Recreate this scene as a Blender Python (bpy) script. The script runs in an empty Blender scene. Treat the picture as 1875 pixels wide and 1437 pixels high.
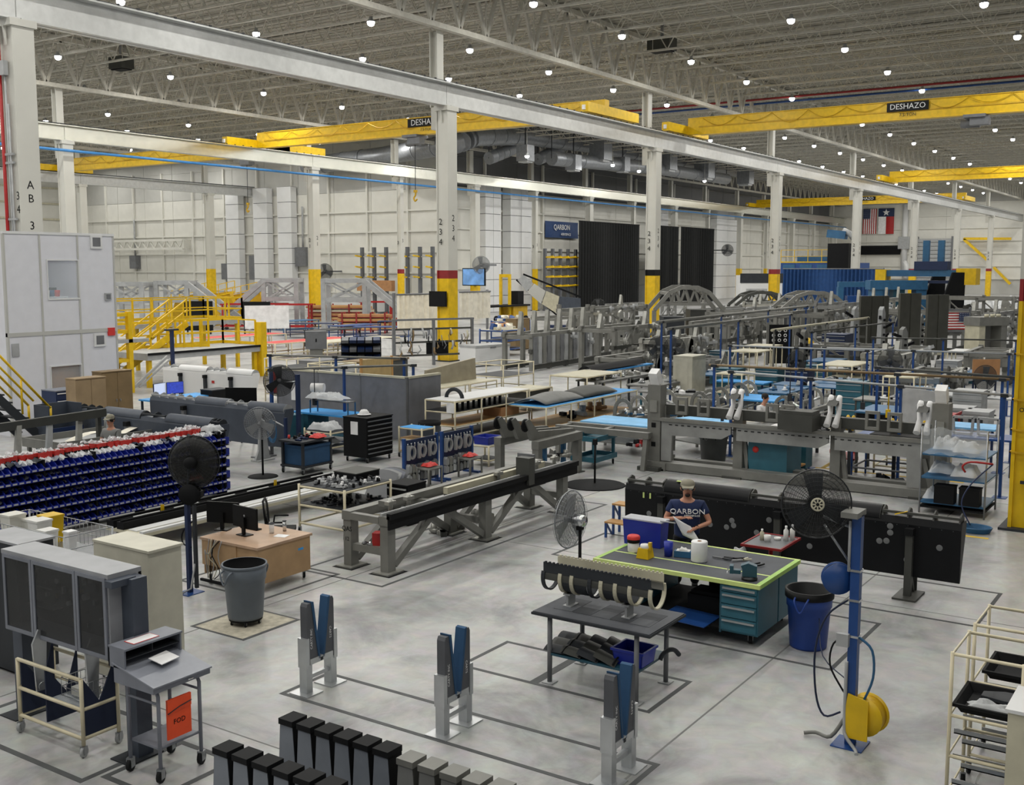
import bpy, math, random
from mathutils import Vector, Matrix
random.seed(7)
PI = math.pi
scn = bpy.context.scene
C = bpy.data.collections.new('scene'); scn.collection.children.link(C)

# ------------------------------------------------------------ camera, world, exposure
FPX, CX, CY, CAMZ = 2005.0, 937.5, 718.5, 5.2
PITCH = math.atan((CY - 490.0) / FPX); HEAD = math.radians(33.9)
cam = bpy.data.objects.new('camera', bpy.data.cameras.new('camera')); C.objects.link(cam)
cam.location = (0, 0, CAMZ); cam.rotation_euler = (PI/2 - PITCH, 0, HEAD - PI/2)
cam.data.sensor_fit = 'HORIZONTAL'; cam.data.sensor_width = 36; cam.data.lens = FPX / 1875 * 36
cam.data.clip_start = 0.1; cam.data.clip_end = 600
scn.camera = cam
world = bpy.data.worlds.new('world'); scn.world = world; world.use_nodes = True
world.node_tree.nodes['Background'].inputs[0].default_value = (0.95, 0.97, 1.0, 1)
world.node_tree.nodes['Background'].inputs[1].default_value = 0.18
scn.view_settings.view_transform = 'Standard'; scn.view_settings.look = 'None'
scn.view_settings.gamma = 1.0; scn.view_settings.use_curve_mapping = False
scn.view_settings.exposure = 0.07
LAMP_W = 375.0

_cp, _sp, _ch, _sh = math.cos(PITCH), math.sin(PITCH), math.cos(HEAD), math.sin(HEAD)
def ray(x, y):
    a = (x - CX) / FPX; b = (y - CY) / FPX
    h = _cp - b * _sp                      # horizontal forward
    return Vector((h*_ch + a*_sh, h*_sh - a*_ch, -_sp - b*_cp))
def G(x, y, z=0.0):                        # pixel -> point at height z
    r = ray(x, y); s = (z - CAMZ) / r.z
    return Vector((r.x*s, r.y*s, z))
def onX(x, y, X): r = ray(x, y); s = X / r.x; return Vector((X, r.y*s, CAMZ + r.z*s))
def onY(x, y, Y): r = ray(x, y); s = Y / r.y; return Vector((r.x*s, Y, CAMZ + r.z*s))

# ------------------------------------------------------------ materials
MATS = {}
def lin(h):
    h = h.lstrip('#'); v = [int(h[i:i+2], 16)/255 for i in (0, 2, 4)]
    return [c/12.92 if c <= .04045 else ((c+.055)/1.055)**2.4 for c in v]
def mat(name, col=None, rough=.5, metal=0, var=.12, scale=3.0, bump=0.0, bscale=60, alpha=1, emit=0, trans=0, spec=.5):
    if name in MATS: return MATS[name]
    m = bpy.data.materials.new(name); m.use_nodes = True; MATS[name] = m
    nt = m.node_tree; p = nt.nodes['Principled BSDF']; N = nt.nodes.new; L = nt.links.new
    c = lin(col)
    tc = N('ShaderNodeTexCoord')
    if var > 0:
        nz = N('ShaderNodeTexNoise'); nz.inputs['Scale'].default_value = scale; nz.inputs['Detail'].default_value = 4
        L(tc.outputs['Object'], nz.inputs['Vector'])
        rp = N('ShaderNodeValToRGB'); rp.color_ramp.elements[0].position = .3; rp.color_ramp.elements[1].position = .7
        rp.color_ramp.elements[0].color = [max(0, x*(1-var)) for x in c] + [1]
        rp.color_ramp.elements[1].color = [min(1, x*(1+var)) for x in c] + [1]
        L(nz.outputs['Fac'], rp.inputs['Fac']); L(rp.outputs['Color'], p.inputs['Base Color'])
    else: p.inputs['Base Color'].default_value = c + [1]
    p.inputs['Roughness'].default_value = rough; p.inputs['Metallic'].default_value = metal
    p.inputs['Specular IOR Level'].default_value = spec
    p.inputs['Alpha'].default_value = alpha; p.inputs['Transmission Weight'].default_value = trans
    if emit: p.inputs['Emission Color'].default_value = c + [1]; p.inputs['Emission Strength'].default_value = emit
    if bump:
        n2 = N('ShaderNodeTexNoise'); n2.inputs['Scale'].default_value = bscale
        L(tc.outputs['Object'], n2.inputs['Vector'])
        b = N('ShaderNodeBump'); b.inputs['Strength'].default_value = bump; b.inputs['Distance'].default_value = .02
        L(n2.outputs['Fac'], b.inputs['Height']); L(b.outputs['Normal'], p.inputs['Normal'])
    return m
P = dict(
 white=('#dfe0e0', .45), offwhite=('#d9d8d0', .5), steelpaint=('#c9c8c0', .42), roofpaint=('#c3c0b5', .6), deck=('#aaa79c', .75),
 yellow=('#e0b80c', .42), dkyellow=('#c9a010', .5), red=('#a81e1e', .5), brightred=('#d63a34', .5), black=('#0e0f10', .5), softblack=('#141517', .7),
 dkgrey=('#35383c', .55), grey=('#6e7073', .5), ltgrey=('#a5a7a8', .5), fixgrey=('#777772', .5), fixdark=('#40413d', .55), slate=('#434a56', .5),
 podium=('#7b7f89', .45), teal=('#2f6475', .45), tealdark=('#234c5c', .45), blue=('#1d3f8f', .45), dkblue=('#16294f', .5), navy=('#15213c', .7),
 binblue=('#1c2f9c', .4), skyblue=('#3f9be0', .6), postblue=('#1e4684', .4), pipe=('#d8ceb0', .45), beige=('#c4bfa8', .5), tan=('#9a8465', .55), dktan=('#7d6848', .55),
 desk=('#b0906a', .5), deskred=('#b98a78', .5), card=('#b5855a', .8), wood=('#b98d54', .6), orange=('#f0501c', .5), lime=('#cfe08a', .6), mint=('#a9d06a', .6),
 rubber=('#202122', .8), paper=('#ececec', .8), glassdark=('#4c4f50', .25), skin=('#c08a70', .6), hair=('#241d18', .8), cap=('#8f8b7b', .85), tshirt=('#1c2b52', .85),
 shadecloth=('#f0ebdc', .85), curtain=('#1d1e1e', .9), bluecurtain=('#1a4377', .8), foam=('#2a4f73', .8), flapblack=('#17181a', .42), machblue=('#2c5f86', .5),
 redwood=('#c8a06a', .7), plastic=('#e8e8e4', .35), panelgrey=('#bdbdb8', .5), maroon=('#8c1f22', .5), ctop=('#4c4f55', .7), gravel=('#7d7e7c', .6))
def pm(n):
    if n in MATS: return MATS[n]
    if n in ('black', 'softblack', 'rubber', 'curtain', 'flapblack', 'dkgrey'): return mat(n, *P[n], spec=.2)
    if n in P: return mat(n, P[n][0], P[n][1], 0, .04, .8) if n in ('offwhite', 'white', 'panelgrey', 'steelpaint') else mat(n, *P[n])
    return SPEC[n]()
SPEC = dict(
 alu=lambda: mat('alu', '#c3c6c8', .34, .75), chrome=lambda: mat('chrome', '#d5d8da', .2, .9), wire=lambda: mat('wire', '#9a9da0', .35, .8),
 darkmetal=lambda: mat('darkmetal', '#3a3c3e', .4, .6), duct=lambda: mat('duct', '#8d9094', .42, .55), bare=lambda: mat('bare', '#a2a29c', .36, .5, .2),  # bare kept light, fixdark dark: highlight and shadow contrast put into jig colours
 clear=lambda: mat('clear', '#dfe6ea', .25, 0, 0, alpha=.32), film=lambda: mat('film', '#e9ecee', .3, 0, .1, alpha=.55), mesh=lambda: mat('mesh', '#85888a', .4, .3, .1, alpha=.30),
 darkmesh=lambda: mat('darkmesh', '#22221f', .45, .1, .15, alpha=.72), guard=lambda: mat('guard', '#2a2b29', .5, .2, .1, alpha=.32),
 tint=lambda: mat('tint', '#2c2e2f', .18, 0, .2, alpha=.5), glass=lambda: mat('glass', '#e3ecf0', .05, 0, 0, alpha=.2),
 screen=lambda: mat('screen', '#cfd8ee', .3, 0, .1, emit=.5), screenblue=lambda: mat('screenblue', '#3a4bb0', .3, 0, .3, scale=12, emit=.5),
 lens=lambda: mat('lens', '#ffffff', .5, 0, 0, emit=18))
def floor_mat():
    m = bpy.data.materials.new('concrete'); m.use_nodes = True; MATS['concrete'] = m
    nt = m.node_tree; p = nt.nodes['Principled BSDF']; N = nt.nodes.new; L = nt.links.new
    tc = N('ShaderNodeTexCoord')
    def noise(s, d, ro=.6):
        n = N('ShaderNodeTexNoise'); n.inputs['Scale'].default_value = s; n.inputs['Detail'].default_value = d; n.inputs['Roughness'].default_value = ro
        n.inputs['Distortion'].default_value = .6; L(tc.outputs['Object'], n.inputs['Vector']); return n
    a = noise(.55, 8, .65); b = noise(3.2, 6)
    rp = N('ShaderNodeValToRGB'); e = rp.color_ramp.elements
    e[0].position = .34; e[0].color = lin('#7d8082') + [1]; e[1].position = .72; e[1].color = lin('#bdbcb4') + [1]
    k = e.new(.5); k.color = lin('#a5a6a4') + [1]
    L(a.outputs['Fac'], rp.inputs['Fac'])
    mx = N('ShaderNodeMix'); mx.data_type = 'RGBA'; mx.blend_type = 'OVERLAY'; mx.inputs['Factor'].default_value = .45
    L(rp.outputs['Color'], mx.inputs['A']); L(b.outputs['Color'], mx.inputs['B'])
    hs = N('ShaderNodeHueSaturation'); hs.inputs['Saturation'].default_value = .35; L(mx.outputs['Result'], hs.inputs['Color'])
    L(hs.outputs['Color'], p.inputs['Base Color'])
    mr = N('ShaderNodeMapRange'); mr.inputs['To Min'].default_value = .24; mr.inputs['To Max'].default_value = .5
    L(b.outputs['Fac'], mr.inputs['Value']); L(mr.outputs['Result'], p.inputs['Roughness'])
    p.inputs['Specular IOR Level'].default_value = .45
    return m

# ------------------------------------------------------------ mesh building
class MB:
    def __init__(s): s.v = []; s.f = []; s.sm = []
    def _add(s, vs, fs, smooth=False):
        n = len(s.v); s.v += [tuple(v) for v in vs]; s.f += [tuple(i+n for i in f) for f in fs]; s.sm += [smooth]*len(fs); return s
    BF = ((0,3,2,1),(4,5,6,7),(0,1,5,4),(1,2,6,5),(2,3,7,6),(3,0,4,7))
    def bx(s, x0, x1, y0, y1, z0, z1):
        return s._add([(x0,y0,z0),(x1,y0,z0),(x1,y1,z0),(x0,y1,z0),(x0,y0,z1),(x1,y0,z1),(x1,y1,z1),(x0,y1,z1)], MB.BF)
    def cb(s, x, y, z, w, d, h): return s.bx(x-w/2, x+w/2, y-d/2, y+d/2, z, z+h)      # centred on x,y, from z up
    def hexa(s, pts): return s._add(pts, MB.BF)
    def bar(s, p, q, w, h=None, up=(0,0,1)):
        p = Vector(p); q = Vector(q); h = w if h is None else h; d = (q-p)
        if d.length < 1e-6: return s
        d.normalize(); u = Vector(up)
        if abs(d.dot(u)) > .99: u = Vector((1,0,0))
        r = d.cross(u).normalized(); u = r.cross(d); r *= w/2; u *= h/2
        return s._add([p-r-u, p+r-u, p+r+u, p-r+u, q-r-u, q+r-u, q+r+u, q-r+u], ((0,1,2,3),(7,6,5,4),(1,0,4,5),(2,1,5,6),(3,2,6,7),(0,3,7,4)))
    def tube(s, pts, r, n=6, closed=False):
        pts = [Vector(p) for p in pts]
        if not closed and 4 <= len(pts) <= 8 and n in (5, 6) and not isinstance(r, (list, tuple)):   # round off hoses and bent rods
            q = [pts[0]] + pts + [pts[-1]]; out = []
            for i in range(1, len(q)-2):
                for k in range(4):
                    t = k/4; a, b, c, d = q[i-1:i+3]
                    out.append(.5*(2*b + (c-a)*t + (2*a-5*b+4*c-d)*t*t + (3*b-a-3*c+d)*t**3))
            pts = out + [pts[-1]]
        m = len(pts); vs = []; rr = r if isinstance(r, (list, tuple)) else [r]*m
        prev = None
        for i, p in enumerate(pts):
            a = pts[i-1] if (i > 0 or closed) else p; b = pts[(i+1) % m] if (i < m-1 or closed) else p
            d = (b-a).normalized()
            if prev is None: u = Vector((0,0,1)) if abs(d.z) < .9 else Vector((1,0,0))
            else: u = prev
            x = d.cross(u)
            if x.length < 1e-5: x = d.cross(Vector((0,1,0)))
            x.normalize(); y = x.cross(d).normalized(); prev = y
            vs += [p + (x*math.cos(2*PI*k/n) + y*math.sin(2*PI*k/n))*rr[i] for k in range(n)]
        fs = []
        for i in range(m if closed else m-1):
            j = (i+1) % m
            fs += [(i*n+k, i*n+(k+1)%n, j*n+(k+1)%n, j*n+k) for k in range(n)]
        s._add(vs, fs, True)
        if not closed: b = len(s.v)-m*n; s.f += [tuple(b+k for k in range(n))[::-1], tuple(b+(m-1)*n+k for k in range(n))]; s.sm += [False, False]
        return s
    def cyl(s, p, q, r, n=12, r2=None): return s.tube([p, q], [r, r if r2 is None else r2], n)
    def lathe(s, prof, c=(0,0,0), n=20, axis='z'):
        vs = []
        for (r, z) in prof:
            for k in range(n):
                a = 2*PI*k/n; x, y = r*math.cos(a), r*math.sin(a)
                v = (x, y, z) if axis == 'z' else ((z, x, y) if axis == 'x' else (x, z, y))
                vs.append((v[0]+c[0], v[1]+c[1], v[2]+c[2]))
        fs = [(i*n+k, i*n+(k+1)%n, (i+1)*n+(k+1)%n, (i+1)*n+k) for i in range(len(prof)-1) for k in range(n)]
        return s._add(vs, fs, True)
    def prism(s, poly, a, b, axis='y'):                 # polygon in the two other axes, extruded from a to b
        def mk(u, v, w): return (u, w, v) if axis == 'y' else ((w, u, v) if axis == 'x' else (u, v, w))
        n = len(poly); vs = [mk(u, v, a) for u, v in poly] + [mk(u, v, b) for u, v in poly]
        fs = [tuple(range(n))[::-1], tuple(range(n, 2*n))] + [(i, (i+1)%n, n+(i+1)%n, n+i) for i in range(n)]
        return s._add(vs, fs)
    def sphere(s, c, r, n=10, sz=1.0):
        pr = [(r*math.sin(PI*i/n) if 0 < i < n else 1e-4, -r*math.cos(PI*i/n)*sz) for i in range(n+1)]
        return s.lathe(pr, c, max(8, n+2))
    def grid(s, fn, nu, nv):
        vs = [fn(i/nu, j/nv) for j in range(nv+1) for i in range(nu+1)]
        return s._add(vs, [(j*(nu+1)+i, j*(nu+1)+i+1, (j+1)*(nu+1)+i+1, (j+1)*(nu+1)+i) for j in range(nv) for i in range(nu)], True)
    def mesh(s, name, m):
        me = bpy.data.meshes.new(name); me.from_pydata(s.v, [], s.f); me.polygons.foreach_set('use_smooth', s.sm)
        me.materials.append(pm(m) if isinstance(m, str) else m); me.update(); return me
    def o(s, name, m, parent=None, loc=None, rz=0):
        ob = bpy.data.objects.new(name, s.mesh(name, m)); C.objects.link(ob)
        if parent: ob.parent = parent
        if loc is not None: ob.location = loc
        if rz: ob.rotation_euler.z = rz
        return ob
def inst(name, me, parent=None, loc=(0,0,0), rz=0):
    ob = bpy.data.objects.new(name, me); C.objects.link(ob); ob.location = loc; ob.rotation_euler.z = rz
    if parent: ob.parent = parent
    return ob
def tag(o, label=None, cat=None, group=None, kind=None):
    if label: o['label'] = label
    if cat: o['category'] = cat
    if group: o['group'] = group
    if kind: o['kind'] = kind
    return o
def T(name, label, cat, loc=(0,0,0), rz=0, group=None):
    o = bpy.data.objects.new(name, None); C.objects.link(o); o.empty_display_size = .2
    o.location = (loc[0], loc[1], loc[2] if len(loc) > 2 else 0); o.rotation_euler.z = math.radians(rz)
    return tag(o, label, cat, group)
def dup(root, loc, rz=None, label=None, scale=None):
    def cp(o, par):
        c = o.copy(); C.objects.link(c); c.parent = par
        for ch in o.children: cp(ch, c)
        return c
    r = cp(root, None); r.location = (loc[0], loc[1], loc[2] if len(loc) > 2 else 0)
    if rz is not None: r.rotation_euler.z = math.radians(rz)
    if label: r['label'] = label
    if scale: r.scale = scale
    return r
def text(body, size, m, parent, loc, rot, extrude=.002, align='CENTER', name='lettering', sx=1.0):
    cu = bpy.data.curves.new(name, 'FONT'); cu.body = body; cu.size = size; cu.extrude = extrude; cu.align_x = align; cu.align_y = 'CENTER'; cu.resolution_u = 2
    t = bpy.data.objects.new(name, cu); C.objects.link(t); bpy.context.view_layer.update()
    me = bpy.data.meshes.new_from_object(t.evaluated_get(bpy.context.evaluated_depsgraph_get())); me.materials.clear(); me.materials.append(pm(m))
    C.objects.unlink(t); bpy.data.objects.remove(t); bpy.data.curves.remove(cu)
    o = bpy.data.objects.new(name, me); C.objects.link(o); o.parent = parent; o.location = loc; o.rotation_euler = rot; o.scale.x = sx
    return o
FX = (PI/2, 0, -PI/2)      # text read on a face looking to -X
FY = (PI/2, 0, 0)          # text read on a face looking to -Y
ONES = 'first second third fourth fifth sixth seventh eighth ninth tenth eleventh twelfth thirteenth fourteenth fifteenth sixteenth seventeenth eighteenth nineteenth'.split()
TENS = ['twent', 'thirt', 'fort', 'fift']
def nth(k):                                # 0 -> first
    k += 1
    if k < 20: return ONES[k-1]
    return TENS[k//10-2]+('ieth' if k % 10 == 0 else 'y-'+ONES[k % 10-1])

# ------------------------------------------------------------ the hall
VB, VA, VC, VD, VW = 3.9, 37.2, 71.8, 106.4, 147.0      # column rows, back wall
U0, BAY = 23.6, 25.3
UEND, UIN = 233.0, 100.0                                 # far end wall, inner cross wall
floor_mat()
fl = MB().bx(-25, UEND+1, -32, VW+1, -.3, 0).o('floor', 'concrete'); tag(fl, 'polished grey concrete factory floor', kind='structure')
jm = mat('jointline', '#6f706e', .7)
for i in range(-1, 20):
    MB().bx(-20, UEND, 5.0+i*7.35-.012, 5.0+i*7.35+.012, 0, .0015).o('joint', jm, fl)
for i in range(0, 26):
    MB().bx(8.05+i*8.9-.01, 8.05+i*8.9+.01, -20, VW, 0, .0015).o('joint', jm, fl)

# roof: deck, joists along Y, trusses along X above the column rows
rp = 'roofpaint'
bays = [(-30, VB), (VB, VA), (VA, VC), (VC, VD), (VD, VW)]
JS = BAY/7; ZB, ZT = 19.75, 21.55
def joist_mesh(span):
    m = MB(); n = int(span/2.1); st = span/n
    m.bx(-.08, .08, 0, span, ZB, ZB+.12).bx(-.07, .07, 0, span, ZT, ZT+.12)
    for i in range(n):
        y = i*st
        m.bar((0, y, ZT), (0, y+st/2, ZB+.05), .06); m.bar((0, y+st/2, ZB+.05), (0, y+st, ZT), .06)
        if i: m.bar((0, y, ZB+.05), (0, y, ZT), .03)
    return m.mesh('joist', rp)
for bi, (y0, y1) in enumerate(bays):
    c = MB().bx(-25, UEND, y0, y1, 21.75, 21.95).o('ceiling', 'deck'); tag(c, 'ribbed metal roof deck of bay %d above open web joists' % bi, kind='structure')
    if bi == 0: continue
    me = joist_mesh(y1-y0-.6); u_lo = 30 if bi < 3 else 40
    k = int((u_lo-U0)/JS)
    while U0+k*JS < (UEND if bi < 3 else 100):
        inst('joist', me, c, (U0+k*JS+JS/2, y0+.3, 0)); k += 1
    rb = MB()
    x = u_lo
    while x < min(UEND, 150):                            # ribs of the corrugated deck
        rb.bx(x, x+.12, y0, y1, 21.70, 21.75); x += .7
    tag(rb.o('deck_ribs', 'deck', c), kind='stuff')
    for q in range(1, 6):                                # bridging between the joists
        yb = y0+(y1-y0)*q/6
        b = MB().bar((u_lo, yb, ZB+.12), (min(UEND, 170), yb, ZB+.12), .045)
        x = u_lo
        while x < min(UEND, 120):
            b.bar((x, yb, ZB+.1), (x+JS, yb, ZT), .035); b.bar((x, yb, ZT), (x+JS, yb, ZB+.1), .035); x += JS
        b.o('bridging', rp, c)
def truss(y, x0, x1, zb):
    m = MB(); m.bx(x0, x1, y-.18, y+.18, zb, zb+.28); m.bx(x0, x1, y-.18, y+.18, 21.3, 21.6)
    st = BAY/10; x = x0
    while x < x1-.1:
        m.bar((x, y, 21.3), (x+st/2, y, zb+.2), .16, .22); m.bar((x+st/2, y, zb+.2), (x+st, y, 21.3), .16, .22)
        m.bar((x+st/2, y, zb+.2), (x+st/2, y, 21.3), .08); x += st
    return m
for y in (VB, VA, VC, VD):
    o = truss(y, U0-BAY, UEND if y < 80 else UIN, 18.0).o('roof_truss', rp)
    tag(o, {VB: 'roof truss over the column row nearest the camera', VA: 'pale roof truss above the near crane runway row', VC: 'roof truss above the middle crane runway row', VD: 'farthest roof truss near the left back wall'}[y], 'roof truss')
# long slanted braces from truss to joists, painted sprinkler mains, red and blue pipes under the roof
for X_, n_, c_, z_ in ((91.5, 'sprinkler_main', 'maroon', 19.5), (93.5, 'air_main', 'postblue', 19.45)):
    tag(MB().cyl((X_, VB+1, z_), (X_, VC-8, z_), .09, 8).o(n_, c_), ('long red sprinkler pipe' if c_ == 'maroon' else 'long blue air pipe') + ' crossing under the roof joists', 'pipe')

# crane runways
def runway(y, x0, x1, z0, z1, label, m):
    r = T('crane_runway', label, 'crane runway', (0, 0, 0))
    k = 0; x = x0
    while x < x1-.1:
        xe = min(x+BAY, x1); b = MB()
        b.bx(x+.02, xe-.02, y-.03, y+.03, z0, z1).bx(x+.02, xe-.02, y-.32, y+.32, z0, z0+.07).bx(x+.02, xe-.02, y-.42, y+.42, z1-.07, z1)
        b.o('beam_segment', m, r)
        MB().bx(x+.02, xe-.02, y-.05, y+.05, z1, z1+.13).o('rail', 'darkmetal', r)
        cl = MB(); q = x+.4
        while q < xe: cl.bx(q, q+.1, y-.44, y-.36, z1, z1+.07); q += .9
        tag(cl.o('rail_clips', 'darkmetal', r), kind='stuff')
        x = xe
    return r
mat('beampaint', '#c4c5c3', .3, .15, .08); mat('beamshiny', '#d2d2c8', .27, .8, .08)
runway(VA, U0-BAY, UEND-1, 13.95, 15.2, 'wide white crane runway beam across the upper middle', 'beampaint')
runway(VC, U0-BAY, UEND-1, 14.3, 15.4, 'shiny crane runway beam on the middle column row', 'beamshiny')
runway(VD, U0, UIN-.6, 14.2, 15.3, 'short crane runway beam ending at the left back wall', 'beampaint')
bp = MB().cyl((U0-10, VC-.7, 13.55), (UEND-2, VC-.7, 13.55), .1, 8).o('air_pipe', mat('pipeblue', '#3f86c6', .45)); tag(bp, 'thin bright blue air pipe slung below the middle runway beam', 'pipe')

# columns
def digits(body, w, y, x, z, sz, par, rot):
    for i, ch in enumerate(body):
        if ch != ' ': text(ch, sz, 'black', par, (x, y, z-i*sz*1.15), rot, name='lettering')
def column(u, v, label, lower=True, red='maroon', letters='234', w=.8, d=.85, ytop=4.6, rtop=5.05, ztop=18.0, zrun=13.95, bands=True):
    c = T('steel_column', label, 'column', (u, v, 0), 0, 'building columns')
    m = MB(); y1 = ytop if bands else 0; y2 = rtop if bands else 0
    def shaft(z0, z1, mm, nm):
        MB().bx(-d/2, d/2, -w/2, -w/2+.07, z0, z1).bx(-d/2, d/2, w/2-.07, w/2, z0, z1).bx(-d/2+.06, d/2-.06, -w/2+.07, w/2-.07, z0, z1).o(nm, mm, c)
    if bands:
        shaft(0, y1, 'yellow', 'painted_guard'); shaft(y1, y2, red, 'colour_band')
        MB().bx(-d/2-.15, d/2+.15, -w/2-.15, w/2+.15, 0, .05).o('base_plate', 'dkgrey', c)
    shaft(y2, zrun-.25, 'steelpaint', 'shaft')
    MB().bx(-d/2-.1, d/2+.1, -w/2-.06, w/2+.06, zrun-.25, zrun).prism([(-d/2-.1, zrun-.25), (-d/2, zrun-.9), (-d/2, zrun-.25)], -.05, .05).o('cap_plate', 'steelpaint', c)
    MB().bx(-.28, .28, .38, .44, zrun, ztop).bx(-.28, .28, .86, .92, zrun, ztop).bx(-.03, .03, .44, .86, zrun, ztop).o('upper_shaft', 'steelpaint', c)
    MB().bx(-.2, .2, .0, .9, zrun-1.2, zrun).o('bracket', 'steelpaint', c)
    if letters:
        digits(letters, 0, .12, -d/2-.004, 7.7, .48, c, FX); digits(letters, 0, -w/2-.004, .05, 7.9, .48, c, FY)
    return c
ordn = ['first', 'second', 'third', 'fourth', 'fifth', 'sixth', 'seventh', 'eighth', 'ninth']
LA = {0: 'tall white column rising behind the white booth, marked A B 3', 1: 'white column with yellow and red foot behind the cream curtain screens',
      2: 'column with dark band and yellow foot between the black curtains', 3: 'yellow footed column just left of the blue curtain'}
for n in range(0, 8):
    c = column(U0+BAY*n, VA, LA.get(n, '%s column along the near runway counted from the left edge' % ordn[n]), letters='' if n == 0 else '234', red='softblack' if n == 2 else 'maroon')
    if n == 0:
        digits('AB 3', 0, -.404, 0, 8.15, .42, c, FY); digits('34', 0, -.28, -.43, 7.75, .42, c, FX)
        MB().cyl((-.5, .35, 0), (-.5, .35, 14.2), .06, 8).o('red_riser', 'red', c)
        MB().cyl((-.46, .1, 0), (-.46, .1, 12.2), .035, 6).cyl((-.46, -.02, 0), (-.46, -.02, 11), .035, 6).bx(-.6, -.42, -.05, .2, 12.0, 12.5).o('conduit', 'ltgrey', c)
        for z in (6.9, 8.9, 9.2): MB().bx(-.5, -.42, -.2, .4, z, z+.08).o('strut', 'ltgrey', c)
for n in range(1, 9):
    u = U0+BAY*n
    column(u, VC, 'middle row column %s' % {1: 'behind the left column, white all the way down', 2: 'with plain yellow foot beside the stacked lumber', 3: 'set against the inner wall corner'}.get(n, 'against the far white wall, %s along it' % ordn[n-4]), red='yellow', w=.75, zrun=14.3, letters='21' if n == 2 else '')
for n in (2.5, 3.5, 4.5, 5.5, 6.5, 7.5):
    column(U0+BAY*n, VC+.2, 'slim half bay column %s' % {2.5: 'with red cap and yellow foot beside the cantilever rack', 3.5: 'with yellow foot left of the blue banner', 4.5: 'hidden mostly by the left black curtain', 5.5: 'between the black curtain and the blue curtain', 6.5: 'right of the blue curtain top', 7.5: 'near the far corner of the hall'}[n],
           red='maroon' if n == 2.5 else 'yellow', w=.5, d=.5, zrun=14.3, letters='3')
for n in (2, 2.7): column(U0+BAY*n, VD, ['white wall column under the short left runway beam', 'white wall column at the end of the short runway'][n != 2], red='yellow', zrun=14.2, letters='')
rc = column(U0+.25, VB-.65, 'big yellow column with dark red band at the right edge', letters='', w=1.0, d=1.0, ytop=4.55, rtop=4.98)
for z in (.95, 2.95): MB().bx(-.56, -.5, -.52, .3, z, z+.06).o('strap', 'dkgrey', rc)
for z in (1.55, 2.0, 2.6, 3.5): MB().bx(-.53, .53, .5, .53, z, z+.03).bx(-.53, -.5, -.5, .53, z, z+.03).o('cable_tie', 'dkyellow', rc)
MB().bx(-.55, -.5, -.45, -.25, 2.2, 2.55).o('chain_lock', 'darkmetal', rc)
ch = MB()
for i in range(7): ch.lathe([(.03, -.012), (.045, 0), (.03, .012)], (-.53, -.2+i*.09, 2.42-.03*math.sin(i/6*PI)), 8, 'x')
ch.o('chain', 'darkmetal', rc)

# inner cross wall (faces the camera from X = UIN), long wall along X behind the middle row, far end wall, left back wall
def wall_panels(w, axis, pos, a0, a1, z0, z1, da, dz, m='offwhite'):
    """pale insulated panels with dark joints, laid over the wall slab"""
    n = max(1, round((a1-a0)/da)); st = (a1-a0)/n; k = max(1, round((z1-z0)/dz)); sz = (z1-z0)/k
    if axis == 'y': me = MB().bx(-.06, 0, .03, st-.03, .03, sz-.03).mesh('panel', m)
    else: me = MB().bx(.03, st-.03, -.06, 0, .03, sz-.03).mesh('panel', m)
    for i in range(n):
        for j in range(k):
            inst('panel', me, w, (pos, a0+i*st, z0+j*sz) if axis == 'y' else (a0+i*st, pos, z0+j*sz))
    return st, sz, n, k
wl = MB().bx(UIN, UIN+.3, VC+3.5, VW, 0, 21.7).o('wall_left', 'panelgrey'); tag(wl, 'tall white panelled cross wall behind the left machines', kind='structure')
wall_panels(wl, 'y', UIN, VC+3.6, VW-.2, 2.2, 14.2, 6.2, 2.4, 'offwhite')
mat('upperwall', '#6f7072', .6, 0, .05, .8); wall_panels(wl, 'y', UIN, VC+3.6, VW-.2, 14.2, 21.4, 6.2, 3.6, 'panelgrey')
for j in range(5): MB().bx(UIN-.3, UIN-.06, VC+3.6, VW-.2, 2.2+j*2.4-.09, 2.2+j*2.4+.09).o('girt', 'offwhite', wl)
for i in range(12):
    y = VC+3.6+i*6.2
    MB().bx(UIN-.34, UIN-.08, y-.12, y+.12, 0, 18).o('wall_post', 'offwhite', wl)
MB().bx(UIN-.1, UIN, VC+3.6, VW-.2, 0, 2.1).o('wainscot', 'white', wl)
wf = MB().bx(UIN, UEND, VC+3.5, VC+3.8, 0, 21.7).o('wall_back', 'panelgrey'); tag(wf, 'long white panelled wall behind the black curtains', kind='structure')
wall_panels(wf, 'x', VC+3.5, UIN+.5, UEND-.2, 2.8, 14.2, 6.3, 2.28, 'offwhite')
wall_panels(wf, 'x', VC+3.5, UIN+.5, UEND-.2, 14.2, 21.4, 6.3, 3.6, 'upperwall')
for j in range(6): MB().bx(UIN, UEND, VC+3.2, VC+3.44, 2.8+j*2.28-.1, 2.8+j*2.28+.1).o('girt', 'offwhite', wf)
MB().bx(UIN, UEND, VC+3.38, VC+3.5, 0, 2.7).o('wainscot', 'white', wf)
for i in range(11): MB().bx(UIN+6+i*12.65-.15, UIN+6+i*12.65+.15, VC+3.1, VC+3.4, 0, 18).o('wall_post', 'offwhite', wf)
we = MB().bx(UEND, UEND+.3, -30, VC+3.8, 0, 21.7).o('wall_far', 'panelgrey'); tag(we, 'far white end wall with flags', kind='structure')
wall_panels(we, 'y', UEND, 20, VC+3.4, 3, 18, 8, 2.5, 'offwhite')
for j in range(7): MB().bx(UEND-.3, UEND-.06, 20, VC+3.4, 3+j*2.5-.1, 3+j*2.5+.1).o('girt', 'offwhite', we)
wb = MB().bx(-25, UIN+.3, VW, VW+.3, 0, 21.7).o('wall_right', 'panelgrey'); tag(wb, 'left back wall with pale horizontal bands seen past the left column', kind='structure')
wb.name = 'wall_side'
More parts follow.
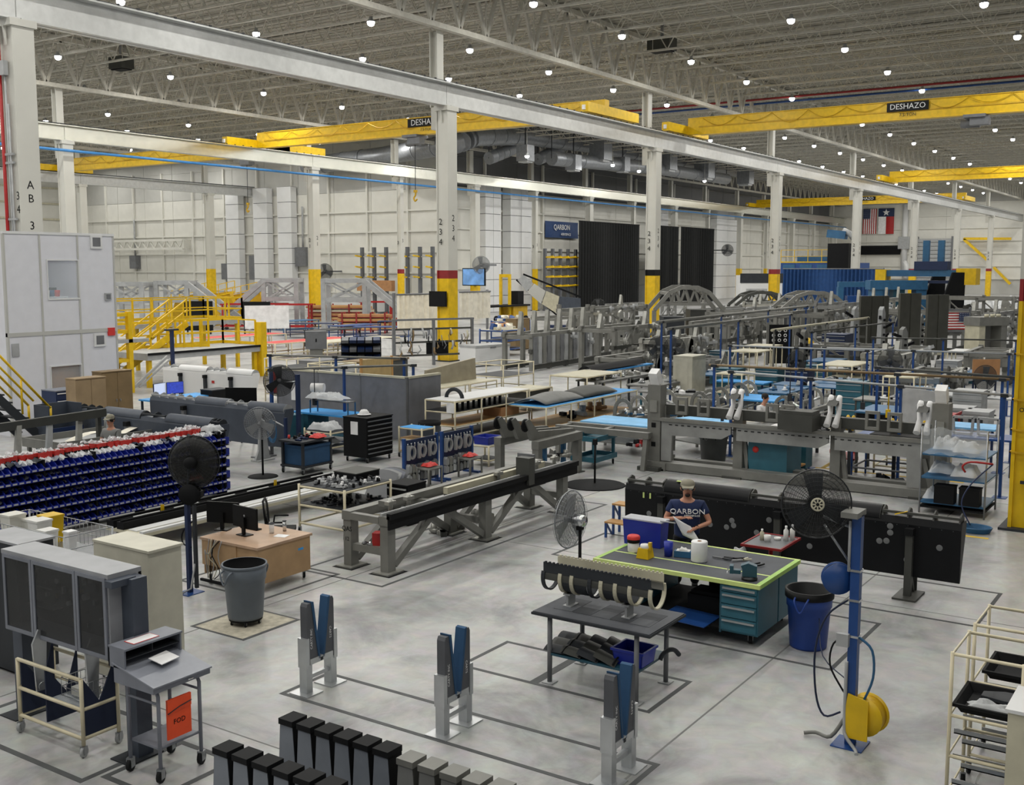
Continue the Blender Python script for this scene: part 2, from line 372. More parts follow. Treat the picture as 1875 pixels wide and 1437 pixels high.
wall_panels(wb, 'x', VW, 30, UIN, 1, 19, 6.5, 2.25, 'offwhite')
for j in range(9): MB().bx(30, UIN, VW-.3, VW-.06, 1+j*2.25-.12, 1+j*2.25+.12).o('girt', 'beige', wb)

# insulated white shafts standing against the walls
def shaft_tower(x, y, wx, wy, z1, label, gridded=False):
    t = T('wall_shaft', label, 'wall shaft', (x, y, 0), 0, 'white panelled shafts on the walls')
    MB().bx(-wx/2+.06, wx/2-.06, -wy/2+.06, wy/2-.06, 0, z1).o('core', 'dkgrey', t)
    k = int(z1/1.9); s = z1/k
    if wy > wx: me = MB().bx(-wx/2, wx/2, -wy/2, (wy/2 if not gridded else -.03), .03, s-.03).mesh('panel', 'white')
    else: me = MB().bx(-wx/2, (wx/2 if not gridded else -.03), -wy/2, wy/2, .03, s-.03).mesh('panel', 'white')
    for j in range(k):
        inst('panel', me, t, (0, 0, j*s))
        if gridded: inst('panel', me, t, (wx/2+.03, 0, j*s) if wx >= wy else (0, wy/2+.03, j*s))
    return t
for px, w, lb in ((433, 1.9, 'leftmost white panelled shaft on the cross wall'), (484, 2.0, 'second white panelled shaft on the cross wall'), (528, 1.9, 'third white panelled shaft, beside the yellow footed column')):
    p = onX(px, 500, UIN-.8); shaft_tower(p.x, p.y, 1.0, w+.5, 15.2, lb)
for px, w, lb in ((896, 3.2, 'white gridded shaft by the inner corner, left one'), (947, 4.6, 'white gridded shaft left of the blue banner'), (1205, 4.0, 'white gridded shaft between the black curtains'), (1325, 9.0, 'white gridded shaft right of the black curtains')):
    p = onY(px, 480, VC+2.6); shaft_tower(p.x, p.y, w, 1.2, 15.2, lb, True)

# lamps
def lamp_mesh():
    a = MB().lathe([(.02, .4), (.1, .4), (.12, .26), (.23, .16), (.23, .1)], n=12).mesh('housing', 'ltgrey')
    b = MB().lathe([(.001, -.15), (.11, -.13), (.19, -.07), (.22, .02), (.22, .1)], n=12).mesh('lens', 'lens')
    c = MB().cyl((0, 0, .5), (0, 0, 2.47), .014, 5).mesh('stem', 'roofpaint')
    return a, b, c
LM = lamp_mesh()
def lamp(u, v, label, group, z=19.25):
    t = T('high_bay_light', label, 'ceiling light', (u, v, z), 0, group)
    inst('housing', LM[0], t); inst('lens', LM[1], t); inst('stem', LM[2], t)
    li = bpy.data.objects.new('glow', LD); C.objects.link(li); li.parent = t; li.location = (0, 0, -.17); return t
LD = bpy.data.lights.new('glow', 'AREA'); LD.shape = 'DISK'; LD.size = .42; LD.energy = LAMP_W; LD.color = (1, .98, .93)
rows = [(-17, 12, 10, 1), (-7, 11, 10.05, 1), (3.0, 14, 10.05, 0), (12.9, 14.4, 10.08, 0), (22.9, 12.4, 10.08, 0), (33, 11.1, 10.02, 0), (43.3, 10.9, 9.72, 0), (51.1, 9.6, 9.65, 0), (59.4, 9, 9.65, 0), (67.7, 8.7, 9.3, 0), (78, 8.6, 9.3, 0), (88.8, 9.3, 9.3, 0), (98, 9, 9.3, 0), (113, 9, 9.6, 0), (124, 9, 9.6, 0), (135, 9, 9.6, 0)]
for ri, (v, u_, s_, out) in enumerate(rows):
    u = u_-(2*s_ if v < 60 else 0); kk = 0  # rows run on unseen past the frame; lamps added there brighten the foreground
    while u < (UEND-4 if v < 75 else UIN-4):
        if v > 0.10*u-8 and not (v < -3 and u > 60) and not (66 < v < 70 and u > 90): lamp(u, v, 'round white high bay light, %s along the %s lamp row counted from the right' % (nth(kk), nth(ri)), 'ceiling lamps, %s row' % nth(ri))
        u += s_; kk += 1

for k, (px, py) in enumerate(((965, 287), (1122, 303), (1170, 314), (1290, 332))):
    p = onY(px, py, 63.0); t = lamp(p.x, p.y, 'small lamp hung low under the ducts, %s from the left' % nth(k), 'lamps under the ducts', p.z)
    MB().cyl((0, 0, 2.4), (0, 0, 21.7-p.z), .014, 5).o('hanger', 'roofpaint', t)
# bridge cranes
def crane(u, y0, y1, z, label, sign=None, trolley=None, h=1.35, x_off=0, truck=3.6, hook=True):
    t = T('bridge_crane', label, 'bridge crane', (u, y0, z), 0, 'yellow bridge cranes'); L_ = y1-y0
    MB().bx(-.3, .3, .3, L_-.3, .1, h).o('girder', 'yellow', t)
    for z_ in (.1, h): MB().bx(-.38, .38, 1.2, L_-1.2, z_-.05, z_).o('flange', 'yellow', t)
    for y in (0, L_):
        e = MB().bx(-truck, truck, y-.3, y+.3, .12, .75).o('end_truck', 'yellow', t)
        for s_ in (-1, 1): MB().bx(s_*(truck+.075)-.075, s_*(truck+.075)+.075, y-.1, y+.1, .25, .55).o('bumper', 'white', e)
    k = int(L_/3)
    fe = MB()
    for i in range(k):                                   # festoon cable loops along the girder
        a = 1.6+i*(L_-3.2)/k; b = 1.6+(i+1)*(L_-3.2)/k
        fe.tube([(-.42, a+(b-a)*q/6, h*.92-.75*math.sin(PI*q/6)*(.6+.4*((i*7)%3)/2)) for q in range(7)], .022, 4)
    fe.o('festoon_cable', 'dkyellow', t)
    MB().bx(-.36, -.3, 1.2, L_-1.2, h*.45, h*.52).o('conductor_bar', 'dkyellow', t)
    if sign:
        y = sign[0]-y0; s = sign[1]
        b = MB().bx(-.45, -.42, y-s*1.75, y+s*1.75, .62, 1.24).o('sign', 'black', t)
        text('DESHAZO', .66*min(s, .95), 'white', b, (-.456, y, .93), FX, .004)
        text('7.5-TON', .3, 'dkgrey', t, (-.385, y, .38), FX, .004)
    if trolley is not None:
        y = trolley-y0
        h_ = MB().bx(-.75, .75, y-.7, y+.7, -.15, .05).bx(-.6, .1, y-.9, y+.3, -.65, -.15).cyl((.3, y-.2, -.45), (.3, y+1.0, -.45), .28, 10).o('hoist', 'grey', t)
        if hook: MB().cyl((0, y, -.6), (0, y, -4.2), .03, 5).o('rope', 'dkgrey', h_)
        if hook: MB().tube([(0, y, -4.2), (0, y, -4.5), (0, y+.16, -4.7), (0, y+.05, -4.95), (0, y-.16, -4.8)], .07, 6).bx(-.1, .1, y-.12, y+.12, -4.3, -4.1).o('hook', 'dkyellow', h_)
    return t
crane(67.5, VA, VC, 15.3, 'yellow crane bridge left of centre with black name sign', (53.0, 1.0), 54.4)
crane(79.6, VB, VA, 15.3, 'long yellow crane bridge at upper right with black name sign', (20.4, .8), 16.0, hook=False)
crane(136.5, VB+8, VA, 15.3, 'shorter yellow crane bridge below the upper right one')
crane(182, VA, VC, 15.4, 'far yellow crane bridge above the blue curtain', (53, 1.0))
crane(72, VC, VD, 15.3, 'yellow crane bridge at far left behind the white columns', None, 78)

# ------------------------------------------------------------ builders used by many things
def caster(par, x, y, r=.06, name='caster', m='rubber', rz=.4):
    a = MB().bx(-r*.5, r*.5, -r*.45, r*.45, r*1.75, r*2.1).bx(-r*.55, r*.55, -r*.42, -r*.34, r*.6, r*1.8).bx(-r*.55, r*.55, r*.34, r*.42, r*.6, r*1.8)
    o = a.o(name, 'wire', par, (x, y, 0), rz)
    MB().cyl((0, -r*.28, r), (0, r*.28, r), r, 12).o('wheel', m, o); return o
def post(par, x, y, z0, z1, w, m, name='leg', w2=None): return MB().cb(x, y, z0, w, w2 or w, z1-z0).o(name, m, par)
def rod(par, p, q, r, m, name='rod', n=8): return MB().cyl(p, q, r, n).o(name, m, par)
def pipe_rack(label, loc, lx, ly, h, levels, rz=0, cat='cart', name='pipe_cart', pm_='pipe', sm='dkgrey', r=.026, casters=True, group=None, mids=0, fill=None, z0=None, rails=True, legm=None):
    """tube frame rack: corner posts, a rail ring and shelf for each level, casters"""
    t = T(name, label, cat, loc, rz, group); zb = (.13 if casters else 0) if z0 is None else z0; X, Y = lx/2, ly/2
    for sx in (-1, 1):
        for sy in (-1, 1):
            rod(t, (sx*X, sy*Y, zb), (sx*X, sy*Y, h), r, legm or pm_, 'post')
            if casters: caster(t, sx*X, sy*Y)
    for k in range(mids):
        x = -X+(k+1)*lx/(mids+1)
        for sy in (-1, 1):
            rod(t, (x, sy*Y, zb), (x, sy*Y, h), r, pm_, 'post')
            if casters: caster(t, x, sy*Y)
    for z, kind in levels:
        if rails: MB().tube([(-X, -Y, z), (X, -Y, z), (X, Y, z), (-X, Y, z)], r, 6, True).o('rail', pm_, t)
        if kind: MB().bx(-X, X, -Y, Y, z+r*.6, z+r*.6+.018).o('shelf', kind if isinstance(kind, str) else sm, t)
    return t
def cabinet(label, loc, lx, ly, h, m='tan', doors=2, face='-y', rz=0, name='storage_cabinet', handle='chrome', top=None, group=None, cat='cabinet'):
    t = T(name, label, cat, loc, rz, group); X, Y = lx/2, ly/2
    MB().bx(-X, X, -Y+.02, Y, .04, h-.03).o('body', m, t); MB().bx(-X-.01, X+.01, -Y-.01, Y+.01, h-.03, h).o('top', top or m, t); MB().bx(-X+.03, X-.03, -Y+.05, Y-.03, 0, .04).o('plinth', 'softblack', t)
    w = lx/max(1, doors)
    for i in range(doors):
        d = MB().bx(-X+i*w+.006, -X+(i+1)*w-.006, -Y, -Y+.02, .06, h-.05).o('door', m, t)
        hx = -X+(i+1)*w-.07 if i == 0 else -X+i*w+.07
        MB().cyl((hx, -Y-.03, h*.55), (hx, -Y, h*.55), .022, 8).bx(hx-.01, hx+.01, -Y-.035, -Y-.02, h*.55-.07, h*.55).o('handle', handle, d)
    return t
def drawers(par, x0, x1, y0, z0, z1, n, m='teal', hm='alu', depth=.02, sizes=None):
    """drawer fronts on a -Y face, each with a full width bar handle"""
    s = sizes or [1]*n; tot = sum(s); z = z1
    for k in range(n):
        hh = (z1-z0)*s[k]/tot
        d = MB().bx(x0+.012, x1-.012, y0-depth, y0, z-hh+.008, z-.008).o('drawer', m, par)
        MB().bx(x0+.03, x1-.03, y0-depth-.025, y0-depth, z-.05, z-.022).o('handle', hm, d); z -= hh
def drawer_cabinet(label, loc, lx, ly, h, n, m='teal', rz=0, top=None, group=None, casters=False, sizes=None, name='drawer_cabinet', hm='alu', cat='cabinet'):
    t = T(name, label, cat, loc, rz, group); X, Y = lx/2, ly/2; zb = .14 if casters else .05
    MB().bx(-X, X, -Y+.02, Y, zb, h-.03).o('body', m, t); MB().bx(-X-.01, X+.01, -Y-.01, Y+.01, h-.03, h).o('top', top or m, t)
    drawers(t, -X, X, -Y+.02, zb+.03, h-.06, n, m, hm, sizes=sizes)
    if casters:
        for sx in (-1, 1):
            for sy in (-1, 1): caster(t, sx*(X-.07), sy*(Y-.07))
    else: MB().bx(-X+.03, X-.03, -Y+.06, Y-.03, 0, .05).o('plinth', 'softblack', t)
    return t
def bench(label, loc, lx, ly, h, topm='skyblue', legm='tealdark', rz=0, drawer=0, dm='teal', shelf=None, group=None, name='work_table', cat='table', lw=.06, thick=.05, dr_side=1, casters=False):
    t = T(name, label, cat, loc, rz, group); X, Y = lx/2, ly/2
    MB().bx(-X, X, -Y, Y, h-thick, h).o('table_top', topm, t)
    for sx in (-1, 1):
        for sy in (-1, 1): post(t, sx*(X-.08), sy*(Y-.08), .12 if casters else 0, h-thick, lw, legm); casters and caster(t, sx*(X-.08), sy*(Y-.08))
    if shelf: MB().bx(-X+.06, X-.06, -Y+.06, Y-.06, shelf, shelf+.03).o('shelf', legm, t)
    if drawer:
        w = min(.5, lx*.3); x0 = X-.1-w if dr_side > 0 else -X+.1
        p = MB().bx(x0, x0+w, -Y+.06, Y-.06, h-thick-.5, h-thick).o('pedestal', dm, t); drawers(t, x0, x0+w, -Y+.06, h-thick-.48, h-thick-.02, drawer, dm)
    return t
_fan = {}
def fan_meshes():
    if _fan: return _fan
    g = MB()
    for s, dome in ((1, .16), (-1, .12)):
        def rz_(q): return s*(.1 + dome*math.sqrt(max(0, 1-q*q)))
        for q in (.18, .3, .42, .54, .66, .78, .9): g.tube([(q*math.cos(a*PI/14), rz_(q), q*math.sin(a*PI/14)) for a in range(28)], .006, 3, True)
        for k in range(36):
            a = k*PI/18; g.tube([(q*math.cos(a), rz_(q) if q < 1 else s*.02, q*math.sin(a)) for q in (.15, .45, .75, .92, 1)], .0055, 3)
    g.tube([(math.cos(a*PI/18), 0, math.sin(a*PI/18)) for a in range(36)], .022, 5, True)
    _fan['g'] = g
    b = MB()
    b.grid(lambda u, v: ((.1+.78*u), .09*(v-.5)*(1.3-u), (v-.5)*(.3+.28*u)), 4, 3)
    _fan['b'] = b
    return _fan
def fan_head(par, c, r, yaw, pitch=0, gm='wire', bm='ltgrey', hub='grey', motor='grey', nb=3, spokes=False, screen=None):
    """fan head: axis along local -Y, turned by yaw / pitch, guard + blades + hub + motor"""
    f = fan_meshes(); key = gm+bm
    if key not in _fan: _fan[key] = (f['g'].mesh('guard', gm), f['b'].mesh('blade', bm))
    gme, bme = _fan[key]
    M_ = Matrix.Translation(c) @ Matrix.Rotation(yaw, 4, 'Z') @ Matrix.Rotation(pitch, 4, 'X') @ Matrix.Scale(r, 4)
    def put(n, me): o = bpy.data.objects.new(n, me); C.objects.link(o); o.parent = par; o.matrix_local = M_; return o
    put('guard', gme)
    for k in range(nb):
        o = put('blade', bme); o.matrix_local = M_ @ Matrix.Rotation(2*PI*k/nb+.4, 4, 'Y')
    h = put('hub', MB().lathe([(.001, -.2), (.12, -.19), (.13, .1)], n=14, axis='y').mesh('hub', hub))
    m = put('motor', MB().lathe([(.001, .62), (.18, .6), (.22, .5), (.22, .2), (.001, .18)], n=14, axis='y').mesh('motor', motor))
    if screen: put('screen', MB().lathe([(.02, -.2), (.5, -.19), (.85, -.12), (.98, 0), (.85, .14), (.5, .2), (.2, .22)], n=28, axis='y').mesh('screen', screen))
    if spokes:
        s_ = MB().lathe([(.15, -.29), (.2, -.3), (.2, -.27), (.15, -.27)], n=18, axis='y')
        for k in range(8): s_.bar((.05*math.cos(k*PI/4), -.28, .05*math.sin(k*PI/4)), (.17*math.cos(k*PI/4), -.28, .17*math.sin(k*PI/4)), .04, .02, (0, 1, 0))
        put('badge', s_.mesh('badge', 'beige'))
def pedestal_fan(label, loc, h, r, yaw, gm='wire', bm='ltgrey', pole='softblack', base=.3, pitch=0, motor='ltgrey', hub='grey', screen=None):
    t = T('pedestal_fan', label, 'fan', loc)
    MB().lathe([(.001, .05), (base*.3, .045), (base*.95, .02), (base, 0), (.001, 0)], n=24).o('base', 'softblack', t)
    rod(t, (0, 0, .03), (0, 0, h-.02), .025, pole, 'pole')
    MB().bx(-.05, .05, -.04, .04, h-.12, h+.02).o('bracket', pole, t)
    off = Matrix.Rotation(yaw, 4, 'Z') @ Vector((0, -.4*r, 0))
    fan_head(t, (off.x, off.y, h+.02), r, yaw, pitch, gm, bm, hub, motor, screen=screen); return t
def trash_can(label, loc, r, h, m, liner=None, dolly=False, rimm=None, over=True):
    t = T('trash_can', label, 'trash can', loc); z = .1 if dolly else 0
    MB().lathe([(.001, z), (r*.82, z), (r*.84, z+.03), (r*.97, z+h*.72), (r*1.02, z+h*.73), (r*1.04, z+h), (r*1.0, z+h), (r*.95, z+h*.74), (r*.8, z+.05), (.001, z+.05)], n=28).o('body', m, t)
    MB().lathe([(r*1.03, z+h-.03), (r*1.08, z+h-.03), (r*1.08, z+h+.01), (r*1.03, z+h+.01), (r*1.03, z+h-.03)], n=28).o('rim', rimm or m, t)
    for s in (-1, 1): MB().tube([(s*r*1.02, -.09, z+h-.05), (s*(r+.08), -.08, z+h-.1), (s*(r+.09), 0, z+h-.24), (s*(r+.08), .08, z+h-.1), (s*r*1.02, .09, z+h-.05)], .014, 6).o('handle', m, t)
    if liner: MB().lathe(([(r*1.1, z+h-.09), (r*1.11, z+h+.015)] if over else [])+[(r*.99, z+h+.012), (r*.93, z+h*.72), (.001, z+h*.66)], n=28).o('liner', liner, t)
    if dolly:
        MB().lathe([(.001, .07), (r*.8, .07), (r*.8, .11), (.001, .11)], n=24).o('dolly', 'softblack', t)
        for k in range(5): a = 2*PI*k/5+.2; caster(t, r*.68*math.cos(a), r*.68*math.sin(a), .035)
    return t
def tape_rect(label, x0, x1, y0, y1, w=.06, m='tapegrey', z=.003):
    mat('tapegrey', '#4b4d4e', .7, 0, .2); mat('tapeyellow', '#d9b53a', .7, 0, .2)
    t = T('floor_tape', label, 'floor tape', (x0, y0, 0))
    X, Y = x1-x0, y1-y0
    MB().bx(0, X, 0, w, 0, z).o('strip', m, t); MB().bx(0, X, Y-w, Y, 0, z).o('strip', m, t); MB().bx(0, w, w, Y-w, 0, z).o('strip', m, t); MB().bx(X-w, X, w, Y-w, 0, z).o('strip', m, t)
    return t
def tape_strip(label, a, b, w=.08, m='tapeyellow'):
    mat('tapeyellow', '#d9b53a', .7, 0, .2)
    p, q = Vector(a), Vector(b); o = MB().bar((p.x, p.y, .002), (q.x, q.y, .002), w, .003).o('floor_tape', m); return tag(o, label, 'floor tape')
def open_box(name, label, loc, lx, ly, h, m, cat='bin', rz=0, group=None, t_=.012, lip=True):
    X, Y = lx/2, ly/2; k = .88
    b = MB().hexa([(-X*k, -Y*k, 0), (X*k, -Y*k, 0), (X*k, Y*k, 0), (-X*k, Y*k, 0), (-X*k, -Y*k, t_), (X*k, -Y*k, t_), (X*k, Y*k, t_), (-X*k, Y*k, t_)])
    for (ax, ay, bx_, by) in ((-1, -1, 1, -1), (1, -1, 1, 1), (1, 1, -1, 1), (-1, 1, -1, -1)):
        a0 = Vector((ax*X*k, ay*Y*k, 0)); b0 = Vector((bx_*X*k, by*Y*k, 0)); a1 = Vector((ax*X, ay*Y, h)); b1 = Vector((bx_*X, by*Y, h))
        n = Vector((-(ax+bx_)*.5*t_, -(ay+by)*.5*t_, 0))
        b.hexa([a0, b0, b0+n, a0+n, a1, b1, b1+n, a1+n])
    if lip: b.bx(-X-.015, X+.015, -Y-.015, -Y, h-.03, h).bx(-X-.015, X+.015, Y, Y+.015, h-.03, h).bx(-X-.015, -X, -Y, Y, h-.03, h).bx(X, X+.015, -Y, Y, h-.03, h)
    o = b.o(name, m, None, loc, math.radians(rz)); return tag(o, label, cat, group)
def clutter(label, loc, lx, ly, h, n, cols, seed=1, name='parts_pile', cat='parts', tube=False, rz=0):
    """a spread of separate small parts lying on a surface: each one a child mesh"""
    R = random.Random(seed); t = T(name, label, cat, loc, rz)
    for i in range(n):
        x = R.uniform(-lx/2, lx/2); y = R.uniform(-ly/2, ly/2); a = R.uniform(0, PI); m = MB(); L_ = R.uniform(.3, 1)*h*2.2
        k = R.randrange(3)
        if k == 0: m.bar((-L_/2, 0, h*.2), (L_/2, 0, h*.2), h*.5, h*.4).bar((L_*.3, 0, h*.2), (L_*.3, L_*.3, h*.2), h*.3)
        elif k == 1: m.tube([(-L_/2, 0, h*.25), (0, L_*.15, h*.3), (L_/2, 0, h*.25)], h*.22, 6).cyl((0, 0, 0), (0, 0, h*.9), h*.3, 8)
        else: m.prism([(-L_*.4, 0), (L_*.4, 0), (L_*.25, h*.9), (-L_*.3, h*.6)], -h*.4, h*.4)
        m.o('part', cols[R.randrange(len(cols))], t, (x, y, 0), a)
    return t
def crumple(name, label, loc, lx, ly, h, m, seed=1, cat='plastic sheet', par=None, rz=0):
    R = random.Random(seed); ph = [(R.uniform(2, 7), R.uniform(2, 7), R.uniform(0, 6)) for _ in range(5)]
    def fn(u, v):
        e = min(u, 1-u, v, 1-v)*6; e = min(1, e)
        z = sum(math.sin(a*u*3+b*v*3+p) for a, b, p in ph)/5
        return ((u-.5)*lx*(1+.1*math.sin(9*v)), (v-.5)*ly*(1+.1*math.sin(8*u)), h*(.15+.85*e*(.55+.45*z)))
    o = MB().grid(fn, 14, 12).o(name, m, par, loc, math.radians(rz))
    return tag(o, label, cat) if par is None else o
def skin_mesh(name, verts, edges, m, par, sub=2, root=0):
    me = bpy.data.meshes.new(name); me.from_pydata([v[:3] for v in verts], edges, []); me.update()
    o = bpy.data.objects.new(name, me); C.objects.link(o); o.parent = par
    md = o.modifiers.new('skin', 'SKIN'); md.use_smooth_shade = True
    if not me.skin_vertices: bpy.context.view_layer.objects.active = o
    for i, v in enumerate(verts):
        sv = me.skin_vertices[0].data[i]; r = v[3]; sv.radius = r if isinstance(r, (tuple, list)) else (r, r); sv.use_root = (i == root)
    s = o.modifiers.new('sub', 'SUBSURF'); s.levels = sub; s.render_levels = sub
    me.materials.append(pm(m)); return o

# ------------------------------------------------------------ foreground
# padded V stands on aluminium legs
def v_stand():
    t = T('v_stand', 'x', 'support stand', (0, 0, 0), 0, 'padded V stands in the taped strip')
    for s in (-1, 1):
        MB().bx(s*.215-.14, s*.215+.14, -.15, .15, 0, .014).o('foot_plate', 'alu', t)
        MB().bx(s*.215-.05, s*.215+.05, -.06, .06, .014, .36).o('leg', 'alu', t)
        MB().bx(s*.245-.03, s*.245+.03, -.07, .07, .33, .70).o('sleeve', 'alu', t)
        pts = [(s*.02, .40), (s*.21, .40), (s*.235, .42), (s*.235, 1.09), (s*.215, 1.13), (s*.16, 1.13), (s*.15, 1.10)]
        b = MB().prism(pts if s > 0 else pts[::-1], -.055, .055).o('pad_board', mat('padgrey', '#55575c', .6), t)
        MB().hexa([(s*.02, -.065, .40), (s*.05, -.065, .40), (s*.05, .065, .40), (s*.02, .065, .40), (s*.125, -.065, 1.14), (s*.165, -.065, 1.15), (s*.165, .065, 1.15), (s*.125, .065, 1.14)]).o('foam_strip', 'foam', b)
        text('CARTY INC' if s < 0 else 'CARTS', .05, 'paper', b, (s*.165, -.057, .68), (PI/2, PI/2*s, 0), .0005)
    MB().bx(-.2, .2, -.065, .065, .36, .43).o('cross_member', 'alu', t); MB().bx(-.17, .17, -.03, .03, .17, .22).o('stretcher', 'alu', t)
    MB().bx(-.02, .02, -.07, -.065, .37, .41).o('marking', 'dkgrey', t)
    return t
vs = v_stand(); vs.location = (9.575, 9.34, 0); vs['label'] = 'padded V stand at the left end of the tape strip, nearest the grey trash can'
dup(vs, (9.55, 7.21), label='middle padded V stand, between the comb racks and the steel table'); dup(vs, (9.565, 5.1), label='padded V stand in front of the steel table, cut by the bottom edge')
tape_rect('long grey tape strip around the three V stands', 9.15, 10.02, 4.85, 9.6)
# comb racks: boards with foam lined notches
mat('combgrey', '#7c828b', .5)
def comb(label, x, y0, y1, z, n, board='combgrey', foam='softblack', cap='softblack', first_half=True, lx=.17):
    t = T('comb_rack', label, 'comb rack', (x, (y0+y1)/2, 0), 0, 'notched comb racks at the bottom edge'); L_ = y1-y0; p = L_/n; Y0 = -L_/2
    MB().bx(-lx/2, lx/2, Y0, -Y0, .12, z-.5).o('board', board, t)
    for s in (-1, 1): MB().bx(-.25, .25, s*(L_/2-.15)-.05, s*(L_/2-.15)+.05, 0, .12).o('foot', 'dkgrey', t)
    for k in range(n):
        c = Y0+(k+.5)*p; a, b = p*.48, p*.33
        tt = MB().prism([(c-a, z-.5), (c+a, z-.5), (c+b, z-.03), (c-b, z-.03)], -lx/2, lx/2, 'x').o('tooth', board, t)
        MB().bx(-lx/2-.012, lx/2+.012, c-b-.012, c+b+.012, z-.035, z+.02).o('cap', cap, tt)
        for s in (-1, 1): MB().hexa([(-lx/2+.004, c+s*a-.004, z-.5), (lx/2+.01, c+s*a-.004, z-.5), (lx/2+.01, c+s*a+.004, z-.5), (-lx/2+.004, c+s*a+.004, z-.5), (-lx/2+.004, c+s*b-.006, z-.02), (lx/2+.01, c+s*b-.006, z-.02), (lx/2+.01, c+s*b+.006, z-.02), (-lx/2+.004, c+s*b+.006, z-.02)]).o('foam_edge', foam, tt)
    return t
comb('black capped grey comb rack, the longer one behind', 6.9, 5.82, 7.18, 1.08, 6)
comb('black capped grey comb rack, the nearer one at lower left', 6.14, 5.75, 7.2, 1.08, 6)
comb('worn grey comb rack with bare caps beside the black capped one', 6.9, 4.4, 5.78, 1.06, 6, 'gravel', 'fixdark', 'fixgrey')
comb('second worn comb rack just cut by the bottom edge', 6.15, 4.2, 5.66, 1.0, 6, 'gravel', 'fixdark', 'fixgrey')

# steel table with nose section
tb = T('steel_table', 'grey steel table with rubber top holding the curved nose section', 'table', (11.735, 6.43, 0))
MB().bx(-.5, .5, -.83, .83, .87, .90).o('frame_top', 'dkgrey', tb); MB().bx(-.485, .485, -.815, .815, .90, .912).o('rubber_mat', 'ctop', tb)
R_ = random.Random(3)
tl = MB().bx(-.13, .13, -.13, .13, 0, .003).mesh('mat_tile', mat('tile1', '#3a3d42', .8)); tl2 = MB().bx(-.13, .13, -.13, .13, 0, .003).mesh('mat_tile', mat('tile2', '#585b60', .8))
for i in range(2):
    for j in range(5): inst('mat_tile', tl if (i+j) % 2 else tl2, tb, (-.12+.26*i, -.56+.27*j, .912))
for sx in (-1, 1):
    for sy in (-1, 1):
        l = rod(tb, (sx*.405, sy*.61, 0), (sx*.405, sy*.61, .87), .032, 'grey', 'leg'); MB().cb(sx*.405, sy*.61, 0, .15, .15, .012).o('foot', 'ltgrey', l)
MB().bx(-.42, .42, -.62, .62, .36, .39).o('lower_shelf', 'tealdark', tb)
ns = T('nose_section', 'curved grey leading edge section with round cutouts on the steel table', 'aircraft part', (11.72, 6.55, .915))
for y in (-.42, .42):
    MB().bx(-.09, .09, y-.015, y+.015, 0, .17).bx(-.11, .11, y-.05, y+.05, .15, .17).bx(-.1, .1, y-.06, y+.06, 0, .012).o('cradle', 'ltgrey', ns)
def nose_shell(y0, y1, a0, a1, m, nm, r=.19, zc=.36, cols=10):
    b = MB(); b.grid(lambda u, v: (r*math.sin(a0+(a1-a0)*v), y0+(y1-y0)*u, zc-r*1.0*math.cos(a0+(a1-a0)*v)), 6, cols)
    b.grid(lambda u, v: ((r-.012)*math.sin(a0+(a1-a0)*v), y1+(y0-y1)*u, zc-(r-.012)*math.cos(a0+(a1-a0)*v)), 6, cols); return b.o(nm, m, ns)
for y0, y1 in ((.47, .30), (.30, .10), (-.12, -.50)): nose_shell(y0, y1, -2.0, 1.9, 'dkgrey', 'skin_panel')
nose_shell(.72, -.80, -2.2, -1.45, 'fixdark', 'upper_skin'); nose_shell(.72, -.80, 1.5, 2.1, 'fixgrey', 'rear_skin')
for y in (.72, .47, .30, .04, -.12, -.32, -.52, -.80):
    r = .195; pts = [(r*math.sin(a), y, .36-r*math.cos(a)) for a in [-2.0+i*.2 for i in range(21)]]
    q = MB()
    for i in range(20): q.bar(pts[i], pts[i+1], .05, .02, Vector(pts[i])-Vector((0, y, .36)))
    q.o('rib', 'dkgrey' if y in (.72, .04) else 'beige', ns)
for s, m in ((-1, 'dkgrey'), (1, 'beige')):
    fl_ = MB().bx(s*.175-.008, s*.175+.008, -.80, .72, .43, .56)
    fl_.o('flange', m, ns)
    for k in range(26): MB().bx(s*.18-.012, s*.18+.012, -.78+k*.058, -.755+k*.058, .555, .575).o('tab', m, ns)
lf = T('leaf_panels', 'stack of dark curved panels on the shelf of the steel table', 'panels', (11.7, 6.62, .39))
for i in range(3):
    for j in range(4):
        y = .36-.24*j+.05*i; x = -.26+.25*i
        MB().grid(lambda u, v: (x+(u-.5)*.26, y+(v-.5)*.30, .02+.05*math.sin(PI*u)+.03*j*(v-.3)), 5, 3).o('panel', 'fixdark' if (i+j) % 2 else 'dkgrey', lf)
        MB().tube([(x-.13+.26*q/5, y-.13, .03+.05*math.sin(PI*q/5)) for q in range(6)], .014, 5).o('edge_strip', 'softblack', lf)
open_box('parts_bin', 'blue plastic bin on the shelf of the steel table', (11.62, 6.0, .39), .38, .42, .2, 'binblue')
MB().tube([(0, -.16, .02), (0, -.08, .1), (0, .02, .12), (0, .12, .08), (0, .16, .02)], .03, 6).o('curved_bracket', 'dkgrey', None, (11.95, 5.68, .39), 1.2)
tag(bpy.data.objects['curved_bracket'], 'dark curved bracket beside the blue bin on the table shelf', 'bracket')
tape_rect('grey tape rectangle under the steel table', 11.15, 12.35, 5.55, 7.2)
tape_rect('empty grey tape rectangle left of the steel table', 11.15, 12.3, 7.2, 8.35)

